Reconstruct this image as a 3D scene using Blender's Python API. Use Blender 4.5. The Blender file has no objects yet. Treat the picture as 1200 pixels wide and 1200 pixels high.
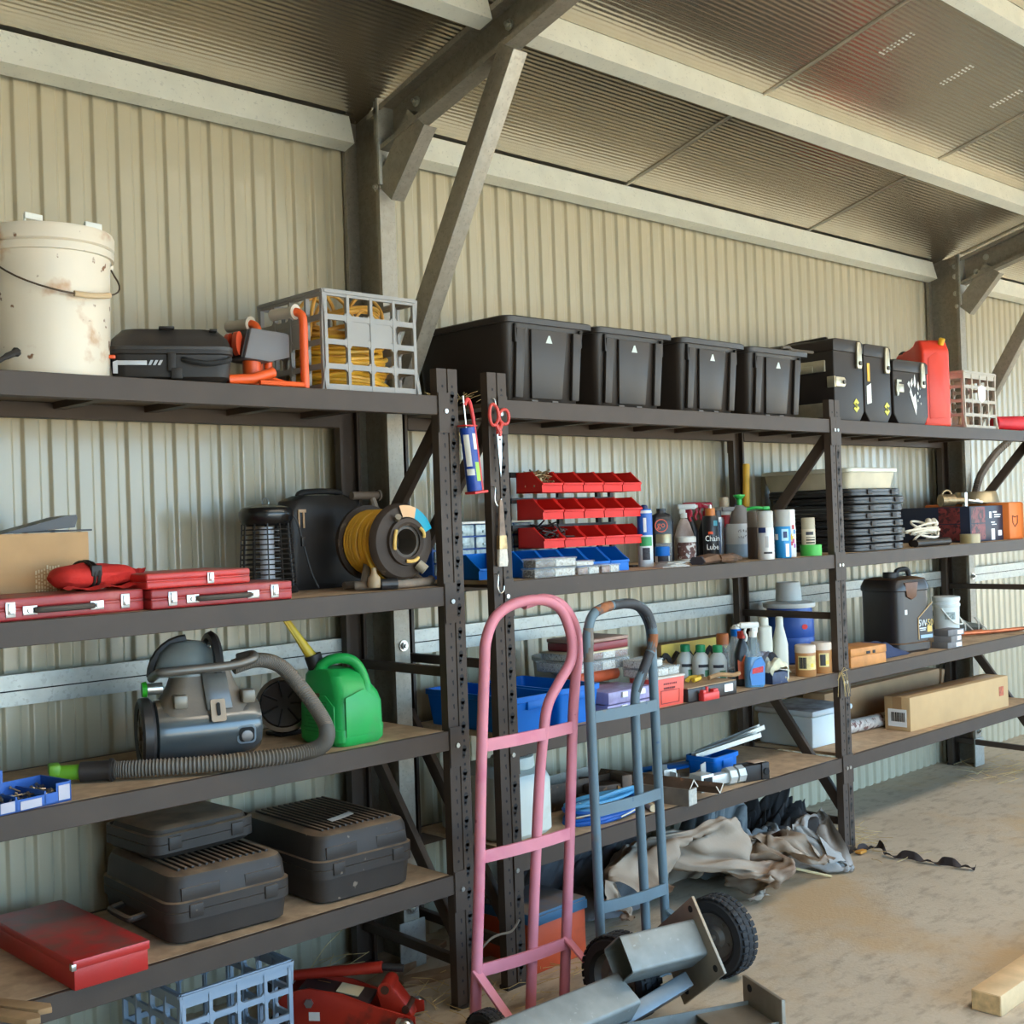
import bpy, bmesh, math, random
from math import sin, cos, pi, radians as rad, sqrt, atan2
from mathutils import Vector as V, Matrix as M, noise as mnoise
random.seed(7)
SC = bpy.context.scene
COL = SC.collection

# ---------------------------------------------------------------- materials
def lin(c):
    return tuple((x/255/12.92 if x/255 <= .04045 else ((x/255+.055)/1.055)**2.4) for x in c) + (1,)
MATS = {}
def mat(name, rgb, rough=.5, metal=0, var=.1, vs=6, bump=0, bs=80, dirt=None, damt=.5, ds=5, dust=0, alpha=1, coat=0, trans=0,
        speck=None, sps=60, samt=.62, dustcol=(150, 125, 95), spec=.5):
    """Painted / plastic / metal surface: noise colour variation, stains, dust on what faces up, fine bump."""
    if name in MATS: return MATS[name]
    m = bpy.data.materials.new(name); m.use_nodes = True; MATS[name] = m
    nt = m.node_tree; N = nt.nodes; L = nt.links
    b = N['Principled BSDF']; c = lin(rgb)
    b.inputs['Roughness'].default_value = rough; b.inputs['Metallic'].default_value = metal
    b.inputs['Specular IOR Level'].default_value = spec
    if coat: b.inputs['Coat Weight'].default_value = coat
    if trans: b.inputs['Transmission Weight'].default_value = trans
    if alpha < 1: b.inputs['Alpha'].default_value = alpha
    tc = N.new('ShaderNodeTexCoord')
    def noi(scale, det=4):
        n = N.new('ShaderNodeTexNoise'); n.inputs['Scale'].default_value = scale; n.inputs['Detail'].default_value = det
        L.new(tc.outputs['Object'], n.inputs['Vector']); return n
    def mix(fac, a, bcol):
        x = N.new('ShaderNodeMix'); x.data_type = 'RGBA'
        if isinstance(fac, float): x.inputs[0].default_value = fac
        else: L.new(fac, x.inputs[0])
        for i, s in ((6, a), (7, bcol)):
            if isinstance(s, tuple): x.inputs[i].default_value = s
            else: L.new(s, x.inputs[i])
        return x.outputs[2]
    def thresh(out, lo, hi):
        r = N.new('ShaderNodeMapRange'); r.inputs[1].default_value = lo; r.inputs[2].default_value = hi
        L.new(out, r.inputs[0]); return r.outputs[0]
    n1 = noi(vs)
    out = mix(thresh(n1.outputs['Fac'], .3, .7), tuple(x*(1-var) for x in c[:3])+(1,), tuple(min(1, x*(1+var)) for x in c[:3])+(1,))
    if dirt:
        n2 = noi(ds, 8); out = mix(thresh(n2.outputs['Fac'], 1-damt, 1-damt+.12), out, lin(dirt))
    if speck:
        n3 = noi(sps, 3); out = mix(thresh(n3.outputs['Fac'], samt, samt+.05), out, lin(speck))
    if dust:
        g = N.new('ShaderNodeNewGeometry'); s = N.new('ShaderNodeSeparateXYZ'); L.new(g.outputs['Normal'], s.inputs[0])
        n4 = noi(14, 6); mu = N.new('ShaderNodeMath'); mu.operation = 'MULTIPLY'
        L.new(thresh(s.outputs['Z'], .35, .95), mu.inputs[0]); L.new(thresh(n4.outputs['Fac'], .55-dust*.5, .66), mu.inputs[1])
        out = mix(mu.outputs[0], out, lin(dustcol))
    L.new(out, b.inputs['Base Color'])
    if bump:
        n5 = noi(bs, 3); bp = N.new('ShaderNodeBump'); bp.inputs['Strength'].default_value = bump; bp.inputs['Distance'].default_value = .004
        L.new(n5.outputs['Fac'], bp.inputs['Height']); L.new(bp.outputs[0], b.inputs['Normal'])
    return m

# ---------------------------------------------------------------- mesh builder
def rotm(rx=0, ry=0, rz=0):
    return M.Rotation(rz, 4, 'Z') @ M.Rotation(ry, 4, 'Y') @ M.Rotation(rx, 4, 'X')
class MB:
    def __init__(s): s.bm = bmesh.new(); s.mats = []
    def mi(s, m):
        if m is None: return 0
        if m not in s.mats: s.mats.append(m)
        return s.mats.index(m)
    def _add(s, verts, faces, mx=None, m=None):
        vs = [s.bm.verts.new(mx @ V(v) if mx else V(v)) for v in verts]; fs = []
        for f in faces:
            try: fa = s.bm.faces.new([vs[i] for i in f]); fa.material_index = s.mi(m); fs.append(fa)
            except ValueError: pass
        return vs, fs
    def box(s, c, d, bev=0, rot=None, m=None, taper=1, seg=2, tx=None):
        """box centred c, size d; taper scales the TOP face"""
        x, y, z = d[0]/2, d[1]/2, d[2]/2; ty = taper; txx = taper if tx is None else tx
        vv = [(-x, -y, -z), (x, -y, -z), (x, y, -z), (-x, y, -z), (-x*txx, -y*ty, z), (x*txx, -y*ty, z), (x*txx, y*ty, z), (-x*txx, y*ty, z)]
        mx = M.Translation(c) @ (rot if rot else M.Identity(4))
        vs, fs = s._add(vv, [(3, 2, 1, 0), (4, 5, 6, 7), (0, 1, 5, 4), (1, 2, 6, 5), (2, 3, 7, 6), (3, 0, 4, 7)], mx, m)
        if bev:
            es = list({e for f in fs for e in f.edges})
            r = bmesh.ops.bevel(s.bm, geom=es, offset=bev, segments=seg, affect='EDGES', profile=.5)
            for f in r['faces']: f.material_index = s.mi(m)
        return s
    def b2(s, a, b, bev=0, m=None, **k):
        return s.box([(a[i]+b[i])/2 for i in range(3)], [abs(b[i]-a[i]) for i in range(3)], bev, m=m, **k)
    def lathe(s, prof, n=24, mx=None, m=None, arc=2*pi, cap=True):
        vv = []; ff = []; k = len(prof); full = abs(arc-2*pi) < 1e-6
        nn = n if full else n+1
        for i in range(nn):
            a = arc*i/n
            for r, z in prof: vv.append((r*cos(a), r*sin(a), z))
        for i in range(n):
            j = (i+1) % nn
            for q in range(k-1): ff.append((i*k+q, j*k+q, j*k+q+1, i*k+q+1))
        if full and cap:
            if prof[0][0] > 1e-6: ff.append([i*k for i in range(n)][::-1])
            if prof[-1][0] > 1e-6: ff.append([i*k+k-1 for i in range(n)])
        vs, fs = s._add(vv, ff, mx, m)
        bmesh.ops.remove_doubles(s.bm, verts=vs, dist=1e-6)
        return s
    def cyl(s, a, b, r, n=16, m=None, r2=None, bev=0):
        a, b = V(a), V(b); d = b-a; h = d.length
        mx = M.Translation(a) @ d.to_track_quat('Z', 'Y').to_matrix().to_4x4()
        r2 = r if r2 is None else r2
        pr = [(r, 0), (r2, h)] if not bev else [(r-bev, 0), (r, bev), (r2, h-bev), (r2-bev, h)]
        return s.lathe(pr, n, mx, m)
    def tube(s, pts, r, n=8, m=None, closed=False, cap=True):
        P = [V(p) for p in pts]; k = len(P); vv = []; ff = []; up = None
        for i, p in enumerate(P):
            t = (P[(i+1) % k]-P[i-1]) if closed else (P[min(i+1, k-1)]-P[max(i-1, 0)])
            if t.length < 1e-9: t = V((0, 0, 1))
            t.normalize()
            if up is None: up = t.orthogonal().normalized()
            up = (up-t*up.dot(t)); up = up.normalized() if up.length > 1e-6 else t.orthogonal().normalized()
            w = t.cross(up); rr = r[i] if isinstance(r, (list, tuple)) else r
            for j in range(n):
                a = 2*pi*j/n; vv.append(p+up*(rr*cos(a))+w*(rr*sin(a)))
        for i in range(k if closed else k-1):
            i2 = (i+1) % k
            for j in range(n):
                j2 = (j+1) % n; ff.append((i*n+j, i*n+j2, i2*n+j2, i2*n+j))
        if not closed and cap: ff.append(list(range(n))[::-1]); ff.append([(k-1)*n+j for j in range(n)])
        s._add(vv, ff, None, m); return s
    def prism(s, poly, t, mx=None, m=None, bev=0, seg=2):
        """polygon in local XY, extruded along local Z from 0 to t"""
        n = len(poly); vv = [(x, y, 0) for x, y in poly]+[(x, y, t) for x, y in poly]
        ff = [list(range(n))[::-1], list(range(n, 2*n))]+[(i, (i+1) % n, n+(i+1) % n, n+i) for i in range(n)]
        vs, fs = s._add(vv, ff, mx, m)
        if bev:
            r = bmesh.ops.bevel(s.bm, geom=list({e for f in fs for e in f.edges}), offset=bev, segments=seg, affect='EDGES', profile=.5)
            for f in r['faces']: f.material_index = s.mi(m)
        return s
    def loft(s, secs, m=None, cap=True, closed=False):
        n = len(secs[0]); k = len(secs); vv = [p for q in secs for p in q]; ff = []
        for i in range(k if closed else k-1):
            i2 = (i+1) % k
            for j in range(n): ff.append((i*n+j, i*n+(j+1) % n, i2*n+(j+1) % n, i2*n+j))
        if cap and not closed: ff.append(list(range(n))[::-1]); ff.append([(k-1)*n+j for j in range(n)])
        s._add(vv, ff, None, m); return s
    def grid(s, fn, nu, nv, m=None, closed_u=False):
        vv = [fn(i/(nu if closed_u else nu-1), j/(nv-1)) for i in range(nu) for j in range(nv)]
        ff = [(i*nv+j, ((i+1) % nu)*nv+j, ((i+1) % nu)*nv+j+1, i*nv+j+1) for i in range(nu if closed_u else nu-1) for j in range(nv-1)]
        s._add(vv, ff, None, m); return s
    def build(s, name, m=None, parent=None, loc=None, ang=38, norm=True):
        if m is not None: s.mats.insert(0, m) if not s.mats else None
        bm = s.bm
        if norm: bmesh.ops.recalc_face_normals(bm, faces=bm.faces)
        la = rad(ang)
        for f in bm.faces: f.smooth = True
        for e in bm.edges: e.smooth = e.calc_face_angle(0) < la if len(e.link_faces) == 2 else True
        me = bpy.data.meshes.new(name); bm.to_mesh(me); bm.free()
        for q in (s.mats or [m]):
            if q: me.materials.append(q)
        o = bpy.data.objects.new(name, me); COL.objects.link(o)
        if parent: o.parent = parent
        if loc: o.location = loc
        return o
def rrect(w, h, r, n=4, cx=0, cy=0):
    out = []
    for k, (sx, sy) in enumerate(((1, 1), (-1, 1), (-1, -1), (1, -1))):
        for i in range(n+1):
            a = pi/2*k+pi/2*i/n
            out.append((cx+sx*(w/2-r)+r*cos(a), cy+sy*(h/2-r)+r*sin(a)))
    return out
def smooth(pts, n=6, closed=False):
    """Catmull-Rom"""
    P = [V(p) for p in pts]; out = []; k = len(P)
    for i in range(k if closed else k-1):
        g = (lambda q: P[q % k]) if closed else (lambda q: P[max(0, min(k-1, q))])
        a, b, c, d = g(i-1), g(i), g(i+1), g(i+2)
        for j in range(n):
            t = j/n
            out.append(.5*((2*b)+(c-a)*t+(2*a-5*b+4*c-d)*t*t+(3*b-a-3*c+d)*t**3))
    if not closed: out.append(P[-1])
    return out
def thing(name, label, cat, loc=(0, 0, 0), rz=0, group=None):
    o = bpy.data.objects.new(name, None); COL.objects.link(o); o.empty_display_size = .05
    o.location = loc; o.rotation_euler = (0, 0, rz); return tag(o, label, cat, group)
def tag(o, label=None, cat=None, group=None, kind=None):
    for k, v in (('label', label), ('category', cat), ('group', group), ('kind', kind)):
        if v: o[k] = v
    return o
def dup(root, loc, rz=None, label=None, group=None):
    r = root.copy(); COL.objects.link(r); r.location = loc
    if rz is not None: r.rotation_euler = (0, 0, rz)
    if label: r['label'] = label
    if group: r['group'] = group
    for ch in list(root.children):
        c = ch.copy(); COL.objects.link(c); c.parent = r
        for g in list(ch.children):
            d = g.copy(); COL.objects.link(d); d.parent = c
    return r
def text(name, s, size, parent, loc, rx=pi/2, ry=0, rz=0, m=None, ext=.0006, align='CENTER', sx=1):
    cu = bpy.data.curves.new(name, 'FONT'); cu.body = s; cu.size = size; cu.extrude = ext; cu.align_x = align; cu.align_y = 'CENTER'
    cu.resolution_u = 2
    t = bpy.data.objects.new('tmp_text', cu); COL.objects.link(t)
    me = bpy.data.meshes.new_from_object(t.evaluated_get(bpy.context.evaluated_depsgraph_get()))
    bpy.data.objects.remove(t)
    me.transform(rotm(rx, ry, rz) @ M.Scale(sx, 4, (1, 0, 0))); me.materials.clear(); me.materials.append(m)
    o = bpy.data.objects.new(name, me); COL.objects.link(o); o.parent = parent; o.location = loc
    return o

# ---------------------------------------------------------------- shared materials
PAINT = mat('rack_paint', (70, 57, 47), .5, .0, .10, 9, .05, 200, speck=(92, 82, 72), sps=40, samt=.74, spec=.3)
BLACKISH = mat('slot_black', (18, 17, 17), .8)
SLOT = mat('slot_shade', (36, 32, 30), .7)
BOARD = mat('particle_board', (190, 158, 122), .85, 0, .16, 25, .15, 300, dirt=(158, 128, 96), damt=.45, ds=6)
GALV = mat('galvanised', (172, 170, 160), .45, .6, .08, 28, .03, 300, speck=(160, 158, 149), sps=90, samt=.58)
GALVD = mat('galvanised_aged', (152, 144, 130), .5, .6, .10, 40, .05, 300, speck=(140, 132, 119), sps=110, samt=.58)
WALLM = mat('wall_sheet', (178, 166, 139), .28, .0, .03, 3, spec=.5, coat=.12)
ZINC = mat('zinc_bolt', (190, 188, 180), .3, .9)
BLKP = mat('black_plastic', (40, 34, 30), .48, 0, .12, 12, .05, 400, spec=.35)
BLKPD = mat('dusty_black_plastic', (56, 48, 42), .5, 0, .16, 9, .08, 300, dust=1.0, dustcol=(142, 116, 90), speck=(128, 112, 96), sps=35, samt=.70, spec=.3)
RUBBER = mat('rubber', (30, 29, 29), .75, 0, .15, 30, .2, 200)
STEEL = mat('bright_steel', (200, 198, 192), .28, .95, .06)
WHITEP = mat('white_plastic', (226, 224, 214), .4, 0, .04)
YELCORD = mat('yellow_cord', (214, 158, 44), .5, 0, .1, 20)
BLUEP = mat('blue_plastic', (0, 104, 192), .45, 0, .08, 8, spec=.3)
CARD = mat('cardboard', (184, 146, 102), .85, 0, .08, 10, .05, 300)
CLEARP = mat('clear_plastic', (214, 218, 214), .22, 0, .05, alpha=.26)
CREAM = mat('paper_white', (232, 228, 216), .7)
INK = mat('ink_black', (22, 20, 20), .6)
REDP = mat('red_plastic', (212, 40, 32), .5, 0, .08, 8, spec=.3)

# ---------------------------------------------------------------- camera
cd = bpy.data.cameras.new('camera'); cam = bpy.data.objects.new('camera', cd); COL.objects.link(cam)
cd.sensor_fit = 'HORIZONTAL'; cd.sensor_width = 36; cd.lens = 1438.55/1200*36; cd.clip_start = .05; cd.clip_end = 400
yaw, pit, rol = .7653, .0073, -.0349
fw = V((sin(yaw)*cos(pit), cos(yaw)*cos(pit), sin(pit))); rt = V((cos(yaw), -sin(yaw), 0)); up = rt.cross(fw)
Rv = rt*cos(rol)+up*sin(rol); Uv = up*cos(rol)-rt*sin(rol)
cam.matrix_world = M(((Rv.x, Uv.x, -fw.x, -2.4903), (Rv.y, Uv.y, -fw.y, -2.9107), (Rv.z, Uv.z, -fw.z, 1.515), (0, 0, 0, 1)))
SC.camera = cam

# ---------------------------------------------------------------- shell
X0, X1, YF = -4.2, 11.0, -6.2
WY = .625                       # mean plane of the back wall sheet
def ceil_z(y): return 3.1135-.27*y
RIDGE = -3.9
def corrugated(name, x0, x1, z0, z1, pitch=.0802, ph=0, dep=.013, flip=1):
    b = MB(); prof = []
    k0 = int((x0-ph)/pitch)-1; k1 = int((x1-ph)/pitch)+1
    for k in range(k0, k1):
        c = ph+k*pitch
        for dx, dy in ((-.42, 0), (-.37, .02), (-.335, .16), (-.285, .84), (-.25, .98), (-.20, 1), (.20, 1), (.25, .98), (.285, .84), (.335, .16), (.37, .02), (.42, 0)):
            prof.append((c+dx*pitch, -dep*dy*flip))
    prof = [p for p in prof if x0 <= p[0] <= x1]
    zs = (z0, z1); n = len(prof)
    vv = [(x, y, z) for z in zs for x, y in prof]
    b._add(vv, [(i, i+1, n+i+1, n+i) for i in range(n-1)])
    return b.build(name, WALLM, norm=False, ang=70)
w = corrugated('wall_back', X0, X1, -.04, 3.0, ph=-1.022); w.location = (0, WY+.006, 0); tag(w, kind='structure')
b = MB(); b.box((-4.2-.02, (WY+YF)/2, 2.1), (.04, WY-YF, 4.2)); o = b.build('wall_left', WALLM); tag(o, kind='structure')
b = MB(); b.box((X1+.02, -.6, 2.1), (.04, 2.6, 4.2)); b.box((X1+.02, -5.4, 2.1), (.04, 1.6, 4.2)); b.box((X1+.02, -3.2, 3.6), (.04, 2.9, 1.2)); o = b.build('wall_right', WALLM); tag(o, kind='structure')
# front wall with one wide doorway
b = MB(); b.box(((X0+X1)/2, YF, 3.22), (X1-X0, .04, .76)); b.box((X0+.5, YF, 1.425), (1.0, .04, 2.85)); b.box((X1-.5, YF, 1.425), (1.0, .04, 2.85))
o = b.build('wall_front', WALLM); tag(o, kind='structure')
# concrete floor inside, dry ground outside
def ground_mat(name, a, b_, c, s, stain=None):
    m = bpy.data.materials.new(name); m.use_nodes = True; nt = m.node_tree; N = nt.nodes; L = nt.links; p = N['Principled BSDF']
    p.inputs['Roughness'].default_value = .82
    tc = N.new('ShaderNodeTexCoord')
    def noi(sc, det, st=1):
        mp = N.new('ShaderNodeMapping'); mp.inputs['Scale'].default_value = (1, st, 1); L.new(tc.outputs['Object'], mp.inputs[0])
        n = N.new('ShaderNodeTexNoise'); n.inputs['Scale'].default_value = sc; n.inputs['Detail'].default_value = det; n.inputs['Roughness'].default_value = .65
        L.new(mp.outputs[0], n.inputs['Vector']); return n.outputs['Fac']
    def ramp(f, lo, hi, c0, c1):
        r = N.new('ShaderNodeMapRange'); r.inputs[1].default_value = lo; r.inputs[2].default_value = hi; L.new(f, r.inputs[0])
        x = N.new('ShaderNodeMix'); x.data_type = 'RGBA'; L.new(r.outputs[0], x.inputs[0])
        for i, q in ((6, c0), (7, c1)):
            if isinstance(q, tuple): x.inputs[i].default_value = q
            else: L.new(q, x.inputs[i])
        return x.outputs[2]
    o1 = ramp(noi(s, 8), .38, .62, lin(a), lin(b_))
    o2 = ramp(noi(s*4, 8, 2.2), .5, .72, o1, lin(c))
    if stain: o2 = ramp(noi(.9, 5), .52, .66, o2, lin(stain))
    L.new(o2, p.inputs['Base Color'])
    bp = N.new('ShaderNodeBump'); bp.inputs['Strength'].default_value = .25; bp.inputs['Distance'].default_value = .01
    L.new(noi(60, 6), bp.inputs['Height']); L.new(bp.outputs[0], p.inputs['Normal'])
    return m
FLOORM = ground_mat('dusty_concrete', (180, 162, 136), (192, 174, 148), (150, 134, 112), 2.2, (188, 158, 118))
SAND = ground_mat('dry_ground', (216, 188, 142), (226, 200, 154), (200, 172, 126), .8)
b = MB(); b.box(((X0+X1)/2, (WY+.1+YF)/2, -.05), (X1-X0, WY+.1-YF, .1)); tag(b.build('floor', FLOORM), kind='structure')
b = MB(); b.box((3, -31, -.09), (90, 45.9, .1)); b.box((31, 12, -.09), (39.9, 40, .1)); tag(b.build('ground_outside', SAND), kind='structure')
# ceiling: silver foil blanket, crinkled across, joints every 1.43 m
def foil():
    m = bpy.data.materials.new('foil_blanket'); m.use_nodes = True; nt = m.node_tree; N = nt.nodes; L = nt.links; p = N['Principled BSDF']
    p.inputs['Metallic'].default_value = .92; p.inputs['Roughness'].default_value = .24
    p.inputs['Base Color'].default_value = lin((186, 174, 156))
    tc = N.new('ShaderNodeTexCoord'); mp = N.new('ShaderNodeMapping'); mp.inputs['Scale'].default_value = (.35, 1, .2); L.new(tc.outputs['Object'], mp.inputs[0])
    wv = N.new('ShaderNodeTexWave'); wv.wave_type = 'BANDS'; wv.bands_direction = 'Y'; wv.inputs['Scale'].default_value = 17
    wv.inputs['Distortion'].default_value = 1.6; wv.inputs['Detail'].default_value = 3; wv.inputs['Detail Scale'].default_value = 1.5; L.new(mp.outputs[0], wv.inputs['Vector'])
    n = N.new('ShaderNodeTexNoise'); n.inputs['Scale'].default_value = 22; n.inputs['Detail'].default_value = 6; L.new(mp.outputs[0], n.inputs['Vector'])
    ad = N.new('ShaderNodeMath'); ad.operation = 'ADD'; L.new(wv.outputs['Fac'], ad.inputs[0]); L.new(n.outputs['Fac'], ad.inputs[1])
    bp = N.new('ShaderNodeBump'); bp.inputs['Strength'].default_value = .16; bp.inputs['Distance'].default_value = .006
    L.new(ad.outputs[0], bp.inputs['Height']); L.new(bp.outputs[0], p.inputs['Normal'])
    return m
FOIL = foil()
sl = math.atan(.27)
b = MB()
def slab(y0, z0, y1, z1, t=.03):
    b._add([(x, y, z+dz) for x in (X0, X1) for (y, z) in ((y0, z0), (y1, z1)) for dz in (0, t)],
           [(0, 2, 6, 4), (1, 5, 7, 3), (0, 1, 3, 2), (4, 6, 7, 5), (0, 4, 5, 1), (2, 3, 7, 6)])
slab(.70, ceil_z(.70), RIDGE, ceil_z(RIDGE)); slab(RIDGE, ceil_z(RIDGE), YF-.1, ceil_z(RIDGE)-.27*(RIDGE-YF+.1))
tag(b.build('ceiling', FOIL, ang=5), kind='structure')
TAPE = mat('foil_tape', (196, 186, 168), .4, .85)
for k, x in enumerate((-1.26, .19, 1.60, 3.03, 4.46, 5.9)):
    b = MB(); q = M.Translation((x, 0, 0))
    pts = [(x, .60-i*.25, ceil_z(.60-i*.25)-.001) for i in range(9)]
    b.tube([(x+.003*sin(i*2.1), p[1], p[2]) for i, p in enumerate(pts)], .008, 6)
    o = b.build('trim_%d' % (k+1), TAPE); tag(o, kind='structure')
# printing on the foil (faded, unreadable marks)
for k, (x, y) in enumerate(((1.834, -.61), (2.338, -.6), (2.795, -.6), (3.3, -.6))):
    b = MB()
    for i in range(9):
        u = (i-4)*.016
        for q in range(2):
            yy = y+u; h = random.uniform(.010, .02)
            b.box((x+(q-.5)*.022, yy, ceil_z(yy)-.001), (h, .006, .0012), rot=M.Rotation(-sl, 4, 'X'))
    o = b.build('trim_%d' % (k+11), mat('foil_print', (214, 206, 190), .6)); tag(o, kind='structure')

# ---------------------------------------------------------------- steel frame of the shed
def c_section(b, w, h, t=.004, lip=.018):
    return [(0, 0), (w, 0), (w, lip), (w-t, lip), (w-t, t), (t, t), (t, h-t), (w-t, h-t), (w-t, h-lip), (w, h-lip), (w, h), (0, h)]
def bolt(b, p, n, r=.011, m=ZINC):
    p = V(p); n = V(n).normalized(); b.cyl(p, p+n*.004, r*1.5, 10, m); b.cyl(p, p+n*.012, r, 6, m); b.cyl(p, p+n*.02, r*.55, 8, m)
for i, dx in enumerate((0, 4.24)):
    side = ('left, beside the crate of yellow cord', 'right, behind the red jerry can')[i]
    t = thing('steel_column', 'galvanised steel wall column standing %s' % side, 'column', (.18+dx, .40, 0))
    b = MB(); b.prism([(-x, y) for x, y in c_section(b, .066, .205)], 2.97); b.build('channel', GALVD, t)
    b = MB(); b.b2((-.072, -.012, 2.68), (.004, -.001, 2.975), .001); b.build('eave_plate', GALV, t)
    for z in (2.76, 2.86, 2.92):
        b = MB(); bolt(b, (-.004, .05, z), (-1, 0, 0)); b.build('bolt', ZINC, t)
    for z in (1.10, .20):
        b = MB(); bolt(b, (-.03, -.001, z), (0, -1, 0), .013); b.build('bolt', ZINC, t)
    # base cleat
    b = MB(); b.b2((-.09, -.006, 0), (.02, 0, .16)); b.build('base_cleat', GALV, t)
    r = thing('roof_rafter', 'galvanised sloping roof rafter running up from the %s column' % ('left', 'right')[i], 'rafter', (.18+dx, .42, 0))
    b = MB(); L_ = 4.0; mx = M.Translation((0, 0, ceil_z(.42)-.062-.15)) @ M.Rotation(-sl, 4, 'X') @ rotm(pi/2, 0, 0)
    b.prism([(-x, y) for x, y in c_section(b, .066, .15)], L_, mx); b.build('channel', GALVD, r)
    for (yy, dz) in ((-.10, .05), (-.16, .11), (-.62, .10), (-.62, .05)):
        b = MB(); bolt(b, (-.004, yy, ceil_z(.42+yy)-.062-.15+dz), (-1, 0, 0), .012); b.build('bolt', ZINC, r)
    k_ = thing('fly_brace', 'short galvanised bracket between the %s column and its rafter' % ('left', 'right')[i], 'brace', (.14+dx, .385, 2.655))
    a = V((0, 0, 0)); c = V((0, -.165, .185)); d = (c-a); an = atan2(-d.y, d.z)
    b = MB(); b.prism([(x-.02, y-.055) for x, y in ((0, 0), (.055, 0), (.055, .004), (.004, .004), (.004, .106), (.055, .106), (.055, .11), (0, .11))], d.length+.03, M.Rotation(an, 4, 'X')); b.build('channel', GALVD, k_)
    b = MB(); bolt(b, (-.02, .03, .02), (-1, 0, 0)); b.build('bolt', ZINC, k_)
    n_ = thing('knee_brace', 'long diagonal galvanised brace from the %s column up to the rafter' % ('left', 'right')[i], 'brace', (.143+dx, .385, 1.93))
    d = V((0, -.655, 1.07)); an = atan2(-d.y, d.z)
    d = d*.965; b = MB(); b.box((0, 0, d.length/2), (.06, .075, d.length), .003, rot=None); b.bm.transform(M.Rotation(an, 4, 'X')); b.build('box_section', GALVD, n_)
# eave beam, roof purlins, wall girts
def run_c(name, label, cat, x0, x1, y, z, h, w, tilt=0, m=GALV):
    b = MB(); mx = M.Translation((x0, y, z)) @ M.Rotation(tilt, 4, 'X') @ rotm(pi/2, 0, pi/2)
    b.prism(c_section(b, w, h, .003, .012), x1-x0, mx); o = b.build(name, m); o.location = (0, 0, 0); return tag(o, label, cat)
EAVEM = mat('eave_zinc', (216, 214, 200), .5, .25, .06, 10, .03, 200, speck=(200, 198, 186), sps=90)
for i, (a, c) in enumerate(((-4.1, .11), (.185, 4.345), (4.43, 10.9))):
    run_c('eave_purlin', 'long pale eave purlin along the wall top, %s' % ('left of the near column', 'between the two columns', 'beyond the far column')[i], 'purlin', a, c, .525, 2.853, .105, .06, -sl, EAVEM)
for i, (y, lb) in enumerate(((-.19, 'pale roof purlin crossing above the shelves, nearest the wall'), (-.99, 'pale roof purlin in the upper right corner of the picture'))):
    z = ceil_z(y)-.105
    run_c('roof_purlin', lb+', right of the rafter', 'purlin', .19, 10.9, y, z, .10, .06, -sl, EAVEM)
    run_c('roof_purlin', ('pale roof purlin above the shelves, left of the near rafter', 'pale upper roof purlin left of the near rafter')[i], 'purlin', -4.1, .113, y, z, .10, .06, -sl, EAVEM)
for i, (a, c) in enumerate(((-4.1, .11), (.185, 4.345), (4.43, 10.9))):
    for j, z in enumerate((1.045,)):
        t = thing('wall_girt', 'galvanised wall girt behind the racks, %s' % ('left of the near column', 'between the two columns', 'beyond the far column')[i], 'girt', ((a+c)/2, .60, z)); h = (c-a)/2
        b = MB(); b.b2((-h, -.05, 0), (h, -.047, .040)); b.b2((-h, -.05, .044), (h, -.047, .088)); b.b2((-h, -.047, .003), (h, .01, .006)); b.b2((-h, -.047, .082), (h, .01, .085)); b.b2((-h, -.046, .038), (h, -.042, .046), m=BLACKISH)
        b.mats = [GALV, BLACKISH]; b.bm.faces.ensure_lookup_table()
        for k, f in enumerate(b.bm.faces): f.material_index = 1 if k >= 24 else 0
        b.build('channel', GALV, t)

# ---------------------------------------------------------------- racks
ZT, Z2 = 1.915, 1.318
def slot_faces(b, x, z0, z1, y):
    """keyholes and round holes punched in the face of an upright"""
    z = z0; P = .0743
    while z < z1:
        # kidney shaped keyhole: big hole, narrow tail
        for k, (dx, dz, rr) in enumerate(((.062, .012, .0085), (.058, -.012, .0055))):
            b._add([(x+dx+rr*cos(a), y, z+dz+rr*1.35*sin(a)) for a in [2*pi*q/10 for q in range(10)]], [list(range(10))], None, SLOT)
        b._add([(x+dx, y, z+dz) for dx, dz in ((.0535, .012), (.0705, .012), (.0635, -.012), (.0525, -.012))], [(0, 1, 2, 3)], None, SLOT)
        for dx in (.022, .062):
            b._add([(x+dx+.0042*cos(a), y, z+.037+.005*sin(a)) for a in [2*pi*q/8 for q in range(8)]], [list(range(8))], None, BLACKISH)
        b._add([(x+.024+dx, y, z+dz) for dx, dz in ((-.003, .006), (.003, .008), (.004, -.006), (.0, -.008))], [(0, 1, 2, 3)], None, BLACKISH)
        z += P
def upright(parent, x, y, front=True, w=.0845):
    s = 1 if front else -1
    b = MB(); t = .003; d = .032
    # face with a shallow central groove, side returns, inner lips
    prof = [(0, 0), (w*.46, 0), (w*.48, .004), (w*.52, .004), (w*.54, 0), (w, 0), (w, d), (w-.012, d), (w-.012, d-t), (w-t, d-t), (w-t, t*1.6), (t, t*1.6), (t, d-t), (.012, d-t), (.012, d), (0, d)]
    b.mi(PAINT)
    b.prism([(x+px, y+s*py) for px, py in prof], 2.0, None, PAINT)
    slot_faces(b, x, .05, 1.93, y-s*.0006)
    b.b2((x-.004, y-.004 if front else y-.034, 0), (x+w+.004, y+.036 if front else y+.004, .012), m=BLKP)
    o = b.build('upright', None, parent, norm=True); return o
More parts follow.
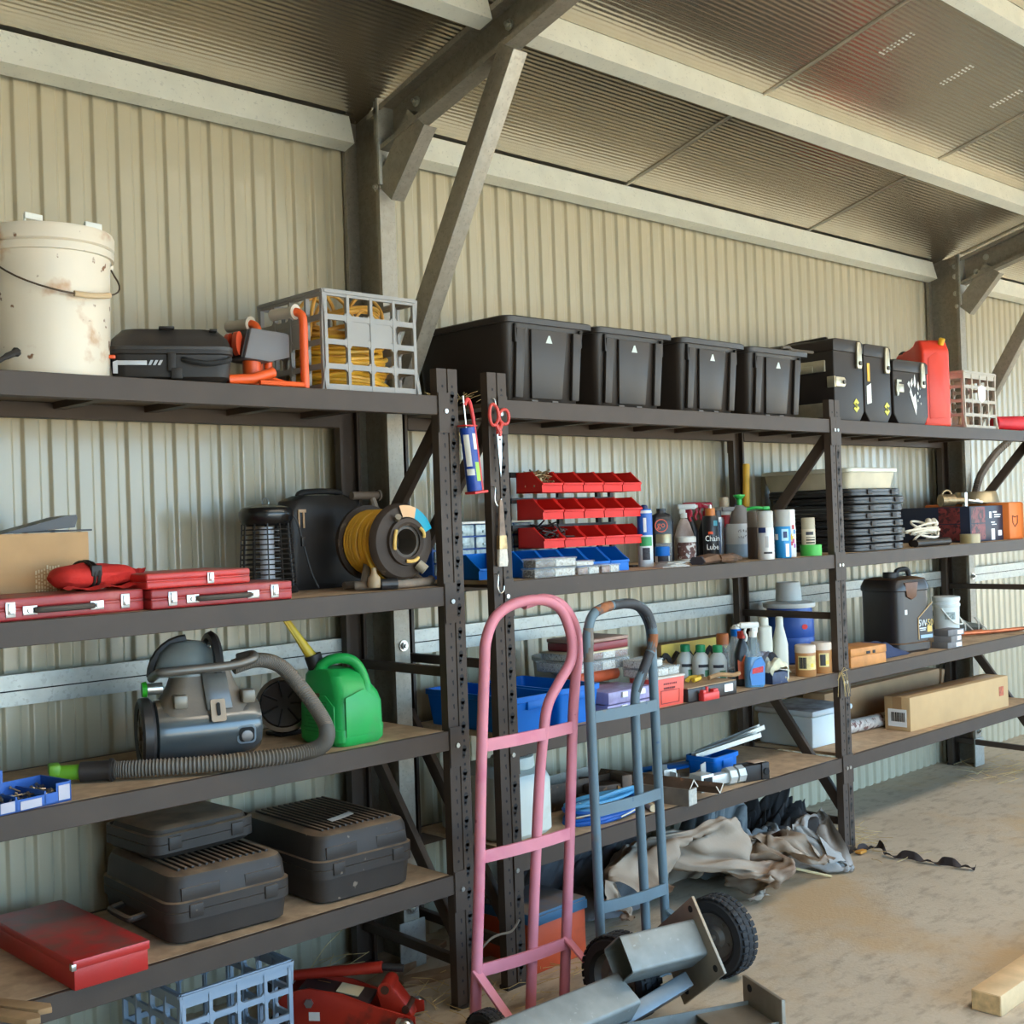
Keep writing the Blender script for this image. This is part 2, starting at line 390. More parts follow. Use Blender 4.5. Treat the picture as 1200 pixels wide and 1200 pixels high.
def frame_braces(parent, x, D=.55):
    for nm, y0, z0, y1, z1 in (('diagonal_brace', .035, 1.845, D-.035, 1.29), ('horizontal_brace', .03, 1.045, D-.03, 1.045), ('diagonal_brace', D-.035, .85, .035, .20), ('horizontal_brace', .03, .135, D-.03, .145)):
        a = V((x, y0, z0)); c = V((x, y1, z1)); d = c-a
        b = MB(); w = .046 if nm[0] == 'd' else .03
        b.box((0, 0, 0), (.024, w, d.length), .002); b.bm.transform(M.Translation((a+c)/2) @ d.to_track_quat('Z', 'X').to_matrix().to_4x4() @ M.Rotation(pi/2, 4, 'Z'))
        b.build(nm, PAINT, parent)
def shelf(parent, x0, x1, zs, D=.55, bars=True):
    for z in zs:
        for y in (0, D):
            s = 1 if y == 0 else -1
            b = MB(); b.prism([(s*q[0], q[1]) for q in ((0, 0), (.035, 0), (.035, .045), (.016, .045), (.016, .06), (0, .06))], x1-x0, M.Translation((x0, y, z-.06)) @ rotm(pi/2, 0, pi/2), bev=.0015, seg=1)
            b.b2((x0-.0, y-s*.003, z-.075), (x0+.045, y+s*.002, z+.012)) if False else None
            b.build('beam', PAINT, parent)
        for x in (x0, x1):
            s = 1 if x == x0 else -1
            for y in (-.002, D+.002):
                q = -1 if y < 0 else 1
                b = MB(); b.b2((x-s*.042, y, z-.115), (x-s*.001, y+q*.003, z+.01)); b.build('beam_end_plate', PAINT, parent)
                b = MB(); bb = V((x-s*.03, y+q*.003, z-.048)); b.cyl(bb, bb+V((0, q*.004, 0)), .0075, 10, ZINC); b.build('lock_pin', ZINC, parent)
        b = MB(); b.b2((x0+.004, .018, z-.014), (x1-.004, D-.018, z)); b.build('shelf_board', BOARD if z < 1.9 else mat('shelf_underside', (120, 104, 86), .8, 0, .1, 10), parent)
        if bars:
            n = 7
            for k in range(n):
                x = x0+(x1-x0)*(k+.5)/n
                b = MB(); b.b2((x-.02, .03, z-.034), (x+.02, D-.03, z-.0145)); b.build('crossbar', PAINT, parent)
        
rl = thing('shelving_rack', 'dark grey steel shelving rack on the left holding the milk crate and vacuum cleaner', 'shelving', (0, 0, 0))
LX0 = -1.96
for x in (LX0-.0845, 0): upright(rl, x, 0); upright(rl, x, .55, False); frame_braces(rl, x+.042)
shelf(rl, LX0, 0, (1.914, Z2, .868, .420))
rr = thing('shelving_rack', 'long dark grey two-bay steel shelving rack on the right under the black tubs', 'shelving', (0, 0, 0))
for x in (.2138, 2.258, 4.303): upright(rr, x, 0); upright(rr, x, .55, False); frame_braces(rr, x+.042)
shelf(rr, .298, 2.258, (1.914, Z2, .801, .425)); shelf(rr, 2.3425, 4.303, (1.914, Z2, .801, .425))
# ================================================================ helpers for goods
def rsec(w, d, r, z, n=4, cx=0, cy=0): return [(x, y, z) for x, y in rrect(w, d, min(r, w/2-.001, d/2-.001), n, cx, cy)]
def rbody(b, secs, m=None, n=4):
    """stack of rounded rectangles (w, d, r, z[, cx, cy])"""
    b.loft([rsec(s[0], s[1], s[2], s[3], n, *(s[4:] if len(s) > 4 else ())) for s in secs], m); return b
def milk_crate(name, label, loc, rz, w, d, h, m, rows=(1, 1, 1, 1), cols=4, cat='crate', panel=True):
    t = thing(name, label, cat, loc, rz); th = .006; band = h*.12
    def wall(L, nm, mx):
        b = MB(); pw = L/cols; bw = .0085
        b.box((0, 0, h-.004), (L, th*3.2, .008)); b.box((0, 0, h-band/2), (L, th*.6, band)) if not panel else None
        z0 = .012; rows_z = [.0, .245, .49, .735, 1.0]
        for k, q in enumerate(rows_z): b.box((0, 0, max(.010, min(h-.006, h*q))), (L, th*1.5, .016 if 0 < k < 4 else .02))
        for i in range(cols+1):
            x = -L/2+pw*i
            b.box((max(-L/2+.006, min(L/2-.006, x)), 0, h/2), (.010, th*1.8, h))
            if 0 < i < cols: b.box((x, th*.9, h/2), (.004, th*1.6, h))
        for i in range(cols):      # rounded corners of the windows
            for k in range(4):
                xa, xb, za, zb = -L/2+pw*i+.006, -L/2+pw*(i+1)-.006, h*rows_z[k]+.008, h*rows_z[k+1]-.008
                for sx, X in ((1, xa), (-1, xb)):
                    for sz, Z in ((1, za), (-1, zb)):
                        b._add([(X, -th*.7, Z), (X+sx*.008, -th*.7, Z), (X, -th*.7, Z+sz*.008), (X, th*.7, Z), (X+sx*.008, th*.7, Z), (X, th*.7, Z+sz*.008)], [(0, 1, 2), (3, 5, 4), (1, 4, 5, 2)])
        if panel: b.box((0, 0, h*.61), (pw*2 if cols == 4 else pw*1.6, th*.9, h*.245))
        for sx in (-1, 1):          # flared feet
            b.prism([(sx*L/2, 0), (sx*(L/2+.014), 0), (sx*(L/2+.001), h*.24), (sx*L/2, h*.24)], .012, M.Translation((0, .006, 0)) @ rotm(pi/2, 0, 0))
            b.prism([(sx*L/2, h), (sx*(L/2+.008), h), (sx*(L/2+.001), h*.78), (sx*L/2, h*.78)], .012, M.Translation((0, .006, 0)) @ rotm(pi/2, 0, 0))
        b.bm.transform(mx); return b.build('side_wall', m, t)
    wall(w, 'f', M.Translation((0, -d/2, 0))); wall(w, 'k', M.Translation((0, d/2, 0)) @ M.Rotation(pi, 4, 'Z'))
    wall(d, 'l', M.Translation((-w/2, 0, 0)) @ M.Rotation(-pi/2, 4, 'Z')); wall(d, 'r', M.Translation((w/2, 0, 0)) @ M.Rotation(pi/2, 4, 'Z'))
    b = MB()
    for i in range(9): b.box((-w/2+w*(i+.5)/9, 0, .006), (.010, d-.012, .010)); b.box((0, -d/2+d*(i+.5)/9, .006), (w-.012, .010, .008))
    b.build('base', m, t); return t
def loopcord(rx, ry, z, turns, jit, r, m, name, seed=1, zr=.1, npt=26):
    R = random.Random(seed); pts = []; turns = max(3, int(turns*.72)) if name == 'coil' else turns; r = r*1.3 if name == 'coil' else r
    n = turns*npt; px = py = 0
    for i in range(n):
        if i % npt == 0: fx, fy, ox, oy, tz = R.uniform(1-jit, 1), R.uniform(1-jit, 1), R.uniform(-1, 1)*jit*.3, R.uniform(-1, 1)*jit*.3, R.uniform(-1, 1)*.04
        a = 2*pi*i/npt
        pts.append((rx*fx*cos(a)+ox*rx, ry*fy*sin(a)+oy*ry, z+zr*i/n+tz*sin(a+turns)))
    b = MB(); b.tube(smooth(pts, 2), r, 6, m); return b
def latch(parent, x, y, z, s=1, m=None):
    b = MB(); b.box((x, y-.002, z), (.024*s, .004, .036*s), .001); b.box((x, y-.006, z+.002), (.014*s, .006, .026*s), .0015); b.box((x, y-.010, z-.006*s), (.010*s, .006, .008*s), .001)
    return b.build('latch', m or STEEL, parent)
def strip_handle(parent, x, y, z, L, m, plates=STEEL):
    b = MB(); b.tube(smooth([(x-L/2, y-.006, z), (x-L/2+.02, y-.016, z), (x, y-.019, z), (x+L/2-.02, y-.016, z), (x+L/2, y-.006, z)], 4), .0075, 8); o = b.build('handle', m, parent)
    for s in (-1, 1):
        b = MB(); b.box((x+s*(L/2+.012), y-.002, z), (.036, .004, .022), .001); b.cyl((x+s*(L/2+.014), y-.003, z), (x+s*(L/2+.014), y-.010, z), .006, 10); b.build('handle_plate', plates, o)
def blow_case(name, label, loc, rz, w, d, h, m, ribs=12, seam=.5, handle='front', lean=0, group=None):
    t = thing(name, label, 'tool case', loc, rz, group)
    hs = h*seam; r = min(w, d)*.13
    b = MB(); rbody(b, [(w-.05, d-.05, r, .0), (w-.024, d-.024, r, .008), (w-.012, d-.012, r, hs-.028), (w, d, r, hs-.026), (w, d, r, hs-.001)])
    pass
    b.build('base_shell', m, t)
    b = MB(); rbody(b, [(w, d, r, hs+.001), (w, d, r, hs+.024), (w-.014, d-.014, r, hs+.027), (w-.022, d-.022, r, h-.026), (w-.036, d-.036, r, h-.008), (w-.07, d-.07, r*.8, h-.001)])
    for k in range(ribs):
        x = -w/2+.055+(w-.11)*k/(ribs-1)
        b.box((x, 0, h+.001), ((w-.1)/ribs*.45, d-.11, .009), .002)
    for k in range(2): b.box(((k-.5)*w*.5, -d/2+.010, hs+(h-hs)*.45), (w*.30, .006, (h-hs)*.35), .002)
    b.build('lid', m, t)
    if handle == 'left':
        b = MB(); x = -w/2; b.tube(smooth([(x+.01, -.07, hs-.03), (x-.03, -.068, hs-.035), (x-.04, -.05, hs-.036), (x-.04, .05, hs-.036), (x-.03, .068, hs-.035), (x+.01, .07, hs-.03)], 4), .009, 8); b.build('handle', m, t)
    for s in (-1, 1):
        b = MB(); b.box((s*w*.3, -d/2-.001, hs), (.04, .008, .036), .003); b.build('latch', m, t)
    return t
# ================================================================ top shelf, left bay
t = thing('bucket', 'large dirty white bucket with a lid and wire handle on the top shelf', 'bucket', (-1.142, .20, ZT))
DWHITE = mat('dirty_white', (226, 212, 190), .45, 0, .05, 4, .03, 200, dirt=(190, 140, 94), damt=.40, ds=9, speck=(130, 88, 58), sps=30, samt=.67)
b = MB(); b.lathe([(.140, 0), (.148, .004), (.156, .30), (.158, .315), (.166, .316), (.167, .334), (.160, .336), (.160, .352), (.156, .356), (.150, .35), (.142, .01), (.0, .008)], 40); b.build('pail', DWHITE, t)
b = MB(); b.lathe([(.163, .338), (.168, .342), (.169, .372), (.165, .380), (.155, .382), (.150, .376), (.06, .374), (0, .374)], 40); o = b.build('lid', DWHITE, t)
for a, rr in ((-2.2, 0), (1.9, .3), (-.9, 0)):
    b = MB(); b.box((.13*cos(a), .13*sin(a), .398), (.05, .008, .016), .002, rot=M.Rotation(.2, 4, 'Z')); b.cyl((.13*cos(a)-.022, .13*sin(a), .374), (.13*cos(a)-.022, .13*sin(a), .40), .004, 6); b.build('lid_tab', WHITEP, o)
b = MB(); w_ = []
for i in range(21):
    a = -pi*.88+(pi*.95)*i/20-.22; k = sin(pi*i/20); w_.append(((.172+.012*k)*cos(a), (.172+.012*k)*sin(a), .318-.118*k**.8))
b.tube(w_, .0024, 6); hd = b.build('wire_handle', mat('rusty_wire', (96, 78, 62), .6, .6), t)
b = MB(); b.tube(w_[9:14], .0075, 8); b.build('grip', mat('old_grip', (206, 176, 136), .6), hd)
b = MB()
for q in (w_[0], w_[-1]): b.cyl((q[0]*.96, q[1]*.96, q[2]), (q[0]*1.03, q[1]*1.03, q[2]), .012, 10)
b.build('handle_ear', DWHITE, t)
b = MB(); b.tube(smooth([(-.10, 0, .0), (-.05, 0, .012), (-.01, -.01, .018), (.02, 0, .034), (.045, .01, .046), (.05, .015, .05)], 4), [.006]*12+[.008]*4+[.011, .012, .011, .008, .004], 8)
o = b.build('cable_end', BLKP); o.location = (-1.345, .02, ZT); tag(o, 'black curved end of a cable at the left edge of the top shelf', 'cable')
# black tank bag
t = thing('hard_case', 'small black hard travel case with a loop handle and grey stripes, beside the white bucket', 'case', (-.835, .135, ZT), rad(-27))
b = MB(); rbody(b, [(.27, .19, .03, .0), (.30, .215, .035, .012), (.315, .225, .04, .07), (.322, .232, .04, .073), (.322, .232, .04, .083)]); b.build('base_shell', BLKP, t)
b = MB(); rbody(b, [(.322, .232, .04, .0835), (.322, .232, .04, .092), (.312, .222, .04, .095), (.30, .205, .05, .118), (.255, .165, .05, .142), (.15, .09, .04, .147)]); lid = b.build('lid', mat('case_brown_black', (52, 46, 42), .45, 0, .1, 8, .15, 260), t)
b = MB(); b.box((-.01, -.02, .142), (.04, .19, .006), .002); b.box((.11, -.02, .137), (.02, .18, .006), .002); b.build('lid_strap', BLKP, lid)
b = MB(); b.prism(rrect(.062, .034, .006), .003, M.Translation((.055, -.083, .129)) @ rotm(rad(40), 0, 0)); o = b.build('maker_plate', mat('plate_grey', (186, 184, 178), .4), lid)
text('lettering', 'XIKE', .013, lid, (.055, -.0845, .1318), rx=rad(40), m=INK) if False else None
b = MB(); b.tube(smooth([(.03, -.113, .058), (.045, -.128, .052), (.09, -.134, .044), (.14, -.124, .052), (.15, -.108, .06)], 5), .0075, 8); b.build('handle', RUBBER, t)
b = MB(); b.box((.0, -.115, .05), (.022, .012, .05), .003); b.box((.012, -.117, .02), (.03, .01, .03), .003); b.build('latch', BLKP, t)
b = MB()
b.box((-.10, -.1135, .048), (.075, .003, .012), .001)
for k in range(3): b.prism([(0, 0), (.007, 0), (.014, .013), (.007, .013)], .003, M.Translation((-.06+k*.012, -.113, .042)) @ rotm(pi/2, 0, 0))
b.prism([(0, 0), (.012, 0), (.012, .035), (0, .03)], .003, M.Translation((-.148, -.112, .02)) @ rotm(pi/2, 0, 0)); b.build('stripe', mat('reflective_grey', (188, 188, 190), .35), t)
b = MB(); b.box((-.150, -.107, .064), (.018, .012, .010), .002); b.build('reflector', mat('orange_reflector', (232, 92, 44), .3), t)
# orange tube tool
ORP = mat('orange_paint', (236, 92, 34), .4, 0, .08, 14)
t = thing('tube_frame_tool', 'orange tube framed tool with two grey foam grips beside the yellow cord crate', 'tool', (-.55, .09, ZT))
GH = mat('grey_housing', (104, 100, 100), .5, 0, .06, 10); FO = mat('foam_grip', (112, 98, 84), .9, 0, .12, 60, .3, 200)
for (x, y, zt, zb) in ((.083, -.055, .226, .0), (.02, .085, .205, .04)):
    b = MB(); b.tube(smooth([(x, y, zb), (x, y, zt*.5), (x, y, zt-.03), (x-.004, y+.012, zt-.006), (x-.012, y+.035, zt)], 5), .0125, 12); p_ = b.build('tube_arm', ORP, t)
    b = MB(); b.cyl((x-.010, y+.026, zt-.001), (x-.028, y+.115, zt+.0), .0165, 14); b.cyl((x-.009, y+.022, zt-.001), (x-.011, y+.03, zt), .022, 14, mat('grip_ring', (196, 184, 166), .5)); b.build('grip', FO, p_)
b = MB(); b.prism([(-.075, .082), (-.05, .168), (.06, .162), (.075, .158), (.075, .092), (.01, .075)], .10, M.Translation((-.02, .075, 0)) @ rotm(pi/2, 0, 0), bev=.004); b.build('housing', GH, t)
b = MB(); b.loft([[(x-.095+q*.035, y*.9-.018+.045, z) for x, y, z in ((-.005+.03*0, -.045, .085), (-.005, .045, .085), (.018, .045, .165), (.018, -.045, .165))] for q in (0, 1)]); b.build('housing_mouth', BLKP, t)
b = MB()
for k in range(2): b.lathe([(.012, -.008), (.034, -.010), (.034, .010), (.012, .008)], 18, M.Translation((-.098, .006+k*.045, .125)) @ M.Scale(.5, 4, (1, 0, 0)) @ rotm(pi/2, 0, .25))
b.build('reel', mat('orange_reel', (206, 74, 40), .5), t)
b = MB(); b.cyl((-.045, .02, .03), (-.045, .02, .08), .026, 14); b.cyl((.01, .02, .02), (.01, .02, .08), .012, 12)
b.tube([(-.16, -.04, .014), (-.09, -.055, .02), (-.02, -.05, .042)], .015, 10); b.tube([(-.17, .0, .01), (-.1, -.02, .016), (-.02, .0, .03)], .009, 8)
b.tube([(-.02, -.02, .03), (.04, -.05, .010), (.075, -.07, .008)], .007, 8); b.tube([(-.08, -.075, .008), (.0, -.085, .008), (.06, -.08, .008)], .0075, 8); b.tube([(-.06, .03, .012), (.05, .02, .012), (.11, .04, .012)], .007, 8)
b.build('foot_tubes', ORP, t)
# crate of cords
GRC = mat('grey_crate', (150, 146, 141), .5, 0, .05, 10, .03, 200)
milk_crate('milk_crate', 'grey milk crate full of yellow extension cord on the top shelf', (-.222, .205, ZT), 0, .345, .335, .295, GRC)
t = thing('extension_cord', 'yellow extension cord coiled inside the grey milk crate', 'cord', (-.222, .205, ZT+.016))
for k, (rx, ry, z, tn, j, s) in enumerate(((.152, .146, .005, 16, .16, 3), (.150, .146, .075, 14, .2, 4), (.148, .140, .15, 9, .3, 9), (.125, .115, .045, 10, .25, 12))):
    loopcord(rx, ry, z, tn, j, .0055, YELCORD if k < 2 else mat('ochre_cord', (206, 150, 62), .5, 0, .1, 20), 'coil', s, .07, 20).build('coil', YELCORD if k != 2 else MATS['ochre_cord'], t)
b = MB()
for (a, c, h, dy) in ((-.14, -.03, .302, -.05), (-.05, .12, .318, .05), (.0, .15, .305, -.06), (-.1, .07, .31, .09)):
    b.tube(smooth([(a, dy, .16), (a*.9+.0, dy, .25), ((a+c)/2, dy+.02, h), (c, dy+.03, .26), (c, dy+.03, .16)], 7), .0058, 7)
b.tube(smooth([(-.07, -.135, .25), (-.06, -.13, .17), (-.03, -.12, .2), (.0, -.13, .24), (.05, -.13, .22), (.12, -.12, .19)], 5), .0055, 7)
b.build('loose_loop', MATS['ochre_cord'], t)
# ================================================================ second shelf, left bay
CB = thing('cardboard_box', 'tan cardboard box standing behind the red case at the left edge', 'box', (-1.235, .36, Z2))
b = MB(); b.box((0, 0, .104), (.40, .24, .208), .002); b.build('carton', CARD, CB)
b = MB(); R = random.Random(5)
for k in range(9):
    z = 0; 
    while z < .062:
        l = R.uniform(.004, .011); b.box((.055+k*.0075, -.1206, .052+z+l/2), (.004, .001, l)); z += l+R.uniform(.002, .005)
b.build('printed_marks', mat('faded_print', (222, 200, 160), .8), CB)
b = MB(); b.loft([[(x, y, z+dz) for x, z, dz in ((-.12, .0, 0), (-.03, .022, 0), (.05, .042, 0), (.085, .046, 0), (.088, .036, 0), (.08, .012, 0), (-.03, .004, 0))] for y in (-.05, .05)]); b.box((.04, -.01, .004), (.20, .03, .005), .001)
o = b.build('plastic_guard', mat('dark_guard', (52, 48, 46), .4, 0, .1, 12)); o.location = (-1.12, .36, Z2+.209); tag(o, 'dark curved plastic guard lying on the tan cardboard box', 'guard')
CRED = mat('case_red', (160, 42, 42), .42, 0, .14, 7, .08, 120, dirt=(176, 78, 70), damt=.44, ds=9, dust=.5, dustcol=(140, 92, 84))
CRED2 = mat('case_red_bright', (200, 48, 42), .42, 0, .12, 7, .08, 120, dirt=(176, 60, 54), damt=.45, ds=9, dust=.4, dustcol=(168, 104, 92))
BR = mat('handle_brown', (70, 62, 54), .5)
def metal_case(label, loc, rz, w, d, h, m, latches=(), handle=None, name='tool_case'):
    t = thing(name, label, 'tool case', loc, rz)
    b = MB(); b.b2((-w/2, -d/2, 0), (w/2, d/2, h*.5), .006, seg=3); b.build('base', m, t)
    b = MB(); b.b2((-w/2, -d/2, h*.52), (w/2, d/2, h), .006, seg=3); b.b2((-w/2+.002, -d/2+.002, h*.48), (w/2-.002, d/2-.002, h*.54), m=m); b.build('lid', m, t)
    for x in latches: latch(t, x, -d/2, h*.5, min(1, h/.05))
    if handle: strip_handle(t, handle[0], -d/2, h*.42, handle[1], BR)
    return t
metal_case('dusty maroon metal tool case at the left end of the second shelf', (-1.215, .16, Z2), rad(4), .44, .28, .056, CRED, (-.135, .165), (.0, .15))
metal_case('wide red metal tool case, lower of two beside the bug zapper', (-.765, .14, Z2), 0, .43, .26, .052, CRED, (-.155, .155), (-.005, .16))
metal_case('narrow bright red case lying on top of the wide red tool case', (-.835, .13, Z2+.053), rad(2), .315, .22, .041, CRED2, (.03,))
# red roll with strap
CLR = mat('red_canvas', (206, 44, 34), .8, 0, .12, 14, .4, 90)
t = thing('canvas_roll', 'red canvas tool roll with a black strap lying on the maroon case', 'tool roll', (-1.075, .14, Z2+.057), rad(6))
b = MB()
def rollf(u, v):
    x = (v-.5)*.235; a = 2*pi*u; r = (1+.14*mnoise.noise((cos(a)*2, sin(a)*2, x*22)))*max(.06, 1-abs(2*v-1)**9); fl = 1-.25*abs(v-.42)*2
    return (x, .055*r*cos(a)*(1.05), .036+.034*r*fl*sin(a))
b.grid(rollf, 28, 26, closed_u=True)
b.grid(lambda u, v: (-.12+.24*u, -.062-.030*v+.01*sin(u*9), .012-.006*v+.004*sin(u*17)), 14, 5); b.grid(lambda u, v: ((v-.5)*.02+.125+.012*sin(u*9), -.03+.06*u, .03+.02*sin(u*7+v)), 10, 4)
b.build('roll', CLR, t)
b = MB(); b.tube([(-.028, .062*cos(a), .036+.038*sin(a)) for a in [2*pi*k/18 for k in range(18)]], .004, 6, closed=True); b.tube([(-.016, .062*cos(a), .036+.038*sin(a)) for a in [2*pi*k/18 for k in range(18)]], .005, 6, closed=True); b.box((-.022, -.056, .05), (.03, .012, .028), .003); b.build('strap', BLKP, t)
t = thing('cloth_bag', 'folded red cloth bag lying behind the two red cases', 'bag', (-.94, .30, Z2))
b = MB(); b.grid(lambda u, v: (-.12+.24*u, -.05+.10*v, .085*(1-(2*v-1)**4)*(1-.6*(2*u-1)**6)+.006*mnoise.noise((u*6, v*6, 1))), 18, 12); b.b2((-.12, -.05, 0), (.12, .05, .004)); b.build('cloth', CLR, t)
# bug zapper
t = thing('bug_zapper', 'round black caged insect zapper lantern standing behind the red cases', 'lantern', (-.415, .345, Z2))
b = MB(); b.lathe([(.0, .21), (.066, .208), (.080, .222), (.083, .240), (.083, .252), (.074, .264), (.03, .274), (0, .276)], 30); b.build('cap', mat('gloss_black', (26, 24, 23), .25, 0, .1, 10), t)
b = MB(); b.lathe([(.09, .0), (.092, .006), (.084, .022), (.03, .026), (0, .026)], 30); b.build('base', BLKP, t)
b = MB()
for k in range(12): z = .03+k*.0152; b.lathe([(.074+.012*(1-z/.22)+.0022*cos(a), z+.0022*sin(a)) for a in [2*pi*q/5 for q in range(6)]], 28, cap=False)
for k in range(12): a = 2*pi*k/12; b.cyl((.086*cos(a), .086*sin(a), .02), (.074*cos(a), .074*sin(a), .215), .0024, 5)
b.build('cage', BLKP, t)
b = MB(); b.cyl((0, 0, .03), (0, 0, .205), .022, 16); 
for k in range(16): b.lathe([(.040, .035+k*.0105), (.041, .0365+k*.0105)], 20, cap=False)
b.build('tube', mat('zapper_tube', (206, 208, 214), .25), t)
b = MB(); b.tube(smooth([(.06, -.03, .255), (.085, -.04, .22), (.1, -.05, .15), (.12, -.06, .06), (.135, -.075, .01)], 5), .003, 6); b.box((.098, -.052, .155), (.014, .010, .03), .002); b.build('power_cord', BLKP, t)
b = MB(); b.tube([(.012*cos(a), 0, .282+.012*sin(a)) for a in [2*pi*k/12 for k in range(12)]], .002, 5, closed=True); b.build('hanging_loop', STEEL, t)
# black upright case behind the reel
t = thing('power_tool_case', 'tall black moulded case standing behind the yellow cord reel', 'case', (-.165, .42, Z2))
b = MB(); rbody(b, [(.30, .10, .03, 0), (.31, .11, .03, .02), (.31, .11, .04, .24), (.28, .10, .04, .285), (.18, .085, .03, .302)]); b.build('shell', BLKP, t)
b = MB()
for dx in (-.06, .0): b.box((-.10+dx*.3, -.057, .225), (.006, .006, .055), .001)
b.box((-.105, -.057, .252), (.03, .005, .01), .001); b.build('latch', mat('tan_latch', (190, 150, 110), .5), t)
b = MB(); b.tube(smooth([(-.08, 0, .285), (-.07, -.01, .312), (.07, -.01, .312), (.08, 0, .285)], 5), .010, 8); b.build('handle', BLKP, t)
# cord reel
DK_KNOB = mat('reel_knob', (140, 126, 106), .5)
RB = mat('reel_black', (62, 50, 41), .6, 0, .2, 10, .06, 200, speck=(110, 94, 76), sps=22, samt=.68, spec=.3)
t = thing('cable_reel', 'black cable reel wound with yellow cord, teal stickers on its outer disc', 'reel', (-.127, .13, Z2))
RC = M.Translation((0, 0, .145)) @ rotm(pi/2, 0, 0) @ M.Scale(1.35, 4, (0, 0, 1))
b = MB(); b.lathe([(.054, .082), (.108, .074), (.116, .066), (.119, .058), (.116, .054), (.054, .06)], 40, RC, cap=False); b.lathe([(.054, .080), (.050, .086), (.060, .090), (.072, .088), (.074, .08)], 30, RC, cap=False); d_ = b.build('outer_disc', RB, t)
b = MB(); b.lathe([(.03, -.085), (.108, -.080), (.118, -.068), (.118, -.058), (.03, -.062)], 40, RC); b.build('inner_disc', RB, t)
b = MB(); b.lathe([(.056, -.07), (.056, .08), (.040, .082), (.036, .02), (.0, .018)], 26, RC, cap=False); b.build('hub', mat('hub_brown', (78, 68, 58), .55, 0, .2, 20), t)
b = MB()
for L_, n_ in ((.097, 11), (.086, 9)):
    for k in range(n_):
        y = .075-.148*(k+.5)/n_; tl = random.uniform(-.14, .14)
        b.tube([(L_*cos(a), -y+tl*L_*cos(a)*.4, .145+L_*sin(a)) for a in [2*pi*q/26 for q in range(26)]], .0066, 7, closed=True)
b.tube(smooth([(-.03, -.02, .238), (-.09, -.03, .19), (-.10, -.04, .12), (-.095, -.06, .07)], 6), .0048, 7); b.tube(smooth([(-.06, -.02, .06), (-.04, -.05, .03), (.0, -.07, .02), (.03, -.05, .03)], 6), .005, 7)
b.build('cord', YELCORD, t)
b = MB(); b.lathe([(.0, 0), (.018, .0), (.021, .008), (.019, .03), (.009, .042), (.007, .06), (0, .06)], 16, M.Translation((-.094, -.066, .010))); b.build('plug', mat('plug_cream', (168, 144, 112), .5, 0, .15, 20), t)
TEAL = mat('teal_sticker', (0, 150, 176), .45); PEACH = mat('peach_sticker', (226, 176, 128), .45)
def arc_sticker(r0, r1, a0, a1, y, m, nm):
    b = MB(); n = 12; vv = []
    for i in range(n+1):
        a = a0+(a1-a0)*i/n
        for r in (r0, r1): vv.append((r*cos(a), y if not isinstance(y, tuple) else y[0 if r == r0 else 1], .145+r*sin(a)))
    b._add(vv, [(2*i, 2*i+1, 2*i+3, 2*i+2) for i in range(n)]); return b.build(nm, m, d_)
arc_sticker(.076, .112, .35, 1.15, (-.1150, -.1060), TEAL, 'sticker'); arc_sticker(.076, .112, 1.15, 1.75, (-.1150, -.1060), PEACH, 'sticker')
b = MB(); vv = [(.0425*cos(a), -y, .145+.0425*sin(a)) for a in [pi*(1.0+.45*q/6)-.5 for q in range(7)] for y in (.03, .104)]; b._add(vv, [(2*i, 2*i+1, 2*i+3, 2*i+2) for i in range(6)]); b.build('sticker', TEAL, d_)
b = MB()
for a0, a1 in ((2.5, 3.5), (.2, .75), (4.5, 5.3)): b.tube([(.060*cos(a), -.124-.006*sin(pi*i/7), .145+.060*sin(a)) for i, a in enumerate([a0+(a1-a0)*q/7 for q in range(8)])], .0055, 7)
b.build('socket_lead', mat('pale_cord', (222, 180, 96), .5), t)
b = MB(); b.cyl((-.035, -.114, .215), (-.042, -.128, .222), .010, 8); b.build('reel_knob', DK_KNOB, t); b = MB(); b.cyl((.04, -.114, .075), (.055, -.130, .055), .016, 12); b.build('tail_plug', mat('tail_plug', (150, 138, 118), .5), t)
DG = mat('grimy_grey', (128, 112, 96), .7, 0, .2, 30, .3, 120)
b = MB(); b.tube(smooth([(-.125, -.01, .016), (-.05, -.07, .016), (.03, -.075, .016), (.13, -.055, .016), (.15, -.04, .02)], 5), .014, 10); b.tube([(-.10, .08, .014), (.12, .08, .014)], .012, 8); b.tube(smooth([(-.10, -.02, .016), (-.07, .0, .075), (-.03, .06, .10)], 4), .012, 8); b.tube(smooth([(.12, -.03, .02), (.10, .085, .1), (.05, .12, .29)], 4), .011, 8); b.build('stand', DG, t)
b = MB(); b.cyl((-.03, .12, .295), (.075, .12, .295), .013, 14); b.cyl((.072, .12, .295), (.080, .12, .295), .018, 14); b.build('carry_grip', mat('grip_brown', (92, 76, 62), .7), t)
b = MB(); b.lathe([(0, 0), (.017, 0), (.017, .05), (0, .05)], 14, M.Translation((-.075, -.075, .018)) @ rotm(0, pi/2, -.5)); b.build('foot_cap', mat('foot_black', (44, 44, 46), .3, 0), t)
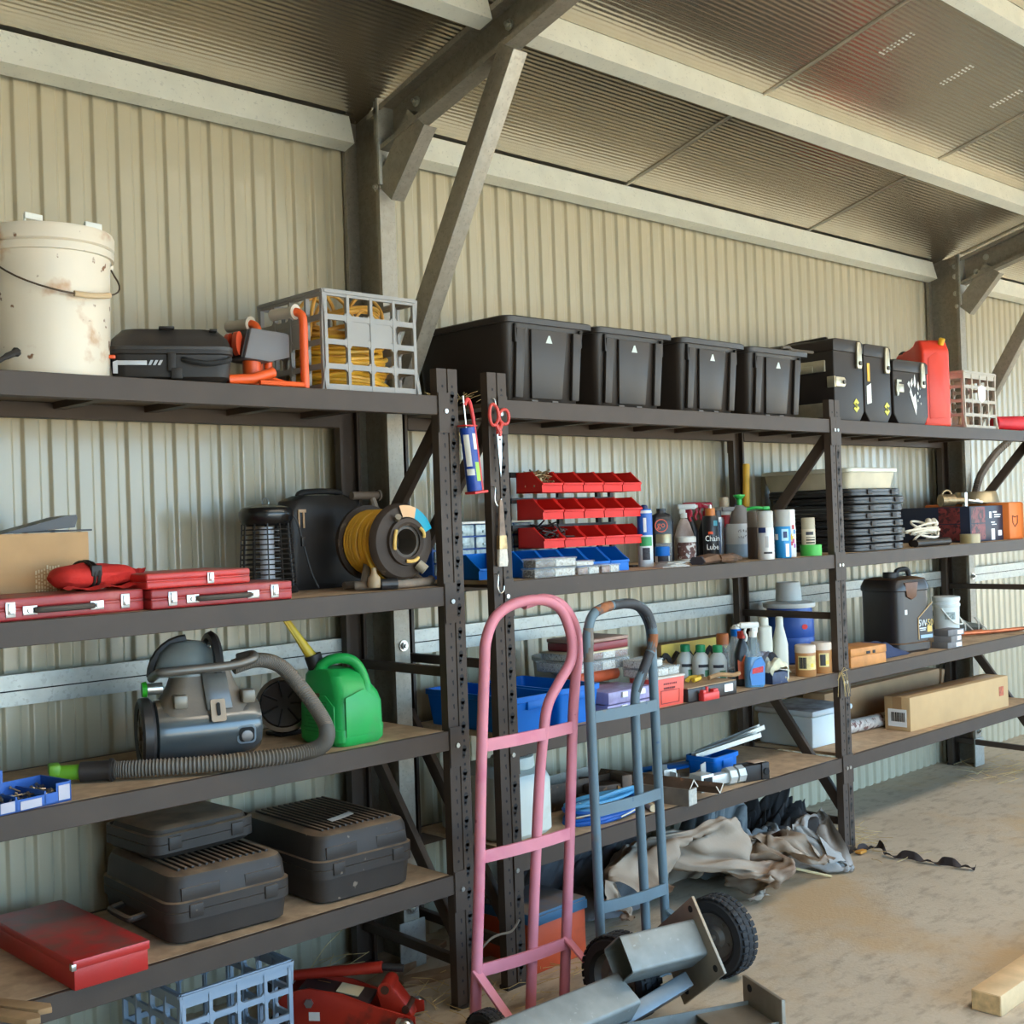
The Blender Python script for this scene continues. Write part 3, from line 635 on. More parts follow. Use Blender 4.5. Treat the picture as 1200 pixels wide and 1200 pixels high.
# ================================================================ third shelf, left bay
Z3L, Z4L = .868, .420
t = thing('vacuum_cleaner', 'dusty grey cylinder vacuum cleaner with a clear dome and long ribbed hose', 'vacuum cleaner', (-.745, .19, Z3L), rad(-19))
VB = mat('vac_slate', (72, 78, 80), .22, .2, .1, 6, 0, dust=.9, dustcol=(140, 116, 90), coat=.3)
VD = mat('vac_dusty', (112, 98, 82), .55, 0, .18, 10, .08, 200)
DK = mat('vac_dark', (48, 44, 42), .4, 0, .12, 12)
AX = M.Translation((-.14, 0, .098)) @ rotm(0, pi/2, 0)
b = MB(); b.lathe([(0, 0), (.07, 0), (.088, .012), (.092, .05), (.092, .22), (.086, .27), (.068, .295), (0, .30)], 36, AX); body = b.build('body', VB, t)
b = MB(); rbody(b, [(.27, .172, .05, .115), (.255, .15, .05, .165), (.19, .12, .045, .215), (.16, .11, .04, .255), (.16, .11, .04, .27)]); hood = b.build('hood', VD, t)
b = MB(); b.lathe([(.070, -.008), (.088, -.014), (.097, -.008), (.098, .014), (.090, .022), (.070, .02)], 36, M.Translation((-.158, 0, .098)) @ rotm(0, pi/2, 0), cap=False); b.build('wheel_tyre', DK, t)
b = MB()
for k in range(6): a = 2*pi*k/6+.3; b.box((-.160, .040*cos(a), .098+.040*sin(a)), (.010, .018, .066), .003, rot=M.Rotation(a-pi/2, 4, 'X'))
b.cyl((-.172, 0, .098), (-.14, 0, .098), .020, 16); b.lathe([(.056, 0), (.072, 0), (.072, .006), (.056, .006)], 30, M.Translation((-.164, 0, .098)) @ rotm(0, pi/2, 0), cap=False); b.build('wheel_spokes', mat('spoke_grey', (110, 98, 80), .4, .3), t)
b = MB(); b.lathe([(.088, .25), (.086, .275), (.072, .315), (.045, .34), (0, .348)], 28, M.Translation((-.035, .01, 0)) @ M.Scale(1.05, 4, (1, 0, 0)) @ M.Scale(.82, 4, (0, 1, 0))); b.build('dust_dome', mat('smoky_clear', (128, 132, 126), .25, 0, .15, 12, alpha=.72), t)
b = MB(); b.tube([(.02+.02*cos(a*.5), .01-.078*cos(a), .255+.098*sin(a)) for a in [pi*k/14 for k in range(15)]], .014, 6); b.tube([(-.035-.098*cos(a), .012, .25+.100*sin(a)) for a in [pi*k/14 for k in range(8)]], .012, 6); b.build('dome_strap', DK, t)
b = MB(); b.tube(smooth([(-.13, .02, .245), (-.125, -.075, .268), (-.10, -.095, .272), (.06, -.10, .276), (.125, -.095, .288), (.135, -.06, .298), (.10, -.03, .290)], 5), .0125, 10); b.build('carry_handle', mat('handle_grey', (112, 106, 98), .3, .4), t)
b = MB(); b.prism([(-.035, 0), (.035, 0), (.022, .11), (-.045, .115)], .012, M.Translation((.035, -.078, .155)) @ rotm(rad(76), 0, 0), bev=.003); b.build('bin_front', mat('smoky_panel', (92, 88, 82), .25, .1, .2, 10), t)
b = MB(); b.prism(rrect(.040, .062, .006), .006, M.Translation((.028, -.092, .155)) @ rotm(rad(72), 0, 0)); b.build('release_tab', mat('tab_beige', (170, 148, 124), .5), t)
b = MB(); b.prism(rrect(.010, .036, .004), .002, M.Translation((.028, -.0985, .160)) @ rotm(rad(72), 0, 0)); b.build('tab_slot', BLACKISH, t)
for x in (-.07, .115):
    b = MB(); b.box((x, -.068, .186), (.036, .042, .036), .004); b.build('pedal', mat('pedal_grey', (120, 112, 98), .35, .2, .2, 20), t)
b = MB(); b.prism(rrect(.052, .05, .012), .006, M.Translation((.105, -.084, .082)) @ rotm(pi/2+.1, 0, 0)); o = b.build('socket_frame', mat('frame_blue_grey', (120, 132, 140), .3, .2), t)
b = MB(); b.prism(rrect(.042, .04, .010), .003, M.Translation((.105, -.090, .082)) @ rotm(pi/2+.1, 0, 0)); b.build('socket', BLACKISH, o)
b = MB(); b.lathe([(0, -.008), (.014, -.006), (.016, .004), (0, .006)], 14, M.Translation((.105, -.094, .078)) @ rotm(pi/2, 0, 0)); b.build('knob', mat('knob_grey', (96, 92, 90), .3, .4), o)
b = MB()
for x in (-.05, .085): b.lathe([(0, .03), (.02, .028), (.034, .01), (.036, 0), (0, 0)], 18, M.Translation((x, -.062, 0)))
b.build('foot', mat('foot_tan', (120, 100, 80), .6), t)
b = MB(); b.cyl((-.15, -.03, .222), (-.11, -.03, .222), .016, 14); b.build('hose_coupling', STEEL, t)
b = MB(); b.lathe([(0, 0), (.022, 0), (.020, .012), (0, .014)], 18, M.Translation((-.152, -.03, .222)) @ rotm(0, -pi/2, 0)); b.build('green_button', mat('green_button', (40, 150, 30), .35), t)
hp = smooth([(.09, -.01, .262), (.16, .0, .275), (.225, .01, .255), (.275, .0, .20), (.315, -.045, .13), (.330, -.10, .075), (.300, -.155, .040), (.225, -.185, .030), (.10, -.195, .029), (-.03, -.18, .029), (-.16, -.145, .029), (-.25, -.115, .029)], 26)
rr_ = [.0215+.0022*(1 if i % 2 else -1)*(1 if i > 26*5 else .3) for i in range(len(hp))]
b = MB(); b.tube(hp, rr_, 12); hose = b.build('hose', mat('hose_grey', (104, 97, 88), .5, 0, .1, 20, dust=.5), t)
b = MB(); e0 = V(hp[-1]); dr = V((-.098, .03, 0)); b.cyl(e0, e0+dr*.85, .026, 18); b.lathe([(.024, 0), (.031, 0), (.031, .008), (.024, .008)], 18, M.Translation(e0+dr*.05) @ dr.to_track_quat('Z', 'Y').to_matrix().to_4x4()); b.build('hose_cuff', DK, hose)
b = MB(); b.cyl(e0+dr*.85, e0+dr*1.45, .020, 16); b.box(e0+dr*1.5+V((0, 0, .01)), (.03, .05, .03), .006); b.build('green_end', mat('hose_green', (96, 150, 34), .5), hose)
# green fuel can
GR = mat('green_can', (30, 160, 74), .42, 0, .1, 6, .04, 200, dirt=(70, 150, 84), damt=.4, ds=6)
t = thing('fuel_can', 'bright green plastic fuel can with a yellow pouring spout', 'fuel can', (-.300, .145, Z3L), rad(3))
b = MB(); rbody(b, [(.155, .19, .03, 0), (.178, .212, .035, .014), (.182, .216, .035, .05), (.176, .212, .035, .054), (.174, .21, .035, .12), (.160, .20, .04, .15), (.115, .17, .035, .205, -.018, .01), (.08, .13, .03, .222, -.022, .02)], n=5); b.build('body', GR, t)
b = MB(); b.tube(smooth([(-.05, .05, .195), (-.042, .02, .238), (-.015, -.015, .252), (.018, -.045, .240), (.032, -.070, .195), (.028, -.085, .140)], 6), [.019]*6+[.016]*20+[.018]*5, 10); b.build('handle', GR, t)
b = MB(); b.prism([(-.07, .03), (.06, .03), (.06, .12), (.0, .165), (-.07, .145)], .004, M.Translation((0, -.1055, 0)) @ rotm(pi/2, 0, 0), bev=.0015); b.prism([(-.08, .03), (.08, .03), (.08, .12), (.04, .15), (-.07, .14)], .004, M.Translation((-.0885, 0, 0)) @ rotm(pi/2, 0, -pi/2), bev=.0015)
b.build('moulded_panel', GR, t)
b = MB(); R = random.Random(2)
for k in range(9): b.box((-.0926, R.uniform(-.012, .012), .130-k*.011), (.0008, R.uniform(.07, .12), .004))
b.build('moulded_text', mat('green_dark', (22, 136, 60), .45), t)
b = MB(); b.box((-.0925, .01, .150), (.001, .05, .012)); b.build('worn_mark', mat('worn_mark', (92, 84, 52), .6), t)
b = MB(); b.cyl((-.035, .055, .20), (-.052, .065, .262), .026, 18); b.build('collar', BLKP, t)
b = MB(); p0, p1 = V((-.052, .068, .255)), V((-.118, .105, .375)); b.tube([p0, p0.lerp(p1, .5), p1], [.017, .012, .009], 10); b.tube([p0+V((.012, 0, 0)), p1+V((.008, 0, 0))], .0045, 6); b.tube([p0+V((-.012, -.002, 0)), p1+V((-.008, 0, 0))], .0045, 6); b.build('spout', mat('spout_yellow', (214, 178, 50), .45), t)
# round dark housing behind the hose
t = thing('round_housing', 'dark round housing with a chrome edge between the hose and the green can', 'housing', (-.335, .40, Z3L))
MX = M.Translation((0, 0, .085)) @ rotm(rad(70), 0, rad(-35))
b = MB(); b.lathe([(0, -.05), (.05, -.05), (.08, -.02), (.084, .03), (.07, .05), (0, .055)], 30, MX); b.build('shell', mat('housing_brown', (60, 48, 42), .35, 0, .2, 12), t)
b = MB(); b.lathe([(.076, .040), (.087, .036), (.088, .046), (.076, .052)], 30, MX, cap=False); b.build('rim', STEEL, t)
b = MB()
for k in range(7): a = 2*pi*k/7; b.tube([MX @ V((.02*cos(a), .02*sin(a), .06)), MX @ V((.074*cos(a), .074*sin(a), .056))], .003, 5)
b.build('grille', BLKP, t)
b = MB(); b.box((.0, .0, .006), (.09, .09, .012), .003); b.build('foot', BLKP, t)
# blue fixings tray
t = thing('parts_tray', 'blue plastic parts tray of loose fixings at the left edge of the third shelf', 'tray', (-1.305, .075, Z3L), rad(9))
LB = mat('tray_blue', (44, 92, 168), .5, 0, .12, 14)
b = MB(); b.b2((-.10, -.06, 0), (.10, .07, .004)); 
for x in (-.10, -.045, .03, .098): b.b2((x-.002, -.06, 0), (x+.002, .07, .036 if x < .09 else .05))
b.b2((-.10, .066, 0), (.10, .07, .05)); b.b2((-.10, -.06, 0), (.06, -.056, .028)); b.b2((.06, -.06, 0), (.10, -.056, .048)); b.b2((-.06, .04, .03), (-.02, .07, .085)); b.build('body', LB, t)
for x, w_, z, h in ((-.068, .036, .016, .024), (-.008, .055, .013, .02), (.08, .030, .024, .036)):
    b = MB(); b.box((x, -.0612, z), (w_, .0015, h)); b.build('label_card', mat('label_lilac', (186, 180, 188), .7), t)
b = MB(); R = random.Random(8)
for k in range(70):
    x, y = R.uniform(-.095, .09), R.uniform(-.05, .06); a = R.uniform(0, pi); q = V((cos(a)*.011, sin(a)*.011, R.uniform(-.004, .006))); p = V((x, y, .014+R.uniform(0, .016))); b.cyl(p-q, p+q, .0022, 6); b.cyl(p+q, p+q*1.25, .0045, 6)
o = b.build('screws', mat('screw_steel', (150, 140, 124), .3, .85, .3, 90)); o.location = (-1.305, .075, Z3L); o.rotation_euler = (0, 0, rad(9)); tag(o, 'loose screws and bolts heaped in the blue parts tray', 'screws', kind='stuff')
# ================================================================ bottom shelf, left bay
t = thing('metal_box', 'flat red metal box with a lid at the left of the bottom shelf', 'box', (-1.130, .235, Z4L))
RBX = mat('box_red', (182, 44, 38), .35, .1, .1, 5, .05, 120, dirt=(150, 60, 50), damt=.4, ds=8, dust=.35, dustcol=(132, 76, 66), speck=(150, 140, 120), sps=22, samt=.74)
b = MB(); b.b2((-.096, -.254, 0), (.096, .254, .064), .003); b.build('base', RBX, t)
b = MB(); b.b2((-.100, -.258, .052), (.100, .258, .074), .003); b.build('lid', RBX, t)
b = MB(); b.box((-.098, -.257, .058), (.012, .004, .016), .001); b.box((-.101, -.25, .058), (.004, .014, .016), .001); b.build('corner_tab', STEEL, t)
blow_case('power_tool_case', 'largest dusty black moulded tool case, with a smaller case on top of it', (-.730, .285, Z4L), rad(-3), .375, .47, .188, BLKPD, 14, .48, 'left')
blow_case('power_tool_case', 'small dusty black tool case lying on top of the larger one', (-.735, .355, Z4L+.195), rad(2), .335, .29, .088, BLKPD, 0, .5, 'front')
c2 = blow_case('power_tool_case', 'ribbed dusty black tool case with a paper scrap on its lid', (-.285, .285, Z4L), rad(-2), .355, .49, .205, BLKPD, 13, .5, 'front')
b = MB(); b.grid(lambda u, v: (-.05+.09*u, -.02+.03*v+.012*u, .003+.006*u*u+.002*v), 8, 4); o = b.build('paper_scrap', CREAM); o.location = (-.30, .16, Z4L+.211); tag(o, 'torn white paper scrap on the ribbed black case lid', 'paper')
WD = mat('raw_wood', (160, 124, 84), .8, 0, .2, 18, .2, 160)
for (x, y, z, L_, rz, lb) in ((-1.375, .0, Z4L, .24, -62, 'upper of two weathered wooden stakes in the lower left corner'), (-1.42, -.02, Z4L, .26, -66, 'lower pointed wooden stake in the lower left corner')):
    b = MB(); b.prism([(-.12, -.018), (L_-.14, -.022), (L_-.12, .0), (L_-.14, .02), (-.12, .018)], .014, bev=.002); o = b.build('wooden_stake', WD); o.location = (x, y, z); o.rotation_euler = (0, 0, rad(rz)); tag(o, lb, 'stake')
# ================================================================ floor, left bay
GBC = mat('blue_grey_crate', (136, 148, 160), .5, 0, .05, 8, .03, 200)
milk_crate('milk_crate', 'pale blue grey milk crate on the floor under the left rack', (-.742, .215, 0), 0, .34, .33, .300, GBC, panel=False)
t = thing('trolley_jack', 'red trolley jack on the floor under the left rack', 'jack', (-.285, .185, 0), rad(-52))
JR = mat('jack_red', (178, 44, 26), .4, .1, .15, 8, .05, 200, dirt=(110, 44, 32), damt=.42, ds=10)
for s in (-1, 1):
    b = MB(); b.prism([(-.22, .035), (-.215, .07), (-.17, .115), (-.10, .128), (.0, .112), (.10, .078), (.19, .052), (.225, .05), (.225, .018), (.19, .01), (-.20, .012)], .008, M.Translation((0, s*.062+.004, 0)) @ rotm(pi/2, 0, 0), bev=.002); b.build('side_plate', JR, t)
b = MB(); b.box((-.03, 0, .095), (.22, .11, .02), .004, rot=M.Rotation(.18, 4, 'Y')); b.build('cover', mat('jack_dark', (52, 40, 36), .5), t)
b = MB(); b.box((.01, 0, .103), (.07, .07, .003), rot=M.Rotation(.2, 4, 'Y')); b.build('warning_label', mat('label_tan', (206, 190, 150), .6), t)
b = MB(); b.prism([(.12, .04), (.10, .11), (.135, .135), (.155, .12), (.2, .06), (.21, .03)], .07, M.Translation((0, .035, 0)) @ rotm(pi/2, 0, 0), bev=.004); b.cyl((.13, -.045, .12), (.13, .045, .12), .022, 16); b.build('lift_arm', JR, t)
b = MB(); b.cyl((.13, -.048, .12), (.13, .048, .12), .013, 14); b.cyl((.19, -.04, .06), (.19, .04, .06), .012, 12); b.build('pivot_pin', mat('pin_rust', (90, 60, 46), .5, .6), t)
b = MB(); b.cyl((-.19, .03, .13), (.10, .05, .155), .016, 12, r2=.018); b.build('handle_socket', JR, t)
b = MB(); b.cyl((.10, .05, .155), (.165, .055, .150), .012, 10); b.build('handle_rod', BLKP, t)
b = MB(); b.box((-.21, 0, .13), (.06, .10, .06), .01); b.build('release_block', BLKP, t)
for y in (-.085, .085):
    b = MB(); b.cyl((-.19, y-.012, .030), (-.19, y+.012, .030), .030, 18, bev=.004); b.build('rear_wheel', BLKP, t)
    b = MB(); b.cyl((.2, y-.014, .025), (.2, y+.014, .025), .025, 18, bev=.004); b.build('front_wheel', STEEL, t)
for x, z in ((-.10, .085), (.18, .035)):
    b = MB(); b.cyl((x, -.066, z), (x, -.074, z), .014, 6); b.build('bolt', STEEL, t)
b = MB(); b.box((-.085, -.0672, .045), (.034, .001, .026)); b.build('rating_label', CREAM, t)
# dry grass
STRAW = mat('straw', (196, 168, 112), .8, 0, .15, 30)
def straw(name, label, loc, n, sx, sy, L_, seed, zr=.02, up=.25):
    R = random.Random(seed); b = MB()
    for k in range(n):
        x, y = R.gauss(0, sx), R.gauss(0, sy); a = R.uniform(0, 2*pi); l = R.uniform(.4, 1)*L_; e = R.uniform(-.02, up)
        z = .004+R.uniform(0, zr); c = R.uniform(-.3, .3)
        b.tube([(x, y, z), (x+cos(a)*l*.5, y+sin(a)*l*.5, max(.003, z+e*l*.6)), (x+cos(a+c)*l, y+sin(a+c)*l, max(.003, z+e*l))], .0011, 4)
    o = b.build(name, STRAW); o.location = loc; tag(o, label, 'straw', kind='stuff'); return o
straw('dry_grass', 'loose dry grass stalks scattered around the red jack and left rack foot', (-.12, .1, 0), 70, .14, .12, .13, 3)
straw('dry_grass', 'dry grass tuft caught on the floor behind the red jack', (-.30, .42, .0), 26, .05, .05, .2, 4, .1, .8)
straw('dry_grass', 'dry grass blown around the foot of the far rack upright', (2.42, .12, 0), 60, .14, .14, .16, 5)
straw('dry_grass', 'dry grass lying by the far wall column', (4.25, .22, 0), 60, .22, .1, .16, 6)
straw('dry_grass', 'dry grass scattered between the two hand trolleys', (.55, -.1, 0), 60, .22, .12, .15, 7)
straw('dry_grass', 'wisp of hay on the top shelf in front of the first black tub', (.25, .2, ZT), 24, .03, .04, .1, 9, .02, .6)
# ================================================================ top shelf, right racks
TUB = mat('tub_black', (50, 42, 36), .42, 0, .08, 5, .05, 260, dust=.2, dustcol=(86, 76, 66), spec=.4)
TLAB = mat('tub_label', (196, 204, 196), .5)
def tub(label, loc, rz=0):
    t = thing('storage_tub', label, 'tub', loc, rz, 'black tubs on the top shelf'); W, D, H = .405, .50, .285
    b = MB(); S = [(W*.83, D*.86, .03, .0), (W*.85, D*.88, .03, .006), (W*.97, D*.97, .03, H*.90), (W*.98, D*.98, .03, H-.02), (W*1.07, D*1.06, .03, H-.022), (W*1.08, D*1.07, .035, H-.004), (W*1.06, D*1.05, .035, H), (W*.95, D*.95, .03, H-.002), (W*.80, D*.84, .03, .01)]
    b.loft([rsec(*s) for s in S]); b.build('body', TUB, t)
    lean = atan2(D*.97/2-D*.88/2, H*.9)
    for nm, x, w_, h, th in (('front_panel', .0, .175, .235, .010), ('pillar', -.138, .042, .235, .014), ('pillar', .138, .042, .235, .014)):
        b = MB(); b.prism([(-w_*.42, -h/2), (w_*.42, -h/2), (w_*.5, h/2), (-w_*.5, h/2)], th, M.Translation((x, -D*.4655, .132)) @ rotm(pi/2+lean, 0, 0), bev=.003); b.build(nm, TUB, t)
    for x in (-.160, .158):
        b = MB(); b.box((x, -D*.49, H-.055), (.010, .016, .062), .002); b.build('handle_catch', BLKP, t)
    for x in (-.055, .045):
        b = MB(); b.box((x, -D*.445, .006), (.03, .008, .010), .001); b.build('clip', mat('clip_grey', (96, 90, 84), .4), t)
    b = MB(); b._add([(-.016, -.2495, .205), (.016, -.2495, .205), (0, -.252, .238)], [(0, 1, 2)]); b._add([(-.016, -.2485, .205), (.016, -.2485, .205), (0, -.251, .238)], [(0, 2, 1)])
    b.build('triangle_label', TLAB, t, norm=False); return t
names = ('first black tub from the left, beside the rack post and crate', 'second black tub from the left on the top shelf', 'third black tub from the left on the top shelf', 'fourth black tub, beside the black panniers')
tb = tub(names[0], (.535, .275, ZT))
for i, (x, y, rz) in enumerate(((.985, .275, 0), (1.455, .275, 1), (1.935, .285, -1))): dup(tb, (x, y, ZT), rad(rz), names[i+1])
b = MB(); b.loft([[(x, y, z+.004*sin(x*30)) for y, z in ((-.1, 0), (.1, .002), (.1, .008), (-.1, .006))] for x in (-.12, -.04, .04, .12)]); b.tube(smooth([(-.05, -.12, .01), (.03, -.1, .02), (.10, -.08, .014), (.19, -.12, .006)], 4), .007, 6)
o = b.build('scrap_bits', mat('scrap_brown', (94, 84, 72), .7)); o.location = (2.02, .16, ZT+.287); tag(o, 'brown and grey scrap bits lying across the fourth black tub', 'scrap')
# panniers
PAN = mat('pannier_black', (40, 33, 29), .45, .1, .06, 10, .02, 300, spec=.35); LAT = mat('latch_steel', (186, 176, 152), .35, .7, .1, 30)
LOGOY = mat('logo_yellow', (214, 206, 70), .45)
def pannier(label, loc, rz, W, D, H):
    t = thing('pannier', label, 'pannier', loc, rz, None); ch = .04
    pr = [(-W/2+ch, 0), (W/2-ch, 0), (W/2, ch*1.2), (W/2, H-.055), (-W/2, H-.055), (-W/2, ch*1.2)]
    b = MB(); b.prism(pr, D, M.Translation((0, D/2, 0)) @ rotm(pi/2, 0, 0), bev=.006, seg=3); b.build('body', PAN, t)
    b = MB(); b.prism([(-W/2-.004, H-.058), (W/2+.004, H-.058), (W/2+.004, H-.012), (W/2-.02, H), (-W/2+.02, H), (-W/2-.004, H-.012)], D+.008, M.Translation((0, D/2+.004, 0)) @ rotm(pi/2, 0, 0), bev=.005); lid = b.build('lid', PAN, t)
    b = MB(); b.tube(smooth([(-W*.2, -D*.3, H), (-W*.18, -D*.28, H+.014), (0, 0, H+.018), (W*.0, D*.28, H+.014), (0, D*.32, H)], 4), .007, 6); b.build('lid_strap', BLKP, lid)
    b = MB(); b.prism([(-.016, -.10), (.016, -.10), (.022, -.085), (.020, .0), (.012, .022), (-.012, .022), (-.018, 0), (-.022, -.085)], .012, M.Translation((W*.32, -D/2-.001, H-.03)) @ rotm(pi/2, 0, 0), bev=.003); o = b.build('lid_latch', LAT, t)
    b = MB(); b.cyl((W*.32, -D/2-.013, H-.105), (W*.32, -D/2-.020, H-.105), .010, 10); b.build('latch_rivet', mat('rivet_dark', (96, 88, 78), .4, .7), o)
    return t
def pan_side(t, W, D, H):
    b = MB(); b.b2((-W/2-.012, -D/2+.04, H*.60), (-W/2, D/2-.06, H*.74), .004); b.b2((-W/2-.012, -D/2+.04, .02), (-W/2+.02, D/2-.05, .085), .004); b.b2((-W/2-.016, -D/2+.10, H*.60), (-W/2-.01, -D/2+.16, H*.68), .002); b.build('side_bracket', LAT, t)
    b = MB(); b.prism([(-.02, -.022), (.05, -.022), (.062, -.01), (.062, .01), (.05, .022), (-.02, .022)], .010, M.Translation((-W/2+.02, -D/2-.001, H*.47)) @ rotm(pi/2, 0, 0), bev=.002); b.box((-W/2-.004, -D/2+.012, H*.47), (.01, .04, .05), .002); o = b.build('front_latch', LAT, t)
    b = MB(); b.cyl((-W/2+.062, -D/2-.010, H*.47), (-W/2+.062, -D/2-.018, H*.47), .009, 10); b.build('latch_rivet', MATS['rivet_dark'], o)
def s_logo(t, x, y, z, s=1):
    b = MB()
    A = [(-.024, .008), (.0, .030), (.026, .012), (.013, .002), (.0, .010), (-.006, .004), (.012, -.010), (-.0, -.018)]
    P1 = [(-.024, .010), (0, .032), (.024, .014), (.012, .006), (0, .014), (-.006, .009), (.010, -.004), (.004, -.009)]
    for sg in (1, -1): b.prism([(sg*px*s, sg*pz*s) for px, pz in P1], .0015, M.Translation((x, y, z)) @ rotm(pi/2, 0, 0))
    return b.build('s_emblem', LOGOY, t)
p1 = pannier('tallest black pannier, left one of three, beside the fourth black tub', (2.515, .25, ZT), 0, .25, .40, .375); pan_side(p1, .25, .40, .375); s_logo(p1, .055, -.201, .075)
p2 = pannier('middle black pannier with a yellow strip and white sticker', (2.772, .25, ZT), 0, .24, .40, .368); s_logo(p2, .075, -.201, .070)
b = MB(); b.box((-.085, -.2015, .235), (.022, .002, .085)); b.build('yellow_sticker', mat('strip_yellow', (224, 172, 52), .5), p2)
b = MB(); b.prism([(-.02, 0), (.02, .008), (.02, .10), (-.02, .085)], .0015, M.Translation((-.085, -.2005, .085)) @ rotm(pi/2, 0, 0)); b.build('white_sticker', WHITEP, p2)
p3 = pannier('shorter black pannier with a white splash graphic, next to the red jerry can', (3.085, .235, ZT), 0, .335, .37, .315)
b = MB(); b.prism([(-.022, -.048), (-.012, -.048), (-.004, -.04), (-.004, .02), (.022, .02), (.022, .03), (-.022, .03)], .010, M.Translation((-.13, -.186, .185)) @ rotm(pi/2, 0, 0)); b.box((-.12, -.19, .175), (.07, .012, .04), .003); b.build('front_latch', LAT, p3)
b = MB(); Q = M.Translation((.03, -.1855, .155)) @ rotm(pi/2, 0, 0)
b.prism([(-.045, .005), (-.035, .03), (-.012, -.02), (.012, .0), (.022, -.06), (.012, -.105), (-.012, -.06)], .0015, Q)
for q in ([(-.065, .045), (-.05, .06), (-.04, .048), (-.045, .025)], [(-.036, .05), (-.018, .075), (-.012, .045), (-.026, .03)], [(-.006, .052), (.008, .095), (.02, .05), (.006, .03)], [(.03, .035), (.042, .062), (.05, .03), (.04, .018)], [(.056, .045), (.068, .062), (.075, .035), (.06, .022)], [(.03, .005), (.038, .012), (.042, .0), (.034, -.006)], [(.05, -.01), (.058, -.004), (.06, -.014), (.052, -.02)], [(.03, -.03), (.036, -.026), (.04, -.036), (.032, -.04)], [(.06, -.045), (.066, -.04), (.07, -.05), (.062, -.054)]): b.prism(q, .0015, Q)
b.build('splash_graphic', mat('graphic_white', (222, 220, 216), .5), p3)
b = MB(); b.box((.0, -.155, .302), (.16, .012, .020), .003); b.build('grey_trim', mat('trim_grey', (150, 146, 138), .4), p3)
# red jerry can
t = thing('jerry_can', 'tall red plastic jerry can with a yellow vent cap on the top shelf', 'jerry can', (3.555, .245, ZT), rad(-35))
JC = mat('jerry_red', (232, 62, 40), .42, 0, .06, 5, .03, 200)
b = MB(); prof = [(-.175, .0), (-.175, .40), (-.14, .455), (-.10, .462), (-.075, .44), (-.06, .405), (.03, .395), (.05, .41), (.10, .415), (.165, .37), (.175, .33), (.175, .0)]
b.prism(prof, .155, M.Translation((-.0775, 0, 0)) @ rotm(pi/2, 0, pi/2), bev=.018, seg=3); b.build('body', JC, t)
b = MB(); b.tube(smooth([(0, -.09, .44), (0, -.05, .452), (0, .03, .440), (0, .085, .425), (0, .11, .40)], 5), .017, 10); b.build('handle', JC, t)
b = MB(); b.cyl((0, .14, .385), (0, .185, .425), .026, 18, bev=.003); b.build('filler_cap', BLKP, t)
b = MB(); b.cyl((.04, -.15, .43), (.044, -.165, .462), .016, 14, bev=.003); b.build('vent_cap', mat('cap_yellow', (232, 180, 40), .45), t)
b = MB(); b.prism([(-.045, .05), (.045, .05), (.045, .36), (.0, .39), (-.045, .36)], .004, M.Translation((0, -.174, 0)) @ rotm(pi/2, 0, 0), bev=.002)
b.build('moulded_panel', JC, t)
milk_crate('milk_crate', 'small grey milk crate with a white paper tag, right of the red jerry can', (3.83, .21, ZT), 0, .365, .31, .300, mat('crate_warm_grey', (176, 166, 150), .5, 0, .05, 10), panel=False)
b = MB(); b.prism([(-.04, -.035), (.0, -.05), (.045, -.03), (.05, .035), (.0, .045), (-.045, .03)], .001, rotm(pi/2, 0, 0)); o = b.build('paper_tag', CREAM); o.location = (3.845, .050, ZT+.19); tag(o, 'white paper tag on the front of the far grey milk crate', 'paper')
for k, (x, z, c) in enumerate(((-.08, .09, (120, 84, 60)), (.05, .08, (150, 120, 90)))):
    b = MB(); rbody(b, [(.10, .12, .02, 0), (.11, .13, .02, z*.5), (.09, .11, .02, z)]); o = b.build('packet', mat('packet_%d' % k, c, .6, 0, .3, 30)); o.location = (3.83+x, .22, ZT+.016); tag(o, ('brown', 'tan')[k]+' packet lying inside the far grey milk crate', 'packet')
t = thing('red_cylinder', 'red cylindrical bag lying at the right end of the top shelf', 'bag', (4.185, .07, ZT), rad(-20))
b = MB(); b.lathe([(0, 0), (.03, .0), (.038, .006), (.040, .10), (.042, .20), (.036, .212), (0, .214)], 22, M.Translation((-.1, 0, .042)) @ rotm(0, pi/2, 0)); b.build('bag', mat('red_bag', (206, 30, 44), .55, 0, .12, 12), t)
b = MB(); b.tube([(.112, .028*cos(a), .042+.028*sin(a)) for a in [2*pi*k/14 for k in range(14)]], .004, 5, closed=True); b.build('end_seam', REDP, t)
# ================================================================ hung on the uprights
t = thing('caulking_gun', 'red caulking gun holding a blue cartridge, hung on the left rack upright', 'caulking gun', (.110, -.022, 1.905))
CG = mat('gun_red', (214, 50, 48), .4)
b = MB(); b.tube(smooth([(-.018, 0, -.02), (-.005, 0, .0), (.006, .0, -.012), (.018, 0, -.06)], 4), .0065, 8); b.cyl((.018, 0, -.06), (.046, 0, -.292), .0055, 8); b.box((.022, 0, -.295), (.058, .05, .008), .002, rot=M.Rotation(-.1, 4, 'Y')); b.box((-.008, 0, -.085), (.05, .04, .005), .001); b.build('frame', CG, t)
b = MB(); b.cyl((-.022, 0, .01), (-.012, 0, -.10), .003, 6); b.build('push_rod', STEEL, t)
b = MB(); b.cyl((-.010, 0, -.09), (.014, 0, -.290), .024, 22); ct = b.build('cartridge', mat('cartridge_blue', (22, 62, 150), .4), t)
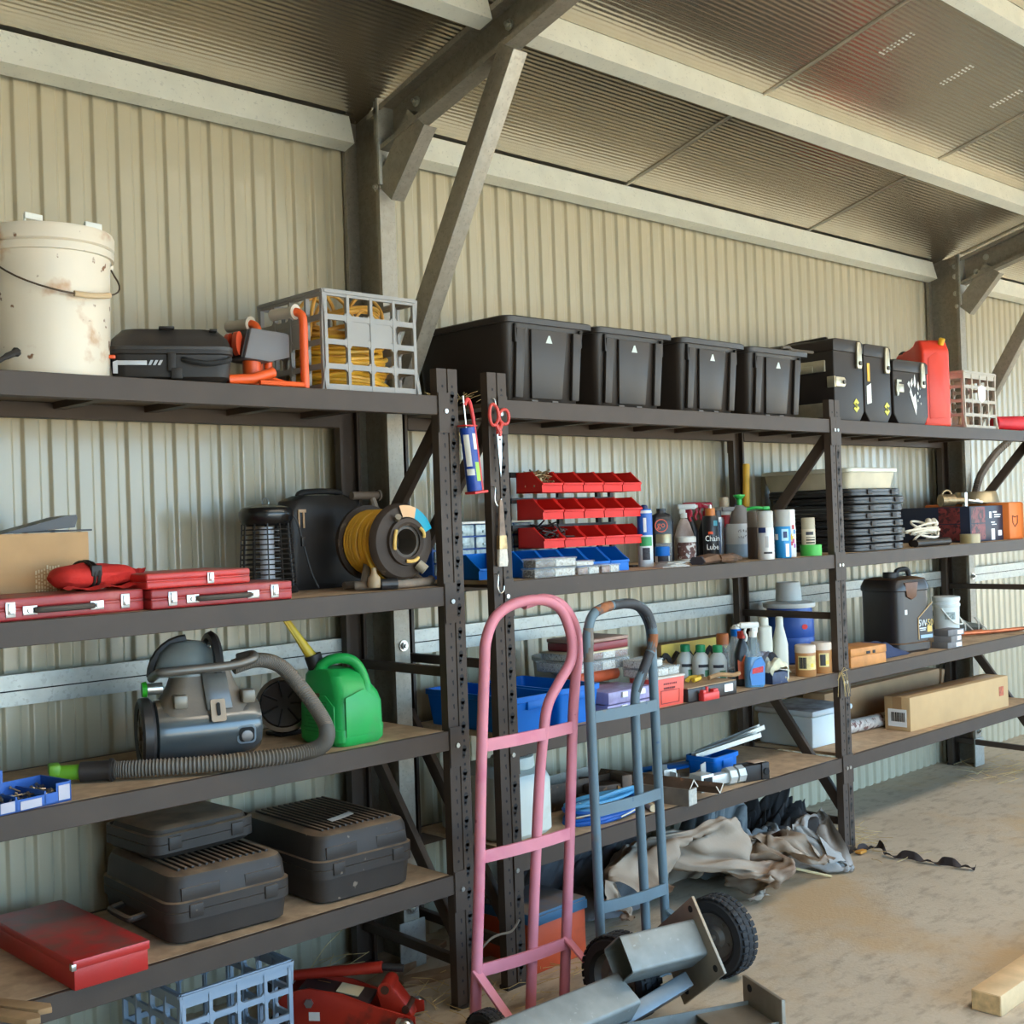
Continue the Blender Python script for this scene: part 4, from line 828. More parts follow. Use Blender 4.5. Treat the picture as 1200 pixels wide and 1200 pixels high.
for (f0, f1, a0, a1, m_, nm) in ((.12, .62, 3.3, 4.1, CREAM, 'white_label'), (.1, .35, 4.6, 5.3, CREAM, 'white_label'), (.55, .85, 4.5, 5.3, mat('label_lime', (160, 206, 80), .5), 'lime_label'), (.66, .76, 3.2, 4.3, CREAM, 'white_label')):
    b = MB(); p0, p1 = V((-.010, 0, -.09)), V((.014, 0, -.290)); vv = []
    for i in range(9):
        a = a0+(a1-a0)*i/8
        for f in (f0, f1): q = p0.lerp(p1, f); vv.append((q.x+.0245*cos(a), q.y+.0245*sin(a), q.z))
    b._add(vv, [(2*i, 2*i+1, 2*i+3, 2*i+2) for i in range(8)]); b.build(nm, m_, ct)
t = thing('scissors', 'red handled scissors hung from a hook on the middle upright', 'scissors', (.243, -.018, 1.895))
SCR = mat('scissor_red', (206, 66, 56), .4)
for s, rx, rz_, cx, cz in ((-1, .020, .034, -.020, -.035), (1, .022, .024, .024, -.040)):
    b = MB(); ring = [(cx+rx*cos(a), 0, cz+rz_*sin(a)*(1.0+.15*cos(a)*s)) for a in [2*pi*k/22 for k in range(22)]]
    b.tube(ring, .0055, 8, closed=True); b.tube([(cx*.6, 0, cz-rz_*.9), (s*-.002, s*.002, -.092), (0, s*.002, -.105)], [.007, .008, .006], 8); b.build('finger_loop', SCR, t)
for s in (-1, 1):
    b = MB(); b.prism([(s*.003-.009, -.098), (s*.003+.009, -.098), (s*.001+.007, -.17), (s*.001, -.235), (s*.001-.006, -.17)], .0016, M.Translation((0, s*.0016, 0)) @ rotm(pi/2, 0, 0)); b.build('blade', STEEL, t)
b = MB(); b.cyl((0, -.005, -.115), (0, .004, -.115), .004, 8); b.build('pivot_screw', mat('pivot_dark', (90, 86, 80), .4, .8), t)
b = MB(); b.tube(smooth([(-.018, .012, .012), (-.018, -.002, .012), (-.014, -.004, -.005), (-.012, -.002, -.012)], 3), .0015, 6); o = b.build('nail_hook', STEEL); o.location = (.243, -.018, 1.90); tag(o, 'thin wire hook holding the red scissors', 'hook')
def shook(label, loc):
    b = MB(); b.tube(smooth([(-.006, .014, -.004), (-.010, .008, .0), (-.010, -.004, -.004), (-.014, -.006, -.03), (-.014, -.006, -.045), (-.004, -.006, -.062), (.010, -.006, -.056), (.014, -.006, -.040)], 5), .0022, 7)
    o = b.build('wire_hook', STEEL); o.location = loc; return tag(o, label, 'hook', 'wire hooks on the middle upright')
shook('upper wire hook, carrying the paintbrush', (.232, -.008, 1.628)); shook('lower empty wire hook, below the paintbrush', (.232, -.008, 1.345))
t = thing('paintbrush', 'worn paintbrush with pale bristles hung on the middle upright', 'paintbrush', (.240, -.016, 1.585))
b = MB(); b.loft([rsec(w_, d, .003, z, 2) for w_, d, z in ((.010, .007, .0), (.016, .010, -.015), (.020, .012, -.04), (.024, .012, -.09), (.030, .014, -.118))]); b.build('handle', mat('brush_handle', (134, 112, 94), .6, 0, .25, 30), t)
b = MB(); b.loft([rsec(w_, d, .003, z, 2) for w_, d, z in ((.032, .016, -.116), (.036, .017, -.160))]); b.build('ferrule', mat('ferrule', (170, 140, 96), .35, .6, .3, 60), t)
b = MB(); b.loft([rsec(w_, d, .003, z, 2) for w_, d, z in ((.034, .015, -.158), (.040, .016, -.20), (.038, .010, -.216))]); b.build('bristles', mat('bristles', (222, 212, 196), .9, 0, .1, 120, .4, 400), t)
# ================================================================ second shelf, middle bay
Z2R, Z3R, Z4R = Z2, .801, .425
DBLUE = mat('cabinet_blue', (34, 74, 140), .45, 0, .06, 10)
t = thing('drawer_cabinet', 'blue small parts cabinet with clear drawers and a white top, behind the rack uprights', 'cabinet', (.535, .455, Z2R))
b = MB(); b.b2((-.245, -.06, 0), (.245, .075, .19), .003)
b.build('case', DBLUE, t)
b = MB(); b.b2((-.25, -.07, .191), (.25, .078, .2), .003); b.build('top_panel', WHITEP, t)
b0 = None
for r in range(4):
    for c in range(5):
        x = -.245+.49*(c+.5)/5; z = .012+.045*r+.0215
        b = MB(); b.box((x, -.066, z), (.088, .012, .039), .003); b.box((x, -.074, z-.006), (.03, .008, .010), .002); b.build('drawer', mat('drawer_clear', (176, 190, 188), .25, 0, .35, 46), t)
def bin_mesh(b, w, d, h, lip=.45, m=None):
    T = .003; pr = [(-d/2, 0), (d/2, 0), (d/2, h), (-d/2+d*.38, h), (-d/2+d*.12, h*.62), (-d/2-.004, h*lip)]
    for x in (-w/2, w/2-T): b.prism(pr, T, M.Translation((x, 0, 0)) @ rotm(pi/2, 0, pi/2))
    b.b2((-w/2, -d/2, 0), (w/2, d/2, T)); b.b2((-w/2, d/2-T, 0), (w/2, d/2, h))
    b.box((0, -d/2-.001, h*lip/2), (w, T, h*lip), rot=M.Rotation(-.06, 4, 'X')); b.box((0, -d/2-.004, h*lip-.004), (w, .008, .008), .001)
    for x in (-w/2+.0015, w/2-.0015): b.tube([(x, -d/2-.004, h*lip), (x, -d/2+d*.12, h*.62), (x, -d/2+d*.38, h)], .003, 5)
    return b
def pbin(label, loc, rz, w, d, h, m, group=None, name='storage_bin', lip=.45):
    o = bin_mesh(MB(), w, d, h, lip).build(name, m); o.location = loc; o.rotation_euler = (0, 0, rz); return tag(o, label, 'bin', group)
pbin('single blue parts bin in front of the drawer cabinet, between the two uprights', (.40, .26, Z2R), 0, .19, .17, .085, BLUEP)
t = thing('bin_rack', 'dark steel rail rack carrying three rows of red bins', 'rack', (.905, .335, Z2R))
b = MB(); 
for x in (-.29, -.02, .20, .275): b.b2((x-.010, .0, 0), (x+.010, .014, .375))
b.build('post', BLKP, t)
for z in (.355, .26, .16): b = MB(); b.b2((-.285, -.008, z), (.285, .0, z+.020)); b.build('rail', BLKP, t)
b = MB(); b.b2((-.29, -.12, 0), (-.26, .06, .008)); b.build('foot', BLKP, t); b = MB(); b.b2((.25, -.12, 0), (.28, .06, .008)); b.build('foot', BLKP, t)
ORD = ('first from the left', 'second from the left', 'third from the left', 'fourth from the left', 'last on the right'); RW = ('top', 'middle', 'bottom')
rb = None
for r, z in enumerate((1.614, 1.516, 1.412)):
    for c in range(5):
        lb = 'red parts bin, %s in the %s row of the rack' % (ORD[c], RW[r]); loc = (.699+c*.1105, .262, z)
        if rb is None: rb = pbin(lb, loc, 0, .106, .130, .076, REDP, 'red bins on the rail rack')
        else: dup(rb, loc, None, lb)
R = random.Random(11)
def heap(name, label, loc, n, sx, sy, h, L_, r, m, seed, head=True, cat='fixings'):
    R = random.Random(seed); b = MB()
    for k in range(n):
        p = V((R.uniform(-sx, sx), R.uniform(-sy, sy), R.uniform(.2, 1)*h)); a = R.uniform(0, 2*pi); q = V((cos(a), sin(a), R.uniform(-.4, .7)))*L_*R.uniform(.5, 1)
        b.cyl(p-q, p+q, r, 5)
        if head: b.cyl(p+q, p+q*1.2, r*2, 6)
    o = b.build(name, m); o.location = loc; return tag(o, label, cat, kind='stuff')
heap('screws', 'tangle of screws overflowing the first top red bin', (.695, .262, 1.63), 60, .035, .045, .062, .022, .002, mat('brass_screw', (176, 150, 110), .4, .6, .3, 60), 21)
heap('tie_bundle', 'dark bundle of cable ties in the first two bottom red bins', (.745, .262, 1.43), 40, .06, .045, .06, .05, .003, mat('tie_dark', (52, 42, 38), .5), 22, False)
bb = None
for c in range(5):
    lb = 'blue parts bin under the red bins, %s' % ORD[c]; loc = (.505+c*.107, .175, Z2R)
    if bb is None: bb = pbin(lb, loc, 0, .103, .165, .088, BLUEP, 'blue bins under the red bins')
    else: dup(bb, loc, None, lb)
def clearbox(label, loc, w, d, h, n, seed, fill, rz=0, top=None):
    t = thing('screw_box', label, 'box', loc, rz); b = MB(); b.b2((-w/2, -d/2, .0), (w/2, d/2, h-.004), .002); b.build('tray', CLEARP, t)
    b = MB(); b.b2((-w/2-.002, -d/2-.002, h-.006), (w/2+.002, d/2+.002, h), .001); b.build('lid', top or CLEARP, t)
    for k in range(n):
        x = -w/2+w*(k+.5)/n; b = MB(); b.b2((x-w/n/2+.002, -d/2+.001, .002), (x+w/n/2-.002, d/2-.002, h*.82), .003); b.build('contents', fill[k % len(fill)], t)
    return t
FA = mat('fix_dark', (70, 54, 50), .6, .3, .5, 120, speck=(150, 140, 130), sps=160, samt=.55); FB = mat('fix_white', (200, 196, 186), .6, 0, .3, 120, speck=(90, 80, 70), sps=150, samt=.6); FC = mat('fix_rust', (120, 70, 52), .6, .2, .4, 120, speck=(200, 180, 160), sps=150, samt=.62)
clearbox('lower clear box of dark plugs and screws at the front left of the middle shelf', (.515, .045, Z2R), .20, .062, .034, 2, 1, (FA, FB))
clearbox('clear box of screws stacked on top of the dark plug box', (.520, .045, Z2R+.0345), .20, .062, .032, 2, 2, (FA, FB))
clearbox('small clear box of brown fixings, right of the stacked pair', (.685, .045, Z2R), .11, .06, .03, 2, 3, (FC, FB))
clearbox('small clear box of silver fixings in front of the blue bins', (.800, .045, Z2R), .095, .06, .032, 2, 4, (FC, FB))
clearbox('shallow clear packet box on the brown fixings box', (.67, .045, Z2R+.0305), .09, .055, .02, 1, 6, (FB,))
# bottles and cans
def can(name, label, loc, r, h, m, cat='can', cap=None, caph=.2, capr=.9, bands=(), top=None, rz=0, dome=True, group=None, segs=26):
    """cylinder can: body, cap, printed bands (z0,z1,a0,a1,mat) as fractions"""
    t = thing(name, label, cat, loc, rz, group); hb = h*(1-caph)
    b = MB(); pr = [(r*.94, 0), (r, .004), (r, hb-.012)]+([(r*.86, hb-.002), (r*.5, hb)] if dome else [(r, hb), (r*.6, hb)])+[(0, hb)]
    b.lathe(pr, segs); b.build('body', m, t)
    if cap: b = MB(); b.lathe([(r*capr, hb-.010), (r*capr, h-.004), (r*capr*.92, h), (0, h)], segs); b.build('cap', cap, t)
    for q in bands: band(t, r, h, *q)
    return t
def band(t, r, h, z0, z1, a0, a1, m, nm='label', off=.0006):
    b = MB(); n = max(3, int((a1-a0)/.25)); vv = [((r+off)*cos(a0+(a1-a0)*i/n), (r+off)*sin(a0+(a1-a0)*i/n), h*z) for i in range(n+1) for z in (z0, z1)]
    b._add(vv, [(2*i, 2*i+2, 2*i+3, 2*i+1) for i in range(n)]); return b.build(nm, m, t, norm=False)
VW = -pi/2-.75      # direction from the goods towards the doorway side
WLAB = mat('label_white', (230, 230, 226), .5); NAVY = mat('label_navy', (22, 42, 92), .45); GRNL = mat('label_green', (50, 150, 84), .5)
LTX = mat('print_dark', (52, 50, 56), .6, 0, .5, 120)
t = can('sealant_tube', 'blue and white sealant cartridge standing left of the black aerosols', (1.215, .20, Z2R), .030, .225, mat('tube_white', (214, 220, 222), .4), 'sealant', BLUEP, .0)
band(t, .030, .225, .55, .93, VW-1.4, VW+1.4, mat('tube_blue', (28, 92, 178), .4)); band(t, .030, .225, .36, .52, VW-.9, VW+.9, GRNL); band(t, .030, .225, .12, .33, VW-.5, VW+.5, LTX); band(t, .0304, .225, .6, .85, VW-.28, VW+.1, WLAB)
b = MB(); b.lathe([(.016, .222), (.014, .236), (.008, .242), (0, .242)], 14); b.build('nozzle_cap', NAVY, t)
t = thing('polish_bottle', 'flat black bottle with a round red emblem reading go', 'bottle', (1.60, .43, Z2R), rad(-40)); b = MB(); rbody(b, [(.095, .05, .02, 0), (.10, .055, .02, .01), (.10, .055, .02, .17), (.085, .045, .02, .20), (.04, .03, .014, .21), (.04, .03, .014, .228)]); b.build('body', mat('bottle_black', (24, 24, 28), .35), t)
b = MB(); b.lathe([(.024, 0), (.028, 0), (.028, .002), (.024, .002)], 24, M.Translation((-.006, -.0282, .155)) @ rotm(pi/2, 0, 0), cap=False); o = b.build('emblem_ring', mat('emblem_orange', (226, 84, 44), .4), t)
text('emblem_text', 'go', .036, t, (-.006, -.0285, .158), m=MATS['emblem_orange'])
t = can('glass_jar', 'clear glass jar behind the small blue lidded jar', (1.520, .355, Z2R), .033, .12, CLEARP, 'jar', mat('jar_lid', (176, 168, 140), .4, .5), .22, 1.0); 
b = MB(); b.lathe([(.029, .004), (.029, .06), (0, .062)], 18); b.build('contents', FA, t)
t = can('lidded_jar', 'small white jar with a bright blue lid', (1.385, .255, Z2R), .030, .072, WHITEP, 'jar', BLUEP, .38, 1.02); band(t, .030, .072, .15, .5, VW-.8, VW+.8, LTX)
def trigger(t, z, m, m2, s=1.0, face=-1):
    b = MB(); b.cyl((0, 0, z-.018*s), (0, 0, z+.006*s), .017*s, 16); b.box((face*.016*s, 0, z+.034*s), (.085*s, .026*s, .026*s), .006*s); b.box((-face*.006*s, 0, z+.014*s), (.03*s, .022*s, .03*s), .005*s); b.cyl((face*.055*s, 0, z+.034*s), (face*.068*s, 0, z+.034*s), .008*s, 10); h = b.build('spray_head', m, t)
    b = MB(); b.tube(smooth([(face*.030*s, 0, z+.024*s), (face*.036*s, 0, z+.004*s), (face*.028*s, 0, z-.016*s), (face*.034*s, 0, z-.034*s)], 4), .006*s, 8); b.build('trigger', m2, h)
t = thing('trigger_bottle', 'clear trigger spray bottle with a red and white spray head', 'spray bottle', (1.785, .455, Z2R), rad(-40))
b = MB(); rbody(b, [(.085, .05, .02, 0), (.09, .055, .02, .01), (.088, .055, .02, .10), (.05, .04, .016, .16), (.03, .03, .014, .18)]); b.build('body', mat('bottle_pinkclear', (196, 176, 166), .3, 0, .2, 20, alpha=.8), t); trigger(t, .2, WHITEP, mat('trig_red', (206, 40, 56), .4), .95, 1)
b = MB(); b.box((0, -.028, .07), (.05, .002, .06), .0005); b.build('label', LTX, t)
for i, (x, y, zz) in enumerate(((1.90, .515, .235), (2.035, .52, .24))):
    t = thing('trigger_bottle', ('dark bottle with a crimson spray head, behind the clear trigger bottle', 'dark bottle with a crimson spray head, behind the black lube can')[i], 'spray bottle', (x, y, Z2R), rad(-60+40*i))
    b = MB(); rbody(b, [(.075, .05, .02, 0), (.08, .052, .02, .12), (.03, .03, .014, .19)]); b.build('body', MATS['bottle_black'], t); trigger(t, .205, mat('crimson', (190, 24, 52), .4), MATS['crimson'], 1.0, (1, -1)[i])
t = can('tub', 'small white tub with a printed label in front of the spray bottles', (1.675, .36, Z2R), .042, .105, WHITEP, 'tub', WHITEP, .14, 1.04); band(t, .042, .105, .1, .8, VW-1.2, VW+1.2, mat('tub_print', (120, 84, 76), .6, 0, .5, 60, speck=(220, 216, 210), sps=60, samt=.55))
t = can('aerosol_can', 'black chain lube aerosol with an orange collar', (1.765, .295, Z2R), .0345, .222, MATS['bottle_black'], 'aerosol', mat('collar_orange', (206, 120, 50), .5), .14, .62)
text('lettering', 'Chain', .034, t, (.0335*cos(VW)-.004, .0335*sin(VW)-.004, .092), rz=VW+pi/2, ry=0, m=WLAB, sx=.8); text('lettering', 'Lube', .034, t, (.0335*cos(VW)-.004, .0335*sin(VW)-.004, .056), rz=VW+pi/2, m=WLAB, sx=.8)
band(t, .0345, .222, .66, .76, VW+.2, VW+.8, mat('badge_blue', (70, 150, 170), .5)); band(t, .0345, .222, .5, .55, VW-.5, VW+.1, MATS['emblem_orange'])
b = MB(); b.cyl((0, 0, .22), (0, 0, .236), .007, 10); b.cyl((0, 0, .232), (-.04, .01, .242), .0016, 6); b.build('nozzle', STEEL, t)
t = can('aerosol_can', 'slim silver aerosol can right of the black chain lube can', (1.955, .40, Z2R), .030, .212, mat('can_silver', (170, 176, 184), .3, .7), 'aerosol', mat('cap_grey', (96, 96, 98), .5), .14, .6); band(t, .030, .212, .1, .75, VW-.5, VW+.25, mat('band_slate', (70, 84, 110), .4, .3))
t = can('bottle', 'white bottle with a cream cap behind the pump sprayer', (2.13, .49, Z2R), .046, .272, WHITEP, 'bottle', mat('cap_cream', (226, 196, 160), .5), .16, .46); band(t, .046, .272, .3, .7, VW-.9, VW+.4, mat('band_red', (176, 40, 44), .5))
b = MB(); b.prism([(-.03, .06), (.03, .10), (.045, .24), (.015, .235)], .003, M.Translation((-.02, -.056, 0)) @ rotm(pi/2, 0, -.7)); b.build('flash', mat('flash_navy', (40, 56, 90), .5), t)
t = thing('pump_sprayer', 'white pressure sprayer with grey shoulder and bright green pump knob', 'sprayer', (2.02, .325, Z2R), rad(-38))
b = MB(); b.lathe([(.064, 0), (.068, .006), (.068, .13), (.060, .15), (0, .15)], 28); b.build('tank', mat('tank_milky', (216, 222, 226), .35, 0, .05, 4), t)
b = MB(); b.lathe([(.0685, .004), (.0685, .06)], 28, cap=False); b.build('liquid_line', mat('liquid_pale', (158, 180, 200), .35), t)
b = MB(); b.lathe([(.046, .148), (.040, .19), (.026, .222), (.016, .232), (0, .232)], 24); 
b.box((-.045, 0, .216), (.07, .022, .02), .004); b.build('shoulder', mat('shoulder_grey', (138, 130, 124), .5), t)
b = MB(); b.lathe([(.012, .23), (.011, .258), (.026, .272), (.026, .278), (0, .28)], 18); b.build('pump_knob', mat('knob_green', (52, 176, 76), .4), t)
b = MB(); R = random.Random(4)
for row, zz in enumerate((.118, .092)):
    x = -.03
    while x < .028:
        q = [(x+R.uniform(0, .008), -.0690, zz+R.uniform(-.007, .008)) for _ in range(4)]; b.tube(q, .0011, 4); x += .010
b.build('handwriting', INK, t); band(t, .068, .28, .3, .42, -pi/2+.5, -pi/2+1.0, GRNL)
b = MB(); b.tube(smooth([(.03, -.01, .21), (.06, -.02, .218), (.10, -.02, .215)], 4), .007, 8); b.box((.115, -.02, .215), (.03, .018, .016), .003); b.build('green_trigger', MATS['knob_green'], t)
b = MB(); b.cyl((0, 0, 0), (.02, .0, .235), .003, 8, STEEL); o = thing('roller_handle', 'yellow handled paint roller rod standing behind the pump sprayer', 'tool', (2.235, .455, Z2R)); b.build('rod', STEEL, o)
b = MB(); b.lathe([(.012, 0), (.0165, .01), (.015, .12), (.017, .19), (.015, .2), (0, .2)], 14, M.Translation((.02, 0, .225)) @ rotm(0, .06, 0)); b.build('handle', mat('handle_yellow', (216, 164, 48), .5), o)
t = can('aerosol_can', 'brown grey capped aerosol half hidden behind the two white cans', (1.862, .135, Z2R), .034, .200, mat('can_brown', (84, 70, 62), .5), 'aerosol', mat('cap_taupe', (128, 118, 106), .5), .28, .96)
t = can('aerosol_can', 'white aerosol with pale grey cap, first of the front row', (1.808, .046, Z2R), .034, .202, mat('can_white', (216, 214, 208), .35, .1), 'aerosol', mat('cap_pale', (190, 188, 180), .45), .30, .96); band(t, .034, .202, .55, .66, VW-1.2, VW-.2, NAVY); band(t, .034, .202, .12, .16, VW-.5, VW+.6, LTX); band(t, .034, .202, .25, .48, VW-.3, VW+.1, mat('print_pale', (176, 172, 168), .6))
t = can('aerosol_can', 'bright blue aerosol with grey cap in the front row', (1.932, .046, Z2R), .034, .205, mat('can_blue', (20, 128, 186), .35, .1), 'aerosol', mat('cap_grey2', (160, 158, 150), .45), .30, .96); band(t, .034, .205, .36, .60, VW-.35, VW+.55, mat('swirl_pale', (160, 206, 226), .5)); band(t, .034, .205, .03, .3, VW+.1, VW+.6, WLAB); band(t, .0343, .205, .42, .55, VW-.15, VW+.35, NAVY); band(t, .034, .205, .38, .5, VW-1.3, VW-.8, WLAB)
t = can('aerosol_can', 'white aerosol printed with a yellow flower, right end of the front row', (2.030, .085, Z2R), .034, .205, MATS['can_white'], 'aerosol', WHITEP, .30, .96)
b = MB()
fl = M.Translation((.0348*cos(VW+.1), .0348*sin(VW+.1), .085)) @ rotm(pi/2, 0, VW+.1+pi/2)
b.prism([(q*cos(a), q*sin(a)) for k in range(16) for a, q in ((2*pi*k/16, .020 if k % 2 else .008),)], .0012, fl); b.build('flower_print', mat('flower_yellow', (240, 196, 40), .5), t)
for k, (dz, da, c) in enumerate(((.06, .5, (190, 60, 120)), (.05, .2, (200, 50, 60)), (.10, .7, (60, 130, 190)), (.125, -.2, (220, 120, 50)), (.04, .7, (150, 60, 150)), (.12, .5, (190, 40, 50)))): band(t, .0344, 1, dz, dz+.018, VW+da-.16, VW+da+.16, mat('splash_%d' % k, c, .5))
t = thing('tape_roll', 'roll of bright green masking tape on the shelf edge', 'tape', (2.170, .062, Z2R)); b = MB(); b.lathe([(.034, 0), (.046, 0), (.046, .048), (.034, .048), (.034, 0)], 30, cap=False); b.build('tape', mat('tape_green', (72, 176, 66), .5), t)
b = MB(); b.lathe([(.030, .001), (.034, .001), (.034, .047), (.030, .047), (.030, .001)], 26, cap=False); b.build('core', CARD, t)
t = can('aerosol_can', 'beige aerosol can standing on the green tape roll', (2.160, .066, Z2R+.0485), .030, .118, mat('can_beige', (206, 192, 164), .4), 'aerosol', mat('cap_tan', (176, 164, 138), .5), .34, .98); band(t, .030, .118, .36, .48, VW-.6, VW+.5, LTX); band(t, .030, .118, .05, .10, VW-.6, VW+.8, INK); band(t, .030, .118, .15, .20, VW-.6, VW+.8, INK); band(t, .030, .118, .25, .28, VW-.6, VW+.8, INK)
# papers, glove, small blue can
R = random.Random(14)
for k in range(4):
    b = MB(); b.b2((-.065, -.035, 0), (.065, .035, .004), .001); b.box((.02, -.01, .0045), (.05, .03, .0006), m=None); o = b.build('packet', mat('packet_paper_%d' % (k % 2), ((206, 202, 194), (176, 172, 160))[k % 2], .6, 0, .25, 60)); o.location = (1.20+.02*k, .065+.012*k, Z2R+.0045*k); o.rotation_euler = (0, 0, rad((-12, 8, 22, -5)[k]))
    tag(o, ('lowest', 'second', 'third', 'topmost')[k]+' flat paper packet in the little pile at the shelf edge', 'packet', 'paper packets at the shelf edge')
t = thing('work_glove', 'dirty brown leather work glove lying over the shelf edge', 'glove', (1.475, .055, Z2R), rad(8)); GLV = mat('glove_brown', (112, 82, 60), .85, 0, .25, 16, .5, 90, dirt=(78, 58, 44), damt=.5, ds=10)
b = MB(); b.loft([[(x, y*w_, z0+zc*h_) for y, zc in ((-1, .35), (-.6, .05), (0, 0), (.6, .05), (1, .35), (.7, .85), (0, 1), (-.7, .85))] for x, w_, h_, z0 in ((-.15, .038, .026, .002), (-.11, .045, .034, .002), (-.06, .048, .040, .002), (.0, .052, .036, .002), (.04, .048, .030, .002))])
for k, (y0, L_, dy) in enumerate(((-.036, .09, -.012), (-.012, .105, -.004), (.012, .10, .006), (.034, .085, .014))): b.tube(smooth([(.02, y0, .02), (.06, y0+dy*.4, .026-.004*k), (.03+L_, y0+dy, .014)], 4), [.014, .014, .0135, .013, .0125, .012, .011, .010, .007], 8)
b.tube(smooth([(-.04, -.04, .02), (.0, -.065, .02), (.04, -.07, .014)], 4), [.015]*5+[.012]*3+[.008], 8); b.build('glove', GLV, t)
b = MB(); b.loft([[(-.155+.01*q, y, .002+z) for y, z in ((-.036, .012), (-.02, .0), (.02, 0), (.036, .012), (.02, .03), (-.02, .032))] for q in (0, 1)]); b.build('cuff', mat('cuff_grey', (60, 56, 60), .8), t)
b = MB(); b.cyl((0, -.03, .016), (.03, .03, .016), .015, 14, bev=.002); o = b.build('small_bottle', mat('navy_bottle', (36, 46, 80), .4)); o.location = (1.345, .05, Z2R); tag(o, 'small navy bottle lying on its side left of the brown glove', 'bottle')
# ================================================================ second shelf, far bay
OC = mat('organiser_black', (46, 42, 40), .4, 0, .08, 8, .04, 200)
NM = ('lowest', 'second from the bottom', 'third from the bottom', 'fourth from the bottom', 'middle', 'fourth from the top', 'third from the top', 'second from the top')
cz = Z2R; oc = None
for k in range(8):
    h = .036; x = 2.735+(.0, .006, -.004, .008, -.012, .0, .02, -.016)[k]; lb = 'flat black organiser case, %s in the stack of eight' % NM[k]; rz = rad((0, .6, -.5, 1, -1.5, .5, -1.2, .8)[k])
    if oc is None:
        oc = thing('organiser_case', lb, 'tool case', (x, .275, cz), rz, 'flat black cases stacked beside the upright')
        b = MB(); rbody(b, [(.44, .47, .05, 0), (.455, .485, .055, .004), (.455, .485, .055, h*.46), (.44, .47, .05, h*.48)]); b.build('base', OC, oc)
        b = MB(); rbody(b, [(.44, .47, .05, h*.5), (.455, .485, .055, h*.52), (.455, .485, .055, h-.006), (.43, .46, .05, h-.001)]); b.build('lid', OC, oc)
        for xx in (-.10, .12): b = MB(); b.box((xx, -.2445, h*.5), (.04, .010, .022), .002); b.build('clasp', BLKP, oc)
    else: dup(oc, (x, .275, cz), rz, lb)
    cz += h+.0005
t = thing('clear_tray', 'cloudy lidded plastic tray on top of the black case stack', 'tray', (2.70, .285, cz)); b = MB(); rbody(b, [(.40, .44, .03, 0), (.43, .47, .03, .075)]); b.build('tray', mat('cloudy_beige', (190, 180, 154), .4, 0, .12, 12), t)
b = MB(); rbody(b, [(.45, .49, .03, .076), (.45, .49, .03, .092), (.43, .47, .03, .095)]); b.build('lid', mat('cloudy_lid', (206, 200, 178), .4, 0, .08, 12), t)
t = thing('power_lead', 'loose bundle of white lead on the shelf right of the black cases', 'cable', (3.22, .075, Z2R+.045)); WC = mat('white_lead', (224, 212, 190), .5)
loopcord(.16, .05, .0, 6, .45, .006, WC, 'lead', 31, .06, 16).build('lead', WC, t)
b = MB(); b.lathe([(0, -.02), (.016, -.016), (.016, .02), (.008, .03), (0, .03)], 12, M.Translation((.04, .0, .07)) @ rotm(0, 1.0, .5)); b.lathe([(0, -.02), (.016, -.016), (.016, .02), (0, .03)], 12, M.Translation((.10, .0, .072)) @ rotm(0, 2.0, .2)); b.build('plug', WC, t)
for k, (x, y, L_) in enumerate(((3.16, .035, .34), (3.25, .10, .38))):
    b = MB(); b.lathe([(.006, 0), (.018, 0), (.018, L_), (.006, L_)], 16, rotm(0, pi/2, 0)); o = b.build('black_tube', BLKP); o.location = (x-.12, y, Z2R+.018); tag(o, ('nearer', 'farther')[k]+' black tube lying under the white lead', 'tube')
NB = mat('box_navy', (26, 32, 52), .5, 0, .06, 6); PIC = mat('picture_red', (116, 44, 44), .5, 0, .4, 26, speck=(60, 24, 28), sps=40, samt=.5); ORB = mat('box_orange', (228, 120, 48), .6, 0, .06, 6)
t = thing('drill_set_box', 'long navy carton with dark red product pictures and white print', 'box', (3.925, .32, Z2R)); b = MB(); b.b2((-.195, -.235, 0), (.195, .22, .19), .002); b.build('carton', NB, t)
def panel(t, a, b_, m, nm, face='front', y=-.2358):
    q = MB(); q.b2((a[0], y, a[1]), (b_[0], y+.001, b_[1])) if face == 'front' else q.b2((y, a[0], a[1]), (y+.001, b_[0], b_[1])); return q.build(nm, m, t)
for (z0, z1) in ((.10, .185), (.01, .095)): panel(t, (-.18, z0), (-.02, z1), PIC, 'picture'); panel(t, (-.18, z0), (-.06, z1), PIC, 'picture', 'side', -.1958)
for (x, z, w_, h) in ((.03, .14, .03, .035), (.075, .155, .05, .008), (.09, .14, .09, .006), (.09, .128, .08, .005), (.05, .10, .05, .006), (.06, .088, .06, .005), (.05, .035, .045, .06), (.13, .04, .05, .03)): panel(t, (x, z-h/2), (x+w_*.9, z+h/2), WLAB, 'print')
for (y, z, w_, h) in ((.16, .06, .04, .05), (.05, .07, .10, .006), (.06, .058, .12, .006), (-.01, .12, .05, .008)): panel(t, (y-w_/2, z-h/2), (y+w_/2, z+h/2), WLAB, 'print', 'side', -.1960)
t = thing('orange_case', 'orange plastic case with a dark outline mark, right of the navy carton', 'case', (4.222, .30, Z2R)); b = MB(); b.b2((-.095, -.25, 0), (.09, .25, .205), .012); b.build('case', ORB, t)
b = MB(); b.tube([(-.03+x, -.251, .10+z) for x, z in ((-.035, .03), (-.03, -.01), (-.005, -.03), (.025, -.012), (.03, .03), (.0, .022), (-.035, .03))], .003, 5); b.build('outline_mark', mat('mark_brown', (120, 60, 30), .6), t)
